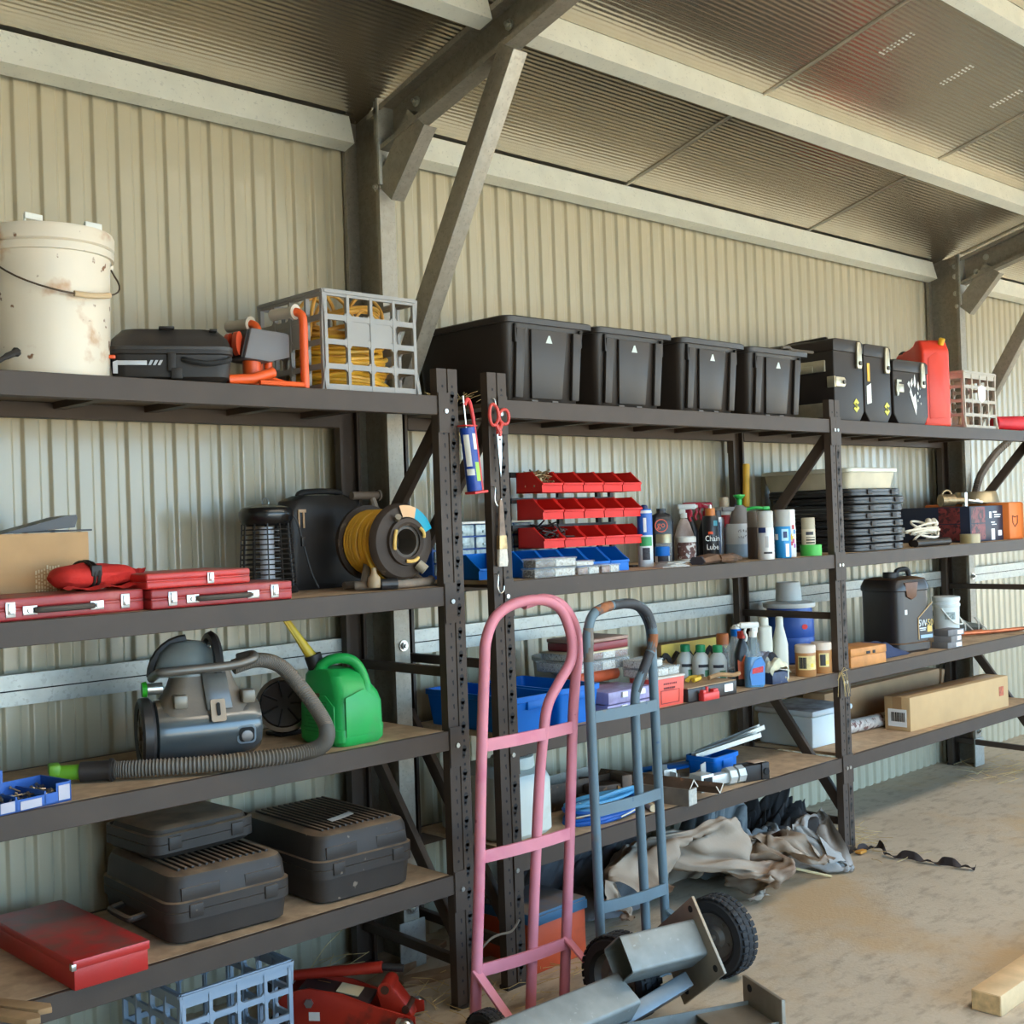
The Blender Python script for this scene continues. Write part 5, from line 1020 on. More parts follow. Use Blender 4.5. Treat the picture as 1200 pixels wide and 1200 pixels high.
t = thing('steel_bowl', 'upturned brushed steel bowl on the orange case', 'bowl', (4.19, .27, Z2R+.206)); b = MB(); b.lathe([(.125, 0), (.128, .003), (.112, .06), (.106, .065), (0, .066)], 36); b.build('bowl', mat('bowl_steel', (176, 160, 130), .4, .75, .1, 12), t)
t = thing('hose_fitting', 'dull brass hose fitting lying on the navy carton', 'fitting', (3.90, .22, Z2R+.191), rad(-30)); BRS = mat('brass_dull', (150, 128, 96), .4, .7, .3, 40)
b = MB(); b.cyl((-.12, 0, .035), (-.04, 0, .035), .034, 14); b.cyl((-.04, 0, .035), (.02, 0, .032), .020, 12); b.tube([(-.08+.03*cos(a), 0, .06+.03*sin(a)) for a in [pi*k/8 for k in range(9)]], .006, 6); b.build('body', BRS, t)
b = MB(); b.cyl((.03, 0, .0), (.03, 0, .075), .016, 12); b.cyl((.05, 0, .03), (.13, -.01, .018), .010, 8); b.box((.10, 0, .028), (.02, .03, .02), .003); b.build('valve', STEEL, t)
HP_ = [(4.402, 0.37, 1.582), (4.463, 0.37, 1.672), (4.581, 0.37, 1.757), (4.723, 0.37, 1.835), (4.916, 0.37, 1.911)]
b = MB(); b.tube(smooth(HP_, 8), .018, 10)
for k in range(30):
    q = smooth(HP_, 8)[k]; b.cyl(q-V((.006, 0, .006)), q+V((.006, 0, .006)), .022, 8)
o = b.build('ribbed_hose', mat('hose_brownish', (104, 90, 76), .6, 0, .2, 30)); tag(o, 'curved ribbed hose rising behind the steel bowl at the right edge', 'hose')
t = thing('tape_roll', 'roll of tan packing tape lying in front of the navy carton', 'tape', (3.64, .045, Z2R)); b = MB(); b.lathe([(.034, 0), (.050, 0), (.050, .046), (.034, .046), (.034, 0)], 28, cap=False); b.build('tape', mat('tape_tan', (168, 150, 106), .3, 0, .1, 20), t)
# ================================================================ third shelf, middle bay
def tote(label, loc, rz, w, d, h, m):
    t = thing('storage_bin', label, 'bin', loc, rz, None); b = MB(); T = .004
    b.loft([rsec(w*.86, d*.9, .015, 0), rsec(w*.86, d*.9, .015, .003), rsec(w-.012, d-.012, .018, h-.02), rsec(w, d, .018, h-.018), rsec(w, d, .018, h), rsec(w-.02, d-.02, .016, h), rsec(w*.84, d*.88, .013, .006)]); b.build('body', m, t)
    b = MB(); b.box((0, -d/2+.004, h-.03), (w*.4, .012, .03), .003); b.build('front_grip', m, t); return t
tote('left of two deep blue open bins behind the pink trolley', (.417, .265, Z3R), 0, .205, .47, .125, BLUEP)
tote('right of two deep blue open bins, beside the purple organiser', (.632, .225, Z3R), 0, .215, .40, .130, BLUEP)
heap('fixings', 'small silver clips lying in the blue bins', (.62, .25, Z3R+.03), 24, .07, .12, .05, .02, .002, STEEL, 41)
t = thing('bucket', 'white bucket standing behind the blue bins, partly hidden by trolley handles', 'bucket', (.945, .415, Z3R)); b = MB(); b.lathe([(.095, 0), (.10, .005), (.112, .17), (.118, .172), (.118, .186), (.110, .188), (.095, .01), (0, .008)], 32); b.build('pail', mat('pail_white', (216, 218, 214), .45, 0, .06, 4), t)
b = MB(); b.tube([(-.118*cos(a), -.118*sin(a)*.9-.0, .165-.08*sin(a)) for a in [pi*k/14 for k in range(15)]], .0022, 6); b.build('wire_handle', STEEL, t)
PUR = mat('organiser_violet', (168, 160, 200), .3, 0, .25, 30, alpha=.75)
for k in range(2):
    t = thing('clear_organiser', ('lower', 'upper')[k]+' violet tinted clear organiser box at the shelf edge', 'organiser', (.885, .10, Z3R+k*.047), rad(-1+2*k)); b = MB(); b.b2((-.125, -.085, 0), (.125, .085, .045), .005); b.build('box', PUR, t)
    for c in range(4): b = MB(); b.b2((-.118+c*.06, -.078, .004), (-.064+c*.06, .0, .030)); b.build('compartment', mat('comp_%d' % (c % 2), ((120, 116, 170), (206, 204, 216))[c % 2], .5, 0, .3, 50), t)
    b = MB(); b.box((-.04, -.088, .03), (.03, .008, .02), .002); b.box((.06, -.088, .03), (.03, .008, .02), .002); b.build('latch', WHITEP, t)
b = MB(); b.lathe([(.012, 0), (.024, .0), (.026, .08), (.024, .26), (0, .262)], 18, rotm(0, pi/2, 0)); o = b.build('orange_tube', mat('tube_orange', (206, 92, 52), .5, 0, .15, 20)); o.location = (.78, .225, Z3R+.093+.027); tag(o, 'rusty orange tube lying on the violet organiser', 'tube')
b = MB(); b.b2((.77, .20, Z3R), (1.02, .42, Z3R+.085), .003); o = b.build('carton', mat('carton_grey', (150, 140, 126), .8)); tag(o, 'grey carton behind the violet organiser boxes', 'box')
zz = Z3R+.147
clearbox('lower flat clear box of small parts above the orange tube', (.90, .26, zz), .30, .20, .040, 4, 51, (FB, FA)); zz += .041
clearbox('upper flat clear box with a tan lid, under the dark red case', (.91, .26, zz), .28, .19, .032, 4, 52, (FB, FC), 0, mat('lid_tan', (196, 180, 146), .5)); zz += .033
t = thing('small_case', 'dark red flat case on top of the stacked clear boxes', 'case', (.93, .26, zz), rad(2)); b = MB(); b.b2((-.13, -.09, 0), (.13, .09, .03), .004); b.build('base', mat('case_maroon', (122, 30, 36), .4, 0, .1, 10), t)
b = MB(); b.b2((-.132, -.092, .031), (.132, .092, .044), .003); b.build('lid', mat('lid_dusty', (150, 120, 104), .5, 0, .2, 14), t)
t = thing('card_box', 'bright coral red carton with black print at the shelf edge', 'box', (1.118, .085, Z3R), rad(-2)); CO = mat('coral', (232, 92, 76), .5, 0, .05, 8)
b = MB(); b.box((0, 0, .052), (.155, .12, .104), .001, taper=1.07); b.build('carton', CO, t); b = MB(); b.box((0, 0, .108), (.172, .134, .008), .002); b.build('lid', mat('lid_cream', (206, 196, 182), .5), t)
R = random.Random(6)
b = MB()
for row, (z, n) in enumerate(((.084, 7), (.068, 6))):
    for k in range(n): b.box((-.03+k*.011, -.0635-.0003*row, z), (R.uniform(.006, .009), .0015, .007))
b.build('print', mat('print_maroon', (110, 34, 34), .6), t)
b = MB(); b.tube([(x, -.0632-.0035*(z/.1), z) for x, z in ((-.05, .012), (.05, .012), (.052, .06), (-.052, .06), (-.05, .012))], .0012, 4); b.build('outline', MATS['print_maroon'], t)
clearbox('clear box of white plugs on the coral carton, lower', (1.10, .095, Z3R+.1125), .19, .12, .034, 3, 55, (FB,)); clearbox('small clear box stacked on the white plugs box', (1.055, .10, Z3R+.147), .12, .10, .032, 2, 56, (FB,))
t = thing('flat_tray', 'black shallow drawer tray with a wooden top at the shelf edge', 'tray', (1.365, .085, Z3R)); b = MB(); b.b2((-.155, -.075, 0), (.155, .075, .05), .003); b.build('tray', OC, t); b = MB(); b.b2((-.155, -.072, .0505), (.155, .12, .054)); b.build('top', mat('tray_top', (168, 140, 108), .8, 0, .15, 20), t)
b = MB(); b.prism(rrect(.055, .03, .004), .0015, M.Translation((.10, -.0755, .028)) @ rotm(pi/2, 0, 0)); b.build('white_card', WLAB, t)
b = MB(); b.b2((-.05, -.016, 0), (.05, .012, .030), .004); b.cyl((-.01, 0, .028), (-.01, 0, .052), .006, 8); b.box((-.04, -.004, .034), (.02, .02, .016), .003); b.box((.03, -.004, .034), (.03, .02, .012), .003); o = b.build('red_clamp', mat('clamp_red', (214, 60, 56), .4)); o.location = (1.30, -.012+.020, Z3R+.0); o.location = (1.315, -.006, Z3R); tag(o, 'small red plastic clamp in front of the black tray', 'clamp')
t = thing('pliers', 'yellow handled pliers lying on the black tray', 'pliers', (1.43, .13, Z3R+.055), rad(20)); b = MB()
b.tube(smooth([(-.10, .012, .010), (-.05, .02, .012), (.0, .004, .010)], 4), .009, 8); b.tube(smooth([(-.10, -.012, .010), (-.05, -.02, .012), (.0, -.004, .010)], 4), .009, 8); b.build('handles', mat('plier_yellow', (214, 176, 50), .5), t); b = MB(); b.prism([(-.01, -.012), (.05, -.008), (.07, 0), (.05, .008), (-.01, .012)], .010, M.Translation((0, 0, .004)), bev=.002); b.build('jaws', mat('jaw_grey', (130, 120, 104), .4, .6), t)
b = MB(); b.tube(smooth([(0, 0, .008), (.06, .0, .016), (.12, -.01, .008), (.17, -.0, .010)], 5), .009, 8); o = b.build('wooden_stick', WD); o.location = (1.44, .085, Z3R+.055); o.rotation_euler = (0, 0, rad(-8)); tag(o, 'short curved wooden stick on the black tray', 'stick')
def white_bottle(label, loc):
    t = thing('bottle', label, 'bottle', loc, 0, 'green capped white bottles'); b = MB(); b.lathe([(.034, 0), (.038, .005), (.038, .095), (.030, .115), (.017, .128), (.017, .135), (0, .135)], 26); b.build('body', mat('bottle_white', (208, 214, 210), .4, 0, .04, 10), t)
    b = MB(); b.lathe([(.021, .130), (.021, .156), (.018, .160), (0, .16)], 20); b.build('cap', mat('cap_green', (26, 140, 84), .45), t); band(t, .038, .16, .42, .50, VW-.6, VW+.6, LTX); band(t, .038, .16, .1, .35, VW+.1, VW+.9, mat('leaf_print', (90, 140, 110), .6, 0, .5, 60)); return t
wb = white_bottle('left of three white bottles with green caps', (1.675, .385, Z3R)); dup(wb, (1.690, .315, Z3R), .15, 'middle of three white bottles with green caps'); dup(wb, (1.715, .245, Z3R), -.1, 'right of three white bottles with green caps')
t = thing('carton', 'long carton with a yellow wavy print behind the green capped bottles', 'box', (1.84, .495, Z3R)); b = MB(); b.b2((-.24, -.04, 0), (.24, .035, .16), .002); b.build('carton', mat('carton_brown', (150, 116, 76), .7, 0, .2, 12), t)
b = MB(); wv = [(-.24+.48*i/40, .112+.016*sin(i*.95)) for i in range(41)]; b.prism(wv+[(.24, .16), (-.24, .16)], .001, M.Translation((0, -.0402, 0)) @ rotm(pi/2, 0, 0)); b.build('yellow_band', mat('band_yellow', (224, 190, 80), .6), t)
b = MB(); b.tube([(x, -.0412, z-.012) for x, z in wv], .014, 4); b.build('dark_wave', mat('wave_dark', (50, 44, 42), .6), t)
t = thing('bottle', 'clear bottle with blue liquid and a blue cap, left of the window cleaner', 'bottle', (1.772, .19, Z3R)); b = MB(); b.lathe([(.034, 0), (.037, .004), (.037, .15), (.022, .185), (.014, .2), (0, .2)], 24); b.build('body', CLEARP, t); b = MB(); b.lathe([(.033, .004), (.0335, .055), (0, .056)], 22); b.build('liquid', mat('liquid_blue', (20, 110, 160), .2), t); b = MB(); b.lathe([(.022, .196), (.022, .226), (0, .228)], 18); b.build('cap', BLUEP, t); b = MB(); b.cyl((0, 0, .226), (0, 0, .234), .020, 14); b.box((.02, 0, .236), (.06, .02, .014), .004); b.build('pump_top', WHITEP, t)
t = can('bottle', 'clear bottle with an orange brown cap behind the white bottles', (1.80, .28, Z3R), .030, .20, CLEARP, 'bottle', mat('cap_rust', (190, 110, 56), .5), .2, .9); band(t, .030, .2, .1, .6, VW-.8, VW+.8, mat('label_mixed', (150, 150, 150), .6, 0, .5, 70))
t = thing('bottle', 'black bottle with a red cap and an orange flame label', 'bottle', (1.705, .112, Z3R), rad(-40)); b = MB(); rbody(b, [(.062, .045, .018, 0), (.066, .048, .018, .01), (.066, .048, .018, .13), (.03, .03, .014, .185), (.022, .022, .010, .20)]); b.build('body', MATS['bottle_black'], t); b = MB(); b.lathe([(.018, .196), (.018, .225), (0, .227)], 16); b.build('cap', mat('cap_red', (214, 64, 50), .4), t); b = MB(); b.prism([(-.024, .03), (.022, .03), (.024, .10), (.005, .13), (-.01, .10), (-.026, .11)], .001, M.Translation((0, -.0245, 0)) @ rotm(pi/2, 0, 0)); b.build('flame_label', mat('flame_orange', (226, 110, 70), .5, 0, .3, 30), t)
t = thing('window_cleaner', 'clear trigger bottle of bright blue window cleaner with a white spray head', 'spray bottle', (1.690, .045, Z3R), rad(-36)); b = MB(); rbody(b, [(.078, .052, .022, 0), (.084, .056, .024, .008), (.082, .055, .024, .10), (.052, .042, .018, .15), (.044, .038, .016, .19), (.026, .026, .012, .205)], n=5); b.build('body', mat('cleaner_clear', (190, 206, 210), .12, 0, .04, alpha=.22), t)
b = MB(); rbody(b, [(.074, .048, .020, .003), (.079, .051, .022, .010), (.077, .050, .022, .10), (.066, .044, .02, .125)], n=5); b.build('liquid', mat('cleaner_blue', (0, 120, 176), .15), t); trigger(t, .222, WHITEP, WHITEP, .95, -1)
b = MB(); b.prism([(-.026, .012), (.03, .012), (.034, .10), (.02, .125), (-.01, .11), (-.032, .06)], .001, M.Translation((.004, -.0285, 0)) @ rotm(pi/2, 0, 0)); b.build('label', mat('label_blue', (60, 130, 200), .4), t); b = MB(); b.prism([(-.022, .058), (.024, .064), (.026, .088), (-.02, .080)], .001, M.Translation((.004, -.0296, 0)) @ rotm(pi/2, 0, 0)); b.build('name_patch', mat('patch_red', (206, 56, 60), .5, 0, .3, 90), t)
t = thing('twin_bottle', 'tall milky two chamber bottle with side by side necks', 'bottle', (1.925, .115, Z3R), rad(-38)); TW = mat('milky', (198, 198, 182), .4, 0, .06, 8)
b = MB(); rbody(b, [(.056, .06, .02, 0), (.06, .064, .02, .008), (.06, .064, .02, .15), (.042, .045, .018, .20), (.032, .032, .015, .225), (.032, .032, .015, .262), (.024, .024, .010, .266)]); b.bm.transform(M.Translation((.036, 0, 0))); b.build('chamber', TW, t)
b = MB(); rbody(b, [(.062, .06, .02, 0), (.064, .064, .02, .16), (.060, .06, .02, .19), (.06, .06, .02, .225), (.038, .038, .016, .232), (.038, .038, .016, .262), (.03, .03, .012, .266)]); b.bm.transform(M.Translation((-.032, 0, 0))); b.build('chamber', TW, t)
b = MB(); b.prism([(.0, 0), (.010, .008), (0, .018), (-.010, .008)], .001, M.Translation((.046, -.0325, .045)) @ rotm(pi/2, 0, 0)); b.build('red_mark', REDP, t)
b = MB(); b.b2((-.05, -.03, 0), (.05, .025, .05), .002); o = b.build('battery_pack', mat('battery_box', (44, 56, 84), .5, 0, .4, 24, speck=(206, 190, 110), sps=26, samt=.62)); o.location = (1.835, .045, Z3R); o.rotation_euler = (0, 0, rad(-5)); tag(o, 'small dark blue and yellow packs in front of the milky twin bottle', 'packet')
t = thing('cleaning_cloth', 'crumpled cream and grey cloth draped over the small packs', 'cloth', (1.825, .05, Z3R+.052)); b = MB(); b.grid(lambda u, v: (-.07+.14*u, -.05+.085*v, .05*sin(pi*u)**.7*(.6+.5*sin(v*5))+.016*mnoise.noise((u*5, v*5, 3))-.012*(v < .1)), 20, 14); o = b.build('cloth', mat('cloth_cream', (206, 200, 170), .85, 0, .15, 20, .3, 90), t); b = MB(); b.grid(lambda u, v: (-.06+.12*u, -.0+.05*v, .028+.05*sin(pi*u)**.8+.01*mnoise.noise((u*6, v*6, 8))), 16, 8); b.build('grey_fold', mat('cloth_grey', (136, 142, 158), .85), t)
for i, (x, lb) in enumerate(((2.095, 'left of two peanut brown jars with pale lids, black and yellow label'), (2.222, 'right of two brown jars, beside the rack upright'))):
    t = can('food_jar', lb, (x, .062, Z3R), .044, .135, mat('jar_brown', (176, 122, 72), .35, 0, .06, 8), 'jar', mat('lid_pale', (214, 196, 176), .45), .17, 1.02, dome=False)
    band(t, .044, .135, .22, .66, VW-1.0+.5*i, VW+(1.0 if i == 0 else .55), mat('label_cream', (216, 196, 130), .55, 0, .2, 40)); band(t, .0443, .135, .26, .62, VW-.9+.5*i, VW-.15+.3*i, mat('label_ink', (50, 48, 46), .55)); 
    band(t, .0445, .135, .3, .42, VW+.25-.1*i, VW+.6-.1*i, mat('label_yellow', (226, 196, 70), .5))
t = thing('water_cooler', 'round blue water cooler with a white lid, cup and tap behind the upright', 'cooler', (2.47, .385, Z3R)); b = MB(); b.lathe([(.095, 0), (.105, .01), (.112, .10), (.113, .12), (.110, .125), (.113, .13), (.112, .20), (.104, .262), (0, .264)], 36); b.build('tank', mat('cooler_blue', (34, 80, 160), .4, 0, .06, 6), t)
b = MB(); b.lathe([(.118, .262), (.122, .268), (.122, .282), (.10, .288), (0, .29)], 36); b.build('lid', WHITEP, t); b = MB(); b.lathe([(.058, .29), (.062, .295), (.056, .375), (.052, .38), (.048, .372), (0, .37)], 28); b.build('cup', mat('cup_grey', (196, 196, 190), .45, 0, .06, 10), t)
b = MB(); q = V((cos(-1.9), sin(-1.9), 0)); b.cyl(q*.105+V((0, 0, .045)), q*.15+V((0, 0, .045)), .016, 12); b.box(q*.15+V((.012, 0, .045)), (.05, .02, .022), .004); b.cyl(q*.14+V((0, 0, .012)), q*.14+V((0, 0, .045)), .009, 8); b.build('tap', WHITEP, t)
b = MB(); b.prism([(.016*cos(a), .012*sin(a)) for a in [2*pi*k/16 for k in range(16)]], .002, M.Translation((q.x*.112, q.y*.112, .175)) @ rotm(pi/2, 0, -1.9+pi/2)); b.build('red_badge', REDP, t)
# ================================================================ third shelf, far bay
t = thing('wooden_box', 'small orange brown wooden box with black print, just right of the upright', 'box', (2.545, .095, Z3R), rad(-4)); WB = mat('box_wood', (196, 130, 66), .6, 0, .2, 16, .1, 120)
b = MB(); b.b2((-.13, -.075, 0), (.145, .075, .048), .002); b.build('base', WB, t); b = MB(); b.b2((-.132, -.077, .049), (.147, .077, .085), .003); b.build('lid', WB, t); b = MB(); b.box((.0, -.0785, .06), (.03, .001, .012)); b.box((.045, -.0785, .06), (.02, .001, .014)); b.build('print', INK, t)
t = thing('cloth', 'crumpled navy blue cloth between the wooden box and the oil drum', 'cloth', (2.80, .17, Z3R)); b = MB(); b.grid(lambda u, v: (-.20+.44*u, -.10+.20*v, .10*(sin(pi*u)**.8)*(sin(pi*v)**.6)*(.7+.5*mnoise.noise((u*4, v*4, 2)))+.004), 26, 16); b.b2((-.19, -.09, 0), (.22, .09, .003)); b.build('cloth', mat('navy_cloth', (44, 54, 82), .85, 0, .15, 14, .3, 80), t)
t = thing('oil_drum', 'tall dark oil container with a 5W-50 label and dusty shoulders', 'oil container', (3.135, .205, Z3R), rad(-10)); OD = mat('drum_black', (44, 38, 36), .32, 0, .1, 6, dust=.9, dustcol=(130, 92, 58))
b = MB(); rbody(b, [(.25, .23, .05, 0), (.275, .255, .055, .012), (.275, .255, .055, .045), (.262, .242, .05, .05), (.262, .242, .05, .30), (.275, .255, .055, .305), (.275, .255, .055, .325), (.25, .23, .055, .358), (.20, .17, .05, .368)], n=6); b.build('body', OD, t)
b = MB(); b.tube(smooth([(.02, 0, .36), (.02, 0, .392), (.05, 0, .402), (.10, 0, .398), (.115, 0, .36)], 5), .013, 8); b.build('handle', BLKP, t); b = MB(); b.cyl((-.07, -.03, .355), (-.07, -.03, .395), .033, 18, bev=.003); b.build('cap', BLKP, t); b = MB(); b.prism([(-.05, .0), (.05, .0), (.035, -.07), (0, -.085), (-.035, -.07)], .01, M.Translation((-.03, -.119, .345)) @ rotm(pi/2, 0, 0), bev=.003); b.build('spout_recess', mat('recess_rust', (110, 70, 42), .5, 0, .3, 20), t)
b = MB(); b.prism([(.02, .06), (.128, .06), (.128, .235), (.02, .165)], .0015, M.Translation((0, -.1215, 0)) @ rotm(pi/2, 0, 0)); b.build('label_panel', mat('label_charcoal', (40, 36, 36), .4, 0, .3, 40), t)
b = MB(); b.tube([(.018, -.1225, .06), (.018, -.1225, .166), (.128, -.1225, .238)], .003, 4); b.build('label_border', mat('border_gold', (206, 170, 120), .4), t)
text('grade_print', '5W', .048, t, (.050, -.1238, .138), m=WLAB, sx=.85); text('grade_print', '-50', .046, t, (.101, -.1238, .138), m=mat('print_gold', (214, 180, 90), .5)); b = MB(); b.box((.078, -.1235, .073), (.09, .001, .016)); b.build('label_strip', mat('strip_blue', (150, 176, 196), .5), t); b = MB(); b.box((.102, -.1234, .108), (.036, .001, .03)); b.build('gold_patch', MATS['print_gold'], t); b = MB(); b.box((.05, -.1234, .105), (.04, .001, .004)); b.box((.05, -.1234, .114), (.05, .001, .005)); b.build('small_print', WLAB, t)
b = MB(); b.box((-.07, -.1216, .20), (.018, .001, .024)); b.build('white_scuff', WLAB, t)
t = thing('bucket', 'small white bucket with a printed emblem, right of the oil container', 'bucket', (3.63, .185, Z3R)); b = MB(); b.lathe([(.058, 0), (.060, .004), (.066, .185), (.070, .187), (.071, .20), (.066, .202), (.066, .215), (.070, .217), (.071, .236), (.064, .238), (0, .238)], 32); b.build('pail', mat('pail_clean', (214, 220, 216), .4, 0, .04, 8), t)
b = MB(); b.tube(smooth([(-.07, -.01, .175), (-.05, -.06, .11), (.02, -.078, .095), (.075, -.03, .13), (.078, .0, .175)], 6), .004, 6); b.build('handle', WHITEP, t); band(t, .0655, .24, .50, .66, VW-.5, VW+.35, mat('emblem_grey', (140, 150, 146), .6, 0, .5, 90)); band(t, .063, .24, .2, .3, VW-.3, VW+.3, mat('emblem_grey', (140, 150, 146)))
BXG = mat('carton_slate', (116, 112, 110), .6, 0, .15, 20)
for k in range(3):
    t = thing('small_carton', ('lowest', 'middle', 'topmost')[k]+' of three small grey cartons in front of the white bucket', 'box', (3.375+.01*k, .06, Z3R+.0305*k), rad((-3, 6, -6)[k]), 'small grey cartons'); b = MB(); b.b2((-.07, -.045, 0), (.07, .045, .03), .0015); b.build('carton', BXG, t); b = MB(); b.box((.035, -.0455, .015), (.05, .001, .02)); b.build('label', WLAB, t)
b = MB(); b.tube(smooth([(3.72, .24, .83), (3.85, .20, .822), (4.0, .16, .818), (4.15, .12, .816), (4.30, .06, .818), (4.42, .0, .82)], 5), .011, 10); b.tube(smooth([(3.75, .26, .825), (3.95, .26, .813), (4.1, .22, .813)], 5), .011, 8); o = b.build('copper_pipe', mat('copper', (190, 108, 70), .35, .7, .2, 20)); tag(o, 'length of copper pipe lying at the right end of the third shelf', 'pipe')
t = thing('grey_bundle', 'grey green bundle with white ties behind the copper pipe', 'bundle', (4.06, .36, Z3R), rad(-14)); b = MB(); b.loft([[(x, y*w_, .004+h*zc) for y, zc in ((-1, .4), (-.5, 0), (.5, 0), (1, .4), (.5, 1), (-.5, 1))] for x, w_, h in ((-.2, .05, .10), (-.14, .06, .13), (.0, .04, .09), (.1, .03, .05), (.22, .015, .03))]); b.build('bundle', mat('bundle_grey', (86, 84, 72), .8, 0, .2, 20), t)
b = MB(); R = random.Random(3)
for k in range(2): x = .02+.11*k; b.tube(smooth([(x, -.06, .004), (x+.01, -.05, .05), (x+.03, -.01, .075), (x+.06, -.07, .006)], 4), .004, 5)
b.build('ties', mat('tie_pale', (206, 200, 186), .6), t)
# ================================================================ bottom shelf, right racks
t = thing('water_container', 'milky white water container with a dark screw lid, behind the pink trolley', 'container', (.455, .29, Z4R)); WT = mat('container_milky', (204, 208, 198), .45, 0, .06, 5, dirt=(180, 176, 160), damt=.4, ds=5)
b = MB(); rbody(b, [(.23, .33, .05, 0), (.26, .36, .06, .015), (.26, .36, .06, .19), (.24, .34, .06, .215), (.17, .20, .06, .235)], n=6); b.build('body', WT, t); b = MB(); b.lathe([(.075, .225), (.078, .232), (.076, .265), (.07, .268), (0, .268)], 28, M.Translation((.03, -.06, 0))); b.build('collar', WT, t); b = MB(); b.lathe([(.06, .266), (.056, .285), (.03, .305), (.018, .325), (0, .327)], 24, M.Translation((.03, -.06, 0))); b.build('lid', mat('lid_brown', (74, 60, 52), .6, 0, .2, 20), t)
b = MB(); b.tube(smooth([(.08, -.08, .29), (.10, -.12, .30), (.13, -.12, .285), (.145, -.10, .295)], 4), .003, 6); b.build('wire', STEEL, t)
BC = mat('cable_blue', (16, 88, 170), .45, 0, .1, 20)
t = thing('cable_coil', 'coils of bright blue cable tied with string at the front of the bottom shelf', 'cable', (.835, .13, Z4R+.008))
loopcord(.19, .10, .0, 7, .22, .0065, BC, 'coil', 61, .03, 26).build('coil', BC, t); loopcord(.17, .085, .035, 4, .35, .0065, mat('cable_teal', (70, 140, 180), .5), 'coil', 62, .03, 24).build('coil', MATS['cable_teal'], t)
b = MB(); b.tube(smooth([(-.19, -.05, .03), (-.13, -.10, .045), (-.09, -.06, .06), (-.14, -.02, .065)], 4), .003, 5); b.tube(smooth([(-.02, -.11, .01), (.06, -.12, .03), (.10, -.08, .05)], 4), .003, 5); b.build('string', mat('string_cream', (222, 214, 186), .8), t)
b = MB(); b.tube([(-.012, 0, 0), (.07, 0, 0)], .014, 8); o = b.build('end_connector', mat('connector_cream', (206, 180, 140), .5)); o.location = (1.00, .03, Z4R+.014); o.rotation_euler = (0, 0, 1.0); tag(o, 'small cream connector at the end of the blue cable', 'connector')
RUST = mat('rusty_steel', (92, 72, 56), .6, .3, .3, 18, .1, 120, speck=(140, 100, 70), sps=30, samt=.65)
def angle(L_, w, t_=.004): 
    b = MB(); b.prism([(0, 0), (w, 0), (w, t_), (t_, t_), (t_, w), (0, w)], L_, rotm(pi/2, 0, pi/2)); return b
for k, (x, y, z, rz, L_, w, m, lb) in enumerate(((.72, .32, Z4R, -6, .34, .10, RUST, 'dark rusty angle iron lying behind the blue cable'), (.66, .43, Z4R+.0, 2, .50, .10, GALVD, 'grey steel angle at the back behind the cable coil'), (1.00, .40, Z4R, -40, .22, .08, RUST, 'short rusty angle iron crossing behind the square tube'))):
    o = angle(L_, w).build('angle_iron', m); o.location = (x, y, z); o.rotation_euler = (0, 0, rad(rz)); tag(o, lb, 'steel angle')
t = thing('rusty_clamp', 'brown rusty clamp with a slotted jaw on the bottom shelf', 'clamp', (.98, .255, Z4R), rad(-20)); b = MB(); b.box((0, 0, .04), (.15, .08, .08), .008); b.box((.08, 0, .055), (.045, .10, .11), .006); b.cyl((-.11, 0, .035), (-.05, 0, .035), .016, 10); b.build('body', RUST, t); b = MB(); b.prism([(-.02, -.03), (.02, 0), (-.02, .03)], .004, M.Translation((.06, -.042, .045)) @ rotm(pi/2, 0, 0)); b.build('jaw', mat('ochre_steel', (150, 104, 50), .5, .4), t)
def sqtube(label, loc, rz, L_, w, m, name='square_tube'):
    b = MB(); T = .003
    b.loft([[(sx*w/2, y, w/2+sz*w/2) for sx, sz in ((-1, -1), (1, -1), (1, 1), (-1, 1))] for y in (0, L_)], cap=False); b.loft([[(sx*(w/2-T), y, w/2+sz*(w/2-T)) for sx, sz in ((-1, -1), (1, -1), (1, 1), (-1, 1))] for y in (0, L_)], cap=False)
    for y in (0, L_):
        vs = [(sx*q, y, w/2+sz*q) for q in (w/2, w/2-T) for sx, sz in ((-1, -1), (1, -1), (1, 1), (-1, 1))]; b._add(vs, [(i, (i+1) % 4, 4+(i+1) % 4, 4+i) for i in range(4)])
    o = b.build(name, m); o.location = loc; o.rotation_euler = (0, 0, rad(rz)); return tag(o, label, 'steel tube')
tt_ = sqtube('square steel tube with a pale end pointing out over the shelf edge', (1.170, -.025, Z4R), 8, .40, .062, mat('tube_weathered', (124, 112, 98), .6, .3, .2, 20)); b = MB(); b.b2((-.029, 0, -.029), (.029, .002, .029)); o = b.build('tube_cap', mat('cap_rough', (176, 172, 160), .7, 0, .2, 80), tt_, (0, -.0015, .031))
sqtube('dark square tube lying behind the pale ended tube', (1.255, .05, Z4R), 14, .34, .05, RUST)
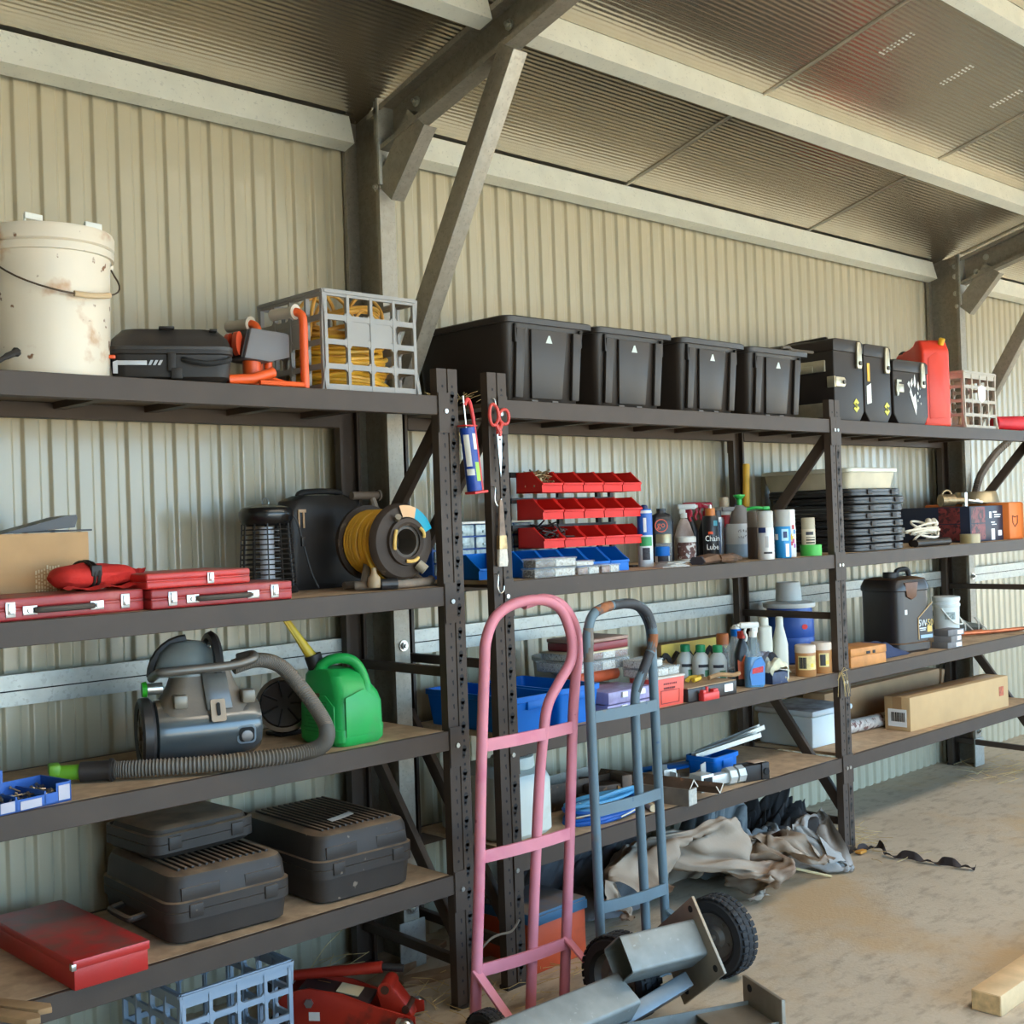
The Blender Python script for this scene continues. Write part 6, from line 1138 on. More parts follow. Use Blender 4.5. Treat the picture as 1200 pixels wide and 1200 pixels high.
for k, (x, y, z, rz, ry, L_, lb) in enumerate(((1.185, -.02, Z4R+.0625, 8, 45, .42, 'rusty angle iron lying ridge up on the square steel tube'), (1.305, -.05, Z4R+.022, 10, 225, .40, 'rusty angle iron lying like a gutter and sticking out over the shelf edge'))):
    t = thing('angle_iron', lb, 'steel angle', (x, y, z), rad(rz)); w_ = .045
    b = MB(); b.prism([(0, 0), (w_, 0), (w_, .005), (.005, .005), (.005, w_), (0, w_)], L_, M.Translation((0, L_, .032 if k == 0 else 0)) @ rotm(pi/2, 0, 0) @ rotm(0, 0, rad(-135 if k == 0 else 45))); b.build('bar', RUST, t)
    b = MB(); b.prism([(0, 0), (w_, 0), (w_, .005), (.005, .005), (.005, w_), (0, w_)], .002, M.Translation((0, .0005, .032 if k == 0 else 0)) @ rotm(pi/2, 0, 0) @ rotm(0, 0, rad(-135 if k == 0 else 45))); b.build('cut_end', mat('cut_pale', (214, 204, 186), .5, .2), t)
def bracket(label, loc, rz, s, m):
    t = thing('steel_bracket', label, 'bracket', loc, rz); b = MB(); b.prism([(0, 0), (.11*s, 0), (.11*s, .004), (.004, .004), (.004, .075*s), (0, .075*s)], .05*s, M.Translation((-.05*s, .025*s, 0)) @ rotm(pi/2, 0, 0)); b.prism([(0, 0), (.08*s, 0), (0, .06*s)], .003, M.Translation((-.046*s, .0, .003)) @ rotm(pi/2, 0, 0)); b.build('angle', m, t)
    b = MB(); bolt(b, (.02*s, 0, .004), (0, 0, 1), .008); b.build('bolt', STEEL, t); return t
BG = mat('bracket_zinc', (204, 206, 200), .35, .4, .1, 30)
for k, (x, y, rz, s, lb) in enumerate(((1.39, .30, 30, 1.2, 'left bright zinc bracket heaped behind the square tube'), (1.47, .31, -40, 1.2, 'bright zinc bracket leaning in the middle of the heap'), (1.44, .20, 110, 1.2, 'bright zinc bracket at the right of the heap'), (1.36, .17, -15, 1.0, 'bright zinc bracket lying nearest the shelf edge'), (1.335, .25, 70, 1.1, 'zinc bracket standing between the square tube and the heap'), (1.40, .12, 150, .8, 'small zinc bracket beside the tow hitch socket'))): bracket(lb, (x, y, Z4R), rad(rz), s, BG)
t = thing('tow_hitch', 'zinc plated tow hitch with two round lugs near the shelf edge', 'hitch', (1.475, .085, Z4R), rad(-8)); b = MB(); b.box((-.09, 0, .034), (.07, .07, .068), .004); b.box((-.01, 0, .034), (.12, .04, .04), .004); b.build('socket', BG, t); b = MB(); b.box((-.09, -.036, .034), (.046, .002, .044)); b.build('socket_mouth', BLACKISH, t)
for x in (.045, .095): b = MB(); b.cyl((x, 0, .036), (x+.035, -.004, .036), .036, 8); b.build('lug', BG, t)
t = thing('black_block', 'short black square hitch receiver standing at the shelf edge', 'hitch', (1.665, .065, Z4R), rad(-14)); b = MB(); b.b2((-.06, -.035, 0), (.03, .035, .065), .003); b.b2((.03, -.04, 0), (.07, .04, .07), .004); b.build('block', BLKP, t); b = MB(); b.cyl((.05, -.041, .034), (.05, -.046, .034), .014, 14); b.build('hole', BLACKISH, t); b = MB(); b.box((.03, 0, .0705), (.06, .05, .003), .001); b.build('tan_patch', mat('patch_tan', (190, 160, 130), .6), t)
tb_ = tote('small blue bin holding lengths of steel channel on the bottom shelf', (1.68, .265, Z4R), rad(6), .20, .15, .085, BLUEP)
for k, (dx, rz, tz, L_) in enumerate(((-.08, -6, .16, .34), (-.02, -2, .20, .36))):
    b = MB(); b.prism([(0, 0), (.035, 0), (.035, .02), (.031, .02), (.031, .004), (.004, .004), (.004, .02), (0, .02)], L_, rotm(pi/2, 0, pi/2)); o = b.build('steel_channel', mat('channel_pale', (206, 204, 194), .35, .6)); o.location = (1.66+dx, .27+.02*k, Z4R+.075); o.rotation_euler = (0, -tz, rad(rz-12)); tag(o, ('nearer', 'farther')[k]+' pale steel channel resting across the small blue bin', 'steel channel')
for k in range(2):
    b = MB(); b.b2((-.14, -.018, 0), (.14, .018, .010), .002); b.box((.13, 0, .014), (.03, .03, .02), .003); o = b.build('blue_strip', BLUEP); o.location = (1.53+.02*k, .40-.06*k, Z4R+.030+.004*k); o.rotation_euler = (.2, 0, rad(-16+6*k)); tag(o, ('rear', 'front')[k]+' flat blue plastic strip beside the small blue bin', 'strip')
t = thing('cooler_box', 'white foam cooler box with a dusty lid behind the upright on the bottom shelf', 'cooler box', (2.515, .355, Z4R), rad(-2)); b = MB(); b.box((0, 0, .072), (.30, .30, .144), .012, taper=1.04); b.build('box', mat('foam_white', (214, 220, 218), .6, 0, .04, 6), t); b = MB(); b.b2((-.165, -.165, .145), (.165, .165, .175), .012); b.build('lid', mat('foam_lid', (204, 208, 206), .6, 0, .05, 6, dust=.9, dustcol=(120, 112, 108)), t)
t = thing('long_carton', 'long cardboard carton with a barcode label, nearest the edge of the far bottom shelf', 'box', (3.505, .125, Z4R), rad(-2)); b = MB(); b.b2((-.50, -.07, 0), (.50, .07, .165), .003); b.build('carton', mat('card_light', (196, 160, 112), .8, 0, .06, 8), t)
b = MB(); b.b2((-.502, -.05, .02), (-.4995, .05, .105)); lb_ = b.build('label', WLAB, t); b = MB(); R = random.Random(9); y = -.04
while y < .035: w_ = R.choice((.002, .004, .006)); b.b2((-.5035, y, .045), (-.502, y+w_, .09)); y += w_+R.choice((.003, .004))
b.build('barcode', INK, lb_); b = MB(); b.b2((-.46, -.03, .1652), (.46, .03, .1658)); b.b2((-.5008, -.025, .10), (-.4995, .025, .165)); b.build('packing_tape', mat('packing_tape', (164, 126, 84), .35), t); b = MB(); b.prism(rrect(.05, .05, .004), .001, M.Translation((.42, -.0705, .09)) @ rotm(pi/2, 0, 0)); b.build('red_stamp', mat('stamp_red', (180, 96, 66), .7, 0, .4, 60), t)
t = thing('long_carton', 'brown cardboard carton at the back of the far bottom shelf, behind the cooler box', 'box', (3.30, .445, Z4R)); b = MB(); b.b2((-.55, -.06, 0), (.62, .065, .19), .003); b.build('carton', mat('card_dark', (164, 124, 84), .8, 0, .1, 8), t); b = MB(); b.b2((-.5, -.02, .1902), (.6, .02, .1908)); b.build('packing_tape', MATS['packing_tape'], t); b = MB(); b.box((.635, -.02, .14), (.03, .10, .09), .001, rot=M.Rotation(.3, 4, 'Y')); b.build('flap', MATS['card_dark'], t)
t = thing('paper_roll', 'printed white and brown roll lying between the two long cartons', 'roll', (2.76, .285, Z4R+.035)); b = MB(); b.lathe([(.015, 0), (.033, 0), (.033, .36), (.015, .36)], 20, rotm(0, pi/2, rad(-4))); b.build('roll', mat('roll_print', (196, 184, 172), .6, 0, .3, 30, speck=(120, 84, 76), sps=34, samt=.56), t); b = MB(); b.lathe([(.012, .36), (.036, .36), (.036, .40), (.012, .40)], 18, rotm(0, pi/2, rad(-4))); b.build('end_ring', STEEL, t)
b = MB(); b.cyl((0, 0, .02), (.14, .02, .02), .02, 12); o = b.build('red_stub', mat('stub_red', (150, 60, 44), .5)); o.location = (3.10, .24, Z4R+.0); o.location = (3.12, .25, Z4R); tag(o, 'short red brown tube end showing beside the front long carton', 'tube')
# ================================================================ hand trolleys
def trolley(label, m, P, wheel_y, wheels, axle_z, wheel_r, wheel_w, hub):
    t = thing('hand_trolley', label, 'hand trolley', P['root']); o = V(P['root'])
    L = lambda q: V(q)-o
    b = MB(); b.tube(smooth([L(q) for q in P['left']], 6), P['r'], 12); b.build('frame_tube', m, t)
    b = MB(); b.tube(smooth([L(q) for q in P['right']], 6), P['r'], 12); b.build('frame_tube', m, t)
    for a, c, s in P['bars']:
        a, c = L(a), L(c); d = c-a; mid = (a+c)/2; b = MB(); w_ = V((0, -.020, 0)); n = 9; top = []
        secs = []
        for i in range(n):
            f = i/(n-1); p = a+d*f+V((0, -.012*sin(pi*f), 0)); secs.append([p+V((0, dy, dz)) for dy, dz in ((-.004, -.018), (.004, -.018), (.004, .018), (-.004, .018))])
        b.loft(secs); b.build('cross_bar', m, t)
    for x in P['rails']:
        b = MB(); a = V((x, P['root'][1]-.016, .21))-o; c = V((x+.045*(1 if x > P['root'][0] else .6), wheel_y, axle_z))-o; b.box((0, 0, 0), (.034, .007, (c-a).length+.02), .001); b.bm.transform(M.Translation((a+c)/2) @ (c-a).to_track_quat('Z', 'Y').to_matrix().to_4x4()); b.build('axle_brace', m, t)
    b = MB(); b.cyl(V((wheels[0], wheel_y, axle_z))-o, V((wheels[1], wheel_y, axle_z))-o, .010, 10); b.build('axle', STEEL, t)
    b = MB(); b.b2(L((P['rails'][0]-.03, P['root'][1]+.0, 0)), L((P['rails'][1]+.03, P['root'][1]+.045, .006)), .001); b.build('toe_plate', m, t)
    for x in wheels:
        MX = M.Translation(V((x, wheel_y, axle_z))-o) @ rotm(0, pi/2, 0); r, w = wheel_r, wheel_w
        b = MB(); b.lathe([(r*.60, -w*.36), (r*.72, -w*.5), (r*.90, -w*.48), (r*.98, -w*.3), (r, 0), (r*.98, w*.3), (r*.90, w*.48), (r*.72, w*.5), (r*.60, w*.36)], 40, MX, cap=False)
        for k in range(34):
            a = 2*pi*k/34
            for s, off in ((-1, 0), (0, .5), (1, 0)):
                aa = a+off*2*pi/34; b.box((0, 0, 0), (r*.05, r*.14, w*.26), .002, rot=MX @ M.Translation((r*.985*cos(aa), r*.985*sin(aa), s*w*.30)) @ rotm(0, 0, aa)); 
        ty = b.build('tyre', RUBBER, t)
        b = MB(); b.lathe([(0, -w*.30), (r*.2, -w*.34), (r*.3, -w*.2), (r*.52, -w*.2), (r*.62, -w*.40), (r*.62, w*.40), (r*.52, w*.2), (r*.3, w*.2), (r*.2, w*.34), (0, w*.3)], 28, MX)
        for k in range(5): a = 2*pi*k/5; b.cyl(MX @ V((r*.4*cos(a), r*.4*sin(a), -w*.26)), MX @ V((r*.4*cos(a), r*.4*sin(a), w*.26)), r*.05, 8)
        b.build('wheel_hub', hub, ty)
    return t
PINK = mat('trolley_pink', (208, 124, 134), .5, 0, .12, 5, .04, 200, dirt=(196, 92, 116), damt=.42, ds=4, speck=(150, 70, 90), sps=30, samt=.74)
BLUT = mat('trolley_blue', (92, 110, 118), .5, .05, .14, 6, .05, 200, dirt=(132, 104, 76), damt=.34, ds=8, speck=(60, 84, 108), sps=26, samt=.7)
HUB = mat('hub_steel', (112, 108, 102), .5, .5, .15, 30)
trolley('faded pink hand trolley with a looped handle standing in front of the middle uprights', PINK, dict(root=(.08, -.22, 0), r=.0165,
    left=[(-.131, -.222, .0), (-.127, -.223, .08), (-.107, -.236, .45), (-.089, -.244, .80), (-.072, -.253, 1.08), (-.062, -.255, 1.17), (-.02, -.256, 1.235), (.062, -.258, 1.268), (.17, -.262, 1.270), (.245, -.266, 1.235), (.285, -.268, 1.15), (.282, -.266, 1.075), (.228, -.262, 1.01), (.182, -.256, .945), (.163, -.251, .85), (.146, -.241, .684), (.120, -.230, .35), (.100, -.221, .05), (.098, -.221, 0)],
    right=[(.10, -.25, 1.262), (.19, -.25, 1.272), (.27, -.25, 1.245), (.320, -.25, 1.18), (.332, -.25, 1.10), (.318, -.247, 1.0), (.300, -.246, .865), (.278, -.236, .5), (.250, -.222, .08), (.246, -.221, 0)],
    bars=[((-.086, -.252, .863), (.300, -.252, .865), 1), ((-.10, -.244, .540), (.282, -.244, .536), 1), ((-.118, -.234, .212), (.256, -.234, .198), 1)], rails=(-.125, .252)), -.36, (-.20, .325), .078, .078, .055, mat('hub_dark', (70, 60, 56), .5, .4))
trolley('blue grey hand trolley with a rust patched handle and pneumatic wheels', BLUT, dict(root=(.50, -.30, 0), r=.0155,
    left=[(.352, -.292, .0), (.343, -.294, .186), (.333, -.300, .5), (.324, -.305, .737), (.312, -.312, 1.10), (.316, -.313, 1.17), (.345, -.314, 1.218), (.42, -.315, 1.236), (.52, -.318, 1.236), (.585, -.322, 1.205), (.615, -.324, 1.13), (.600, -.322, 1.075), (.567, -.318, 1.017), (.530, -.312, .945), (.530, -.308, .80), (.545, -.302, .5), (.562, -.294, .178), (.565, -.293, 0)],
    right=[(.50, -.305, 1.236), (.57, -.306, 1.22), (.615, -.308, 1.16), (.622, -.310, 1.08), (.626, -.309, .95), (.640, -.303, .6), (.663, -.293, .173), (.668, -.292, 0)],
    bars=[((.325, -.318, .897), (.632, -.318, .897), 1), ((.328, -.312, .603), (.641, -.312, .606), 1), ((.343, -.306, .299), (.657, -.306, .287), 1)], rails=(.348, .660)), -.43, (.282, .766), .130, .130, .085, HUB)
bt = [o for o in bpy.data.objects if o.name.startswith('hand_trolley') and 'blue' in o.get('label', '')][0]; ro = V((.50, -.30, 0))
RU = mat('rust_patch', (150, 92, 56), .8, 0, .35, 40, .2, 120, dirt=(92, 84, 80), damt=.5, ds=30); DT = mat('worn_black', (50, 50, 52), .6, 0, .25, 20, dirt=(84, 84, 84), damt=.42, ds=16)
for pts, m_ in (([(.350, -.314, 1.221), (.385, -.3146, 1.231), (.42, -.315, 1.236)], RU), ([(.43, -.3155, 1.2365), (.52, -.318, 1.236), (.585, -.322, 1.205), (.612, -.3235, 1.15)], DT), ([(.615, -.324, 1.13), (.612, -.3235, 1.10), (.600, -.322, 1.075)], RU), ([(.598, -.3215, 1.07), (.567, -.318, 1.017), (.532, -.312, .95)], DT)):
    b = MB(); b.tube([V(q)-ro for q in smooth(pts, 5)], .0162, 12); b.build('worn_patch', m_, bt)
for p_ in ((.315, -.3135, 1.15), (.313, -.3125, 1.10)):
    b = MB(); b.tube([V(p_)-ro+V((0, 0, -.03)), V(p_)-ro, V(p_)-ro+V((.0005, 0, .025))], .0161, 12); b.build('worn_patch', mat('worn_grey', (112, 100, 88), .7, 0, .3, 40), bt)
# ================================================================ steel offcuts in the foreground
GS = mat('post_galv', (132, 134, 128), .55, .3, .14, 16, .05, 200, dirt=(124, 112, 94), damt=.4, ds=7, speck=(146, 148, 142), sps=50, samt=.66)
GP = mat('plate_galv', (146, 134, 116), .5, .5, .18, 10, .06, 160)
def hollow(L_, w, h, t_=.004, bev=.012):
    b = MB(); o = rrect(w, h, bev, 3); i = rrect(w-2*t_, h-2*t_, bev*.7, 3); n = len(o)
    vv = [(x, y, z) for z in (0, L_) for q in (o, i) for x, y in q]
    ff = []
    for k in range(n):
        j = (k+1) % n; ff += [(k, j, 2*n+j, 2*n+k), (n+k, 3*n+k, 3*n+j, n+j), (k, n+k, n+j, j), (2*n+k, 2*n+j, 3*n+j, 3*n+k)]
    b._add(vv, ff); return b
def frame_axes(yw, ro):
    a = V((cos(yw), sin(yw), 0)); h = V((-sin(yw), cos(yw), 0)); k = a.cross(h); n = k*cos(ro)-h*sin(ro); s = h*cos(ro)+k*sin(ro); return a, s, n
def cols(a, s, n, c): return M(((a.x, s.x, n.x, c[0]), (a.y, s.y, n.y, c[1]), (a.z, s.z, n.z, c[2]), (0, 0, 0, 1)))
a, s, n = frame_axes(-.03, .594); c1 = V((.134, -.56, .138))
b = hollow(.80, .112, .17); b.bm.transform(cols(a, s, n, c1) @ M.Translation((-.80, 0, .0557-.085)) @ rotm(pi/2, 0, pi/2))
b.bm.transform(M.Translation((.40, .56, 0))); o = b.build('steel_post', GS); o.location = (-.40, -.56, 0); tag(o, 'long galvanised rectangular post lying across the lower front', 'steel post')
t = thing('steel_post', 'short galvanised post stub with a square bolt plate, in front of the trolley wheel', 'steel post', (.258, -.588, 0))
a, s, n = frame_axes(-.258, .915); Q = cols(a, s, n, (0, 0, .248))
b = hollow(.262, .11, .11, .004, .010); b.bm.transform(Q @ M.Translation((-.131, 0, 0)) @ rotm(pi/2, 0, pi/2)); b.build('box_section', GS, t)
b = MB(); b.b2((.131, -.127, -.162), (.141, .107, .090), .002); b.bm.transform(Q); plate = b.build('bolt_plate', GP, t)
for y in (-.10, .08):
    for z in (-.12, .06):
        b = MB(); b.cyl((.1295, y, z), (.1425, y, z), .010, 14); b.bm.transform(Q); b.build('bolt_hole', BLACKISH, plate)
b = MB(); p_, q_ = V((.105, -.085, -.075)), V((-.20, -.15, -.12)); b.box((0, 0, 0), (.045, .09, (q_-p_).length), .004); b.bm.transform(Q @ M.Translation((p_+q_)/2) @ (q_-p_).to_track_quat('Z', 'Y').to_matrix().to_4x4()); b.build('welded_channel', mat('channel_blue_grey', (110, 118, 122), .45, .5, .15, 14), t)
t = thing('steel_post', 'galvanised channel piece with an upright end plate, lower right of the post stub', 'steel post', (.30, -.80, 0), rad(-24))
b = MB(); b.prism([(-.085, 0), (.085, 0), (.085, .10), (.081, .10), (.081, .004), (-.081, .004), (-.081, .10), (-.085, .10)], .42, M.Translation((-.30, 0, .0)) @ rotm(pi/2, 0, pi/2)); b.build('channel', GS, t)
b = MB(); b.b2((.12, -.10, 0), (.132, .11, .165), .002); ep = b.build('end_plate', GP, t)
b = MB(); b.cyl((.118, .07, .14), (.134, .07, .14), .011, 12); b.build('bolt_hole', BLACKISH, ep)
b = MB(); b.b2((-.05, -.081, .085), (.12, .081, .089)); b.build('web_plate', GP, t)
# ================================================================ box, tarps, timber, strap on the floor
t = thing('tool_box', 'orange metal tool box with a blue rim on the floor behind the trolleys', 'box', (.490, .16, 0), rad(2))
b = MB(); b.b2((-.135, -.125, 0), (.135, .125, .162), .003); b.build('body', mat('toolbox_orange', (206, 84, 44), .5, .05, .12, 5, .04, 160, dirt=(176, 70, 42), damt=.42, ds=6), t)
b = MB(); b.b2((-.138, -.128, .163), (.138, .128, .200), .003); b.b2((-.14, -.132, .160), (.14, -.126, .19), .001); b.build('lid', mat('toolbox_blue', (58, 104, 138), .5, .05, .12, 8, dust=1.0, dustcol=(132, 108, 84)), t)
def tri(x): return abs((x % 2)-1)
def tarp(name, label, m, loc, rz, sx, sy, H, seed, fr=1.6, nu=110, nv=90, prof=None, lean=(1, -.6)):
    Rn = random.Random(seed*13); dirs = []
    for k in range(6):
        a = Rn.uniform(0, pi); dirs.append((cos(a), sin(a), fr*(1, 1.3, 1.9, 2.6, 3.4, 4.4)[k]*Rn.uniform(.8, 1.2), Rn.uniform(0, 2), (1, .85, .6, .5, .36, .26)[k], Rn.uniform(.2, .6)))
    cor = [Rn.uniform(.72, 1.12) for _ in range(11)]
    def f(u, v):
        x, y = 2*u-1, 2*v-1; a = (atan2(y, x)+pi)/(2*pi)*11; i = int(a) % 11; R_ = cor[i]+(cor[(i+1) % 11]-cor[i])*(a-int(a))
        r = max(abs(x), abs(y)); e = max(0, 1-r**2.2)**.7; z = 0
        for dx, dy, ff, ph, am, wp in dirs: z += am*tri(ff*(x*dx+y*dy)+ph+wp*mnoise.noise((x*1.7, y*1.7, seed+dx*5)))**.9
        z = (z/3.2-.12)*1.25; k = r/max(1e-6, sqrt(x*x+y*y)); sh = 1+.10*(z-.5)
        ln = (z-.45)*e*.55*H
        return (x*sx*R_*k*sh+ln*lean[0], y*sy*R_*k*sh+ln*lean[1], .004+H*(prof(x, y) if prof else 1)*(e*(.18+1.0*z)+(1-e)*.10*z))
    b = MB(); b.grid(f, nu, nv); o = b.build(name, m, ang=16, norm=False); o.location = loc; o.rotation_euler = (0, 0, rad(rz)); return tag(o, label, 'tarp')
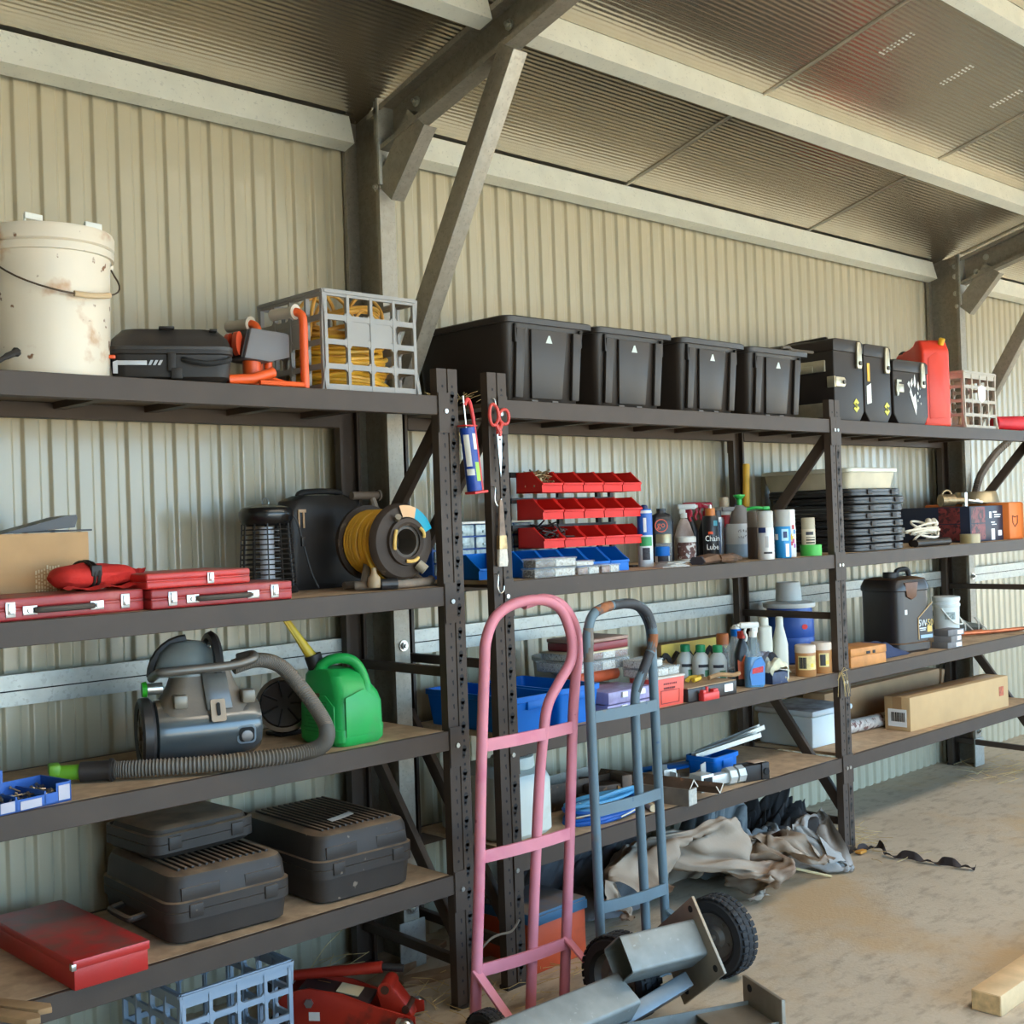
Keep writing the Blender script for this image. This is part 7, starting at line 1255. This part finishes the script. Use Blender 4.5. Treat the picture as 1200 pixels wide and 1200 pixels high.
# crumpled sheets: x, y, z of every knot of the cloth in millimetres, row by row
SHEETS = [(31, 25, [488,-161,105,479,-123,111,471,-136,106,468,-129,118,424,-131,96,419,-176,115,369,-202,149,335,-157,163,309,-102,188,284,-77,149,288,-95,140,266,-72,120,290,-82,114,255,-88,99,240,-69,69,195,-63,22,197,-37,46,164,-10,48,157,-19,42,165,-40,27,
175,-75,29,191,-110,23,207,-181,17,158,-177,30,91,-183,22,477,-162,98,481,-136,110,472,-147,93,455,-142,119,432,-145,94,407,-159,110,353,-182,149,310,-162,173,310,-89,161,279,-73,156,298,-78,138,279,-67,121,286,-93,102,274,-102,83,269,-70,58,
224,-74,20,192,-58,36,154,-18,59,131,-37,37,151,-74,33,156,-123,19,189,-140,22,196,-173,25,151,-196,39,104,-165,15,468,-124,108,457,-137,103,449,-137,103,461,-151,88,439,-139,82,386,-159,103,350,-166,160,303,-152,196,293,-106,159,271,-89,138,
266,-76,124,270,-86,101,294,-77,93,300,-94,70,287,-88,37,244,-57,19,207,-42,52,137,-31,73,146,-76,50,159,-120,47,178,-143,50,204,-153,32,180,-173,16,158,-191,14,113,-188,29,449,-123,104,466,-124,90,451,-119,94,448,-110,81,406,-114,85,
360,-124,116,346,-127,165,311,-120,214,268,-96,182,255,-75,148,257,-66,124,264,-60,105,290,-65,89,300,-65,66,313,-68,52,267,-36,35,209,-29,79,149,-81,80,163,-125,75,192,-151,71,207,-181,65,175,-192,61,182,-169,63,171,-162,34,138,-167,5,
429,-125,137,448,-112,136,433,-95,123,404,-108,132,384,-69,142,347,-67,150,330,-67,148,336,-70,201,288,-60,225,285,-74,186,289,-65,160,302,-52,138,290,-66,133,314,-56,120,310,-38,111,265,-12,110,217,-84,98,208,-139,120,215,-187,96,199,-224,83,
186,-240,67,177,-234,89,178,-208,108,184,-200,90,168,-181,48,425,-84,204,408,-81,197,394,-74,194,377,-51,194,347,-20,187,348,0,156,378,-3,141,344,-17,148,328,-11,197,291,-16,223,261,-39,213,287,-46,202,287,-26,184,288,-33,194,287,-17,175,
248,-62,202,279,-135,175,276,-207,145,245,-260,130,215,-276,121,196,-271,123,169,-282,118,158,-249,119,180,-259,126,160,-237,96,407,8,210,405,11,188,400,10,173,387,26,160,361,48,151,353,60,168,346,54,141,375,31,122,333,10,131,315,26,181,
268,19,206,233,-4,207,254,5,190,217,-16,192,219,-28,148,224,-80,131,217,-144,147,216,-210,181,241,-252,185,221,-288,171,185,-282,160,164,-269,139,134,-277,146,141,-272,122,143,-250,108,405,72,170,429,48,134,406,49,135,372,56,113,370,76,134,
366,81,147,357,90,163,359,77,126,366,30,112,325,46,148,279,15,183,223,18,172,214,-7,157,184,-25,145,199,-56,134,178,-96,118,182,-122,166,209,-175,203,223,-231,188,216,-254,150,176,-247,161,146,-264,159,137,-262,134,119,-257,128,132,-227,112,
406,102,148,417,68,104,384,56,114,380,83,138,370,83,118,356,92,132,362,105,156,337,89,140,360,57,99,319,32,123,278,7,172,231,3,145,209,-32,129,188,-46,118,171,-63,134,170,-88,145,169,-110,181,219,-141,187,236,-207,172,185,-236,158,
164,-252,135,135,-252,149,137,-242,131,116,-234,126,106,-221,129,394,115,136,401,70,101,386,76,103,385,96,126,369,106,119,356,107,134,344,120,148,346,101,125,345,65,91,307,30,106,272,9,156,218,-13,115,176,-36,113,181,-60,118,161,-85,131,
170,-79,159,182,-99,158,213,-129,156,222,-192,165,181,-205,149,156,-234,153,128,-233,147,100,-251,151,95,-227,138,78,-195,124,381,134,128,413,96,93,371,63,94,377,97,113,376,113,134,359,125,116,342,123,119,327,99,113,331,70,77,280,12,89,
231,44,148,174,-10,141,166,-49,159,186,-63,161,166,-69,164,150,-86,171,152,-105,147,193,-132,140,200,-180,169,169,-224,175,127,-214,167,93,-233,166,87,-196,166,52,-184,154,55,-149,151,360,174,118,383,134,93,399,84,65,370,90,81,354,107,87,
354,115,68,328,95,63,304,80,56,265,69,85,208,39,102,183,9,166,178,-25,212,147,-59,210,160,-68,210,153,-91,211,178,-100,201,159,-110,190,154,-141,163,165,-167,140,119,-185,190,61,-202,210,18,-186,187,-2,-165,161,-7,-143,185,-22,-132,160,
332,215,72,329,169,99,347,128,51,346,74,25,322,47,37,287,48,46,252,50,32,226,43,41,201,28,79,159,15,122,136,-14,187,129,-54,214,144,-47,267,167,-69,271,178,-77,273,163,-93,261,177,-119,253,159,-156,236,109,-173,212,52,-125,200,
-19,-148,200,-61,-138,199,-78,-119,180,-65,-95,172,-76,-109,199,287,209,35,304,194,37,279,165,50,264,99,17,233,55,10,216,30,37,192,7,46,183,-12,62,171,-16,95,164,-56,95,134,-66,147,117,-86,212,145,-90,257,144,-83,292,147,-76,316,
158,-92,324,141,-124,306,120,-136,298,62,-136,271,-15,-146,247,-43,-95,241,-104,-97,233,-121,-88,206,-117,-77,183,-96,-74,200,289,188,8,266,216,44,247,160,62,211,95,63,175,40,64,163,3,95,150,-23,106,126,-15,94,131,-32,95,140,-53,116,
131,-87,110,132,-91,175,154,-117,235,144,-109,292,131,-106,316,132,-106,337,120,-129,358,85,-148,333,38,-125,310,-40,-134,291,-66,-79,261,-79,-83,214,-111,-63,217,-109,-67,202,-100,-51,188,277,160,18,240,201,38,221,180,89,172,95,79,146,23,89,
135,-9,124,102,-14,116,114,-28,126,99,-44,116,108,-64,105,120,-80,130,117,-103,158,135,-121,220,123,-105,274,120,-76,319,108,-105,329,97,-125,352,65,-152,364,31,-139,314,-23,-102,287,-75,-77,268,-65,-58,212,-98,-49,213,-96,-48,204,-103,-38,200,
249,156,21,226,188,45,201,175,78,165,90,114,131,21,114,112,-11,144,94,-36,146,100,-42,156,101,-46,132,94,-49,146,98,-67,151,98,-124,144,117,-145,224,142,-94,284,129,-88,336,95,-84,356,70,-123,347,41,-138,354,18,-151,326,-25,-120,303,
-73,-87,292,-89,-76,240,-80,-38,225,-86,-28,220,-87,-18,196,229,167,43,201,187,48,170,174,100,142,87,112,118,21,130,93,-15,139,77,-39,165,99,-21,165,109,-24,137,113,-46,129,81,-69,123,72,-111,155,114,-110,213,116,-119,297,92,-89,331,
64,-101,353,21,-123,365,6,-132,344,-8,-162,340,-24,-147,307,-61,-123,304,-96,-88,291,-109,-61,246,-97,-21,241,-120,-4,215,182,186,24,144,178,53,142,157,73,107,97,101,105,37,105,93,-1,124,83,-9,153,66,-22,151,70,-32,124,81,-22,115,
72,-35,110,46,-56,147,84,-51,220,61,-58,304,13,-102,314,-20,-118,325,-42,-121,334,-56,-134,341,-52,-140,321,-63,-150,320,-66,-168,319,-76,-150,287,-115,-115,281,-137,-77,241,-139,-69,188,126,250,39,97,218,18,75,177,53,79,132,62,91,72,58,
92,23,74,84,23,108,73,13,116,56,39,122,48,60,92,33,49,116,0,33,155,-27,-22,208,-48,-69,278,-92,-67,334,-122,-98,342,-119,-102,323,-134,-123,336,-122,-113,317,-125,-123,307,-125,-136,323,-128,-169,321,-125,-189,275,-136,-158,212,-182,-145,170,
49,290,26,46,255,13,48,209,6,47,163,16,40,122,45,55,76,50,83,75,71,64,90,98,74,120,141,52,130,172,24,123,192,-18,97,215,-72,53,234,-129,9,263,-149,-46,261,-156,-44,300,-168,-64,307,-176,-83,321,-173,-84,305,-179,-90,290,
-179,-109,279,-191,-147,307,-186,-188,267,-197,-197,204,-198,-222,171,0,291,22,19,280,37,32,244,24,31,204,28,16,160,8,24,113,28,44,114,76,64,156,110,18,125,138,-16,99,161,-54,114,149,-89,111,173,-125,69,190,-165,37,208,-181,-17,227,
-178,-37,261,-183,-51,283,-180,-67,296,-197,-78,309,-199,-69,287,-200,-98,294,-219,-146,276,-224,-180,248,-225,-239,200,-198,-276,185,-24,289,22,-21,277,23,-3,262,20,17,234,33,16,185,44,-10,130,23,30,163,74,20,123,119,-19,88,144,-58,93,147,
-66,79,176,-86,84,183,-117,68,175,-137,29,187,-183,1,220,-191,-20,255,-184,-33,301,-191,-50,292,-202,-62,310,-216,-75,296,-217,-102,292,-243,-153,300,-247,-173,234,-238,-245,191,-225,-307,203,-7,305,23,-10,294,11,1,277,8,11,250,20,6,205,32,
-24,158,39,17,137,81,-23,110,112,-48,69,143,-62,62,173,-79,62,160,-95,62,174,-103,59,180,-106,29,199,-157,15,225,-199,-3,267,-208,-37,296,-210,-48,294,-219,-65,287,-239,-83,304,-239,-121,306,-259,-158,278,-264,-181,214,-252,-252,186,-232,-300,180,
-31,299,29,-12,296,46,-31,290,42,-17,260,34,-6,208,49,-40,156,33,12,99,67,-24,73,129,-57,57,147,-69,62,161,-89,79,162,-96,77,161,-103,85,179,-105,59,204,-148,32,252,-192,11,279,-222,-33,279,-236,-62,305,-250,-90,270,-273,-119,271,
-295,-141,290,-299,-160,257,-296,-197,217,-280,-254,192,-259,-302,192,-39,305,12,-42,310,31,-49,320,41,-43,280,61,-26,217,37,-49,151,14,-30,65,52,-67,48,114,-90,45,136,-102,65,136,-96,49,151,-97,66,159,-115,60,167,-132,88,190,-178,60,212,
-222,21,241,-261,-31,267,-284,-87,259,-331,-120,265,-363,-147,257,-371,-183,257,-374,-196,269,-349,-216,251,-334,-252,224,-317,-284,191,-57,265,9,-74,285,22,-88,294,41,-67,259,58,-82,185,47,-80,116,48,-91,63,78,-125,41,87,-156,23,120,-133,41,102,
-149,57,123,-120,49,128,-147,72,138,-158,39,153,-208,33,150,-268,7,173,-314,-58,199,-356,-126,210,-382,-191,211,-389,-235,204,-402,-243,208,-409,-250,220,-420,-246,232,-401,-246,269,-375,-285,246,-88,216,30,-100,218,70,-127,218,78,-98,191,101,-72,144,128,
-90,107,89,-116,101,29,-135,38,18,-158,5,52,-171,18,77,-166,43,81,-188,39,90,-173,33,80,-198,55,87,-237,5,104,-260,-56,113,-323,-116,128,-361,-190,155,-373,-256,165,-377,-273,170,-364,-301,170,-381,-309,173,-404,-305,185,-410,-293,223,-434,-281,274,
-111,155,71,-115,153,109,-123,154,124,-134,153,156,-117,106,168,-135,102,122,-144,104,78,-160,67,41,-177,22,12,-189,3,42,-167,14,44,-177,24,56,-202,29,68,-229,19,42,-259,-14,71,-263,-93,63,-292,-166,103,-351,-224,116,-347,-274,144,-362,-276,135,
-368,-298,148,-377,-300,145,-399,-294,156,-411,-292,182,-442,-290,237,-95,133,96,-113,137,119,-115,118,142,-134,121,165,-143,103,174,-151,95,141,-164,127,113,-177,95,66,-186,55,24,-210,16,30,-177,28,36,-198,9,50,-226,3,42,-253,-18,56,-289,-35,58,
-284,-91,90,-304,-165,85,-338,-232,98,-349,-275,115,-379,-271,118,-399,-292,127,-381,-315,130,-384,-313,152,-409,-276,151,-449,-308,212,-85,124,111,-126,119,130,-143,127,152,-155,111,153,-163,121,172,-175,98,164,-185,106,127,-197,109,90,-198,83,34,-195,42,31,
-191,36,38,-208,-2,63,-226,-35,44,-267,-50,45,-291,-66,62,-294,-92,77,-305,-165,67,-341,-229,77,-347,-287,107,-359,-308,128,-378,-322,115,-388,-312,127,-381,-290,140,-420,-292,161,-452,-279,225]),
(26, 24, [-96,-507,83,-86,-478,81,-80,-453,103,-80,-453,147,-104,-431,163,-113,-412,168,-109,-397,157,-134,-392,155,-161,-388,141,-188,-355,129,-224,-303,118,-276,-244,99,-335,-180,65,-376,-129,23,-399,-92,0,-403,-73,23,-392,-54,22,-387,-69,22,-381,-67,23,-376,-50,19,
-359,-51,35,-378,-29,43,-365,15,52,-326,64,45,-59,-483,71,-52,-457,104,-65,-434,101,-72,-427,131,-101,-440,131,-117,-428,144,-135,-422,141,-132,-409,124,-161,-404,103,-183,-367,83,-216,-309,71,-254,-238,64,-303,-162,51,-349,-108,34,-376,-81,17,-397,-60,2,
-399,-60,33,-379,-53,10,-367,-67,23,-376,-43,36,-351,-28,34,-353,-11,69,-338,24,82,-300,65,99,-18,-447,82,-38,-424,88,-45,-417,106,-65,-412,107,-84,-418,124,-98,-425,111,-112,-415,113,-117,-414,97,-130,-369,106,-152,-322,117,-175,-262,100,-211,-204,75,
-245,-140,39,-293,-94,26,-333,-68,28,-353,-60,6,-379,-40,3,-390,-25,31,-360,-29,15,-335,-50,38,-353,-28,72,-326,16,79,-288,24,115,-264,64,146,15,-403,82,-1,-415,104,-19,-402,105,-47,-396,108,-72,-405,121,-78,-393,128,-84,-391,143,-88,-359,137,
-84,-311,119,-90,-268,78,-113,-233,40,-154,-190,28,-197,-133,26,-234,-81,35,-277,-67,19,-310,-48,24,-328,-30,6,-354,-1,8,-351,13,40,-311,3,52,-293,16,79,-265,20,112,-249,65,133,-211,58,164,20,-354,85,-2,-376,94,0,-393,126,-31,-396,130,
-42,-391,140,-51,-362,123,-62,-323,140,-67,-275,153,-84,-220,122,-100,-178,92,-118,-167,65,-100,-153,32,-125,-121,5,-170,-83,14,-215,-56,9,-252,-40,29,-276,-6,10,-303,40,6,-292,52,52,-263,54,82,-257,65,115,-236,73,129,-195,61,142,-192,91,177,
34,-358,93,15,-332,107,-15,-357,107,0,-366,136,-28,-347,143,-49,-302,142,-71,-260,107,-54,-200,104,-68,-170,59,-66,-143,36,-74,-137,32,-84,-125,48,-113,-92,47,-101,-79,4,-152,-63,17,-192,-23,21,-223,32,17,-240,80,29,-218,49,82,-201,74,108,
-202,102,127,-200,91,138,-188,87,162,-170,75,180,69,-356,83,51,-349,90,23,-322,72,4,-322,110,-14,-284,133,-36,-229,128,-46,-196,80,-52,-166,38,-50,-123,48,-54,-116,28,-61,-104,16,-70,-108,16,-85,-84,34,-103,-53,44,-105,-40,11,-141,4,20,
-166,72,10,-169,108,49,-146,77,99,-146,66,144,-149,84,140,-157,94,147,-169,106,165,-153,80,175,93,-338,86,74,-320,106,43,-298,119,13,-276,81,-27,-231,81,-23,-168,95,-44,-140,56,-29,-131,21,-34,-110,22,-31,-94,15,-40,-106,1,-63,-97,4,
-73,-76,4,-77,-49,26,-105,-14,21,-115,43,24,-112,103,27,-100,118,50,-82,93,94,-108,88,124,-123,85,162,-133,97,155,-155,100,159,-145,104,176,114,-327,65,92,-295,93,66,-245,117,15,-210,97,-10,-181,54,-28,-139,58,-38,-118,49,-31,-112,29,
-43,-110,25,-38,-98,20,-45,-92,13,-56,-84,32,-61,-54,35,-63,-22,29,-65,12,20,-70,71,5,-55,119,39,-57,154,69,-85,135,90,-79,108,118,-96,94,149,-126,113,170,-136,121,145,-156,125,156,138,-317,50,126,-275,95,85,-225,96,39,-186,78,
-12,-155,79,-19,-125,51,-29,-108,54,-35,-96,52,-42,-89,56,-52,-77,50,-34,-83,25,-49,-58,12,-35,-18,32,-40,12,47,-52,57,44,-42,94,26,-34,147,20,-49,184,63,-88,171,79,-88,124,103,-118,109,138,-115,129,154,-142,138,165,-145,151,135,
152,-292,38,139,-257,91,107,-207,99,51,-182,108,4,-155,94,-8,-112,79,-23,-94,49,-33,-89,48,-23,-83,38,-27,-65,27,-22,-49,21,-25,-21,1,-36,17,27,-31,60,33,-14,85,55,-12,104,25,-10,140,22,-19,161,71,-57,152,93,-100,142,81,
-122,119,107,-123,142,138,-133,158,150,-169,178,143,142,-249,39,149,-224,84,115,-198,124,70,-173,114,31,-148,105,-15,-135,86,-32,-112,64,-28,-80,55,-23,-80,46,-8,-62,45,-15,-35,33,-24,1,37,-11,47,30,-2,84,16,9,100,41,6,111,49,
11,127,27,-15,134,63,-50,140,78,-96,137,66,-116,141,97,-126,146,124,-149,186,161,-164,208,111,137,-237,27,130,-208,57,114,-179,90,96,-167,126,47,-147,130,23,-120,96,-8,-103,88,-23,-83,66,3,-76,56,20,-46,30,6,-3,26,0,31,6,
21,66,22,23,95,39,22,120,29,30,114,45,22,124,43,-19,122,40,-50,143,54,-80,147,53,-111,167,92,-111,180,126,-157,222,134,-205,226,109,139,-207,41,119,-183,26,123,-170,67,126,-163,108,80,-148,106,42,-119,110,5,-93,99,-8,-70,87,
20,-53,69,37,-25,32,38,20,5,36,69,19,26,103,9,47,105,34,38,116,41,46,132,41,35,123,63,14,144,40,-24,139,34,-66,187,41,-57,202,107,-111,239,115,-160,241,85,-179,248,85,157,-204,19,153,-181,38,124,-161,50,107,-146,81,
110,-128,118,74,-114,95,46,-71,110,34,-31,96,41,-5,56,83,11,12,80,64,1,74,102,4,65,108,13,61,129,19,43,127,17,47,144,27,50,152,40,16,159,33,21,196,61,-9,253,78,-73,283,62,-102,308,61,-140,306,57,-148,290,85,
166,-189,3,134,-181,6,140,-150,30,135,-122,40,156,-92,83,130,-65,116,104,-28,72,80,22,65,69,59,36,123,68,24,111,102,28,107,116,18,94,122,17,74,130,7,65,146,17,57,166,13,62,194,1,50,231,4,27,277,16,0,315,57,
-26,336,36,-75,333,16,-106,359,18,-112,337,61,176,-178,8,177,-158,21,184,-132,5,187,-85,12,188,-27,41,158,21,76,149,30,132,125,74,102,114,83,91,129,94,60,146,108,47,123,125,49,126,134,9,94,150,20,88,173,1,81,204,15,
94,240,39,80,277,63,66,326,73,42,373,72,12,399,45,-31,380,23,-39,350,3,-69,376,20,218,-158,19,220,-130,4,238,-102,21,242,-70,64,234,-14,95,234,41,127,219,80,105,196,107,126,169,117,101,166,124,79,176,132,55,156,126,35,
116,152,32,115,170,3,107,207,20,106,254,3,93,305,14,96,341,45,98,362,74,93,389,73,67,384,41,19,392,32,11,383,17,8,372,8,262,-121,3,272,-90,15,271,-66,68,272,-4,77,292,30,95,298,51,118,286,80,135,241,100,104,
223,133,124,188,144,100,178,148,65,157,152,34,142,170,16,138,206,1,126,251,2,119,286,37,111,317,51,115,333,74,124,365,83,117,389,60,85,370,37,55,381,52,65,389,23,62,352,12,312,-85,18,313,-58,59,282,-33,113,303,-3,81,
326,35,63,341,64,98,322,80,126,288,100,135,263,110,98,238,149,107,199,152,72,172,168,39,164,202,23,153,251,9,132,279,46,137,318,31,130,329,63,142,356,69,134,367,57,128,372,42,103,363,47,93,380,62,101,370,29,68,385,0,
330,-56,71,318,-59,130,326,-4,115,338,18,88,354,27,87,354,57,118,331,68,138,304,88,143,281,104,122,269,137,95,225,178,84,202,164,20,186,230,15,158,276,41,146,309,49,139,337,56,138,340,59,139,358,48,124,359,43,111,355,58,
114,364,66,124,387,47,97,389,31,42,406,18,350,-47,111,330,-16,145,322,12,131,336,28,120,337,38,130,335,53,156,309,61,156,283,79,153,284,94,113,288,138,114,254,185,75,230,188,9,196,240,47,161,289,55,151,331,39,142,353,41,
123,356,52,118,347,56,114,345,62,131,360,56,139,386,52,130,403,35,80,412,20,16,424,28,340,-22,107,333,12,136,312,25,141,313,24,151,310,27,163,307,43,177,287,56,171,277,69,135,293,97,102,280,134,85,282,192,52,257,218,10,
224,253,58,180,294,69,156,339,63,127,336,61,128,345,83,133,356,84,135,368,83,157,371,71,135,406,71,102,425,41,45,435,42,0,448,13,318,-15,88,335,16,113,318,7,120,296,7,125,292,27,143,301,41,154,290,56,139,270,67,101,
283,105,73,282,134,39,321,175,24,308,228,12,258,259,30,207,290,48,170,320,44,155,354,57,169,346,84,159,367,81,134,357,98,134,395,84,91,414,67,62,447,36,27,453,8,-11,464,23,324,-26,79,331,9,90,326,21,94,319,12,112,
301,33,121,313,61,126,297,86,104,285,100,56,291,115,19,331,132,20,341,158,36,353,202,39,299,232,36,252,272,56,201,298,72,177,338,64,172,362,59,169,375,102,126,397,107,90,420,79,75,462,45,38,470,19,12,469,21,-1,471,2,
315,-18,56,349,-13,90,311,10,98,309,26,84,325,44,99,302,68,98,317,78,54,341,108,25,359,122,20,370,149,41,396,160,34,376,155,63,343,199,63,305,243,49,264,288,64,227,326,78,192,370,77,156,409,61,107,446,64,64,477,55,
22,485,44,13,489,25,-2,489,10,-16,480,28])]
def sheet(k, name, label, m, loc, rz, sc):
    nx, ny, flat = SHEETS[k]
    b = MB(); b._add([(flat[3*i]*.001*sc[0], flat[3*i+1]*.001*sc[1], flat[3*i+2]*.001*sc[2]) for i in range(nx*ny)], [(i*ny+j, (i+1)*ny+j, (i+1)*ny+j+1, i*ny+j+1) for i in range(nx-1) for j in range(ny-1)])
    for q in range(2): bmesh.ops.subdivide_edges(b.bm, edges=b.bm.edges[:], cuts=1, use_grid_fill=True, smooth=1.0)
    for v in b.bm.verts: v.co.z = max(.002, v.co.z)
    o = b.build(name, m, ang=120, norm=False); o.location = loc; o.rotation_euler = (0, 0, rad(rz)); return tag(o, label, 'tarp')
TP = mat('tarp_brown_grey', (156, 138, 118), .75, 0, .10, 3, .2, 120, dirt=(118, 84, 58), damt=.43, ds=4)
sheet(0, 'canvas_tarp', 'large crumpled grey brown canvas tarp spilling out from under the rack', TP, (1.31, .15, .003), -14, (1.32, 1.12, .92))
sheet(1, 'canvas_tarp', 'crumpled pale blue grey canvas on the floor beside the far upright', mat('tarp_blue_grey', (160, 154, 146), .75, 0, .12, 4, .2, 120, dirt=(118, 98, 80), damt=.42, ds=5), (1.94, .15, .003), 100, (.82, .74, 1.15))
tarp('canvas_tarp', 'dark grey folded tarp behind the large canvas under the bottom shelf', mat('tarp_dark', (84, 82, 82), .75, 0, .12, 4, .25, 120), (.98, .36, 0), 0, .40, .19, .36, 14, 1.6)
tarp('canvas_tarp', 'slate blue twisted bundle of canvas heaped behind the two tarps', mat('tarp_slate', (104, 106, 104), .7, 0, .3, 8, .2, 100, dirt=(56, 60, 66), damt=.42, ds=9), (1.72, .32, 0), 30, .25, .17, .40, 21, 2.0, lean=(1.2, -.5))
tarp('dark_cloth', 'small black crumpled cloth at the foot of the far upright', mat('cloth_black', (52, 48, 46), .8, 0, .2, 8, .3, 90), (2.14, .30, 0), 20, .18, .24, .22, 31, 2.4)
b = MB(); b.tube(smooth([(0, 0, .015), (.06, -.07, .05), (.13, -.12, .03), (.20, -.17, .006)], 5), .006, 7); o = b.build('stick', mat('stick_pale', (196, 172, 124), .7)); o.location = (1.73, .04, 0); tag(o, 'thin pale stick lying across the edge of the blue grey canvas', 'stick')
t = thing('timber_block', 'short thick length of raw timber on the floor at the right edge', 'timber', (1.50, -1.20, 0), rad(1)); TM = mat('timber_raw', (214, 178, 130), .75, 0, .14, 12, .15, 90, dirt=(170, 100, 66), damt=.36, ds=5)
b = MB(); b.b2((-.468, -.046, 0), (.6, .046, .062), .003); b.build('beam', TM, t); b = MB(); b.b2((-.470, -.043, .003), (-.467, .043, .059)); b.build('end_grain', mat('end_grain', (206, 170, 118), .85, 0, .25, 40, .3, 60), t)
t = thing('ratchet_strap', 'black strap with an orange tab lying on the floor by the far upright', 'strap', (0, 0, 0)); b = MB(); pts = smooth([(2.30, -.03, .006), (2.36, -.05, .012), (2.395, -.09, .02), (2.34, -.16, .008), (2.35, -.26, .010), (2.36, -.36, .006), (2.365, -.45, .010), (2.385, -.53, .006)], 8); secs = []
for i, p in enumerate(pts):
    a = .5+1.0*sin(i*.45); q = V((cos(a)*.9, .15, sin(a)))*.016; secs.append([p+q+V((0, 0, .014*abs(sin(a)))), p+q+V((0, 0, .0165*abs(sin(a))+.002)), p-q+V((0, 0, .0165*abs(sin(a))+.002)), p-q+V((0, 0, .014*abs(sin(a))))])
b.loft(secs); b.build('strap', mat('strap_black', (50, 40, 38), .8), t); b = MB(); b.box((2.31, -.045, .014), (.05, .03, .012), .002); b.build('orange_tab', mat('tab_orange', (206, 140, 50), .5), t)
for k, (x, y, rz) in enumerate(((.02, .30, 20), (.10, .12, -15))):
    b = MB(); b.b2((-.22, -.03, 0), (.22, .03, .022), .003); o = b.build('timber_offcut', mat('offcut', (140, 112, 84), .8, 0, .2, 14)); o.location = (x+.12, y+.12, 0); o.rotation_euler = (0, 0, rad(rz)); tag(o, ('rear', 'front')[k]+' timber offcut on the floor between the two racks', 'timber')
b = MB(); R = random.Random(77); b.tube(smooth([(-.02, -.05, .004), (.0, -.05, .10), (.02, -.05, .16), (.06, -.06, .20), (.11, -.055, .205), (.17, -.05, .20), (.21, -.045, .225)], 5), .004, 6); o = b.build('dry_twig', mat('twig', (130, 116, 98), .8)); o.location = (.04, .02, .0); tag(o, 'dry twig caught on the foot of the middle upright', 'twig')
b = MB()
for k in range(14):
    a = R.uniform(0, 2*pi); b.tube(smooth([(0, 0, 0), (.03*cos(a), -.006, R.uniform(-.05, .02)), (.05*cos(a)+.01, -.004, R.uniform(-.12, .01))], 3), .0011, 4)
o = b.build('dry_grass', STRAW); o.location = (2.262, -.008, .80); tag(o, 'wisp of dry grass caught on the far upright at the third shelf', 'straw', kind='stuff')
# ---------------------------------------------------------------- light: open doorway, blue sky, sunlit dry ground outside
wd = bpy.data.worlds.new('world'); SC.world = wd; wd.use_nodes = True
nt = wd.node_tree; bg = nt.nodes['Background']
tc = nt.nodes.new('ShaderNodeTexCoord'); sx = nt.nodes.new('ShaderNodeSeparateXYZ'); nt.links.new(tc.outputs['Generated'], sx.inputs[0])
rp = nt.nodes.new('ShaderNodeValToRGB'); nt.links.new(sx.outputs['Z'], rp.inputs[0])
rp.color_ramp.elements[0].position = 0; rp.color_ramp.elements[0].color = (.46, .75, 1.0, 1)
rp.color_ramp.elements[1].position = .5; rp.color_ramp.elements[1].color = (.24, .52, 1, 1)
nt.links.new(rp.outputs[0], bg.inputs['Color']); bg.inputs['Strength'].default_value = 5.6
sd = bpy.data.lights.new('sun', 'SUN'); sd.energy = 22; sd.angle = .01; sd.color = (1, .92, .80)
so = bpy.data.objects.new('sun', sd); COL.objects.link(so); so.rotation_euler = (rad(-38), rad(12), 0)
al = bpy.data.lights.new('added_roof_fill', 'AREA'); al.shape = 'RECTANGLE'; al.size = 9.0; al.size_y = 1.0; al.energy = 170; al.color = (1, .95, .86)  # added fill lamp under the roof to brighten the floor; no known skylight there
ao = bpy.data.objects.new('added_roof_fill', al); COL.objects.link(ao); ao.location = (3.2, -2.7, 3.74); ao.rotation_euler = (rad(-15), 0, 0)
cy = SC.cycles
cy.max_bounces = 7; cy.diffuse_bounces = 4; cy.glossy_bounces = 4; cy.transmission_bounces = 4; cy.transparent_max_bounces = 10
cy.caustics_reflective = False; cy.caustics_refractive = False; cy.sample_clamp_indirect = 6; cy.use_denoising = True
vs = SC.view_settings; vs.view_transform = 'Standard'; vs.look = 'None'; vs.gamma = 1; vs.use_curve_mapping = False; vs.exposure = .66
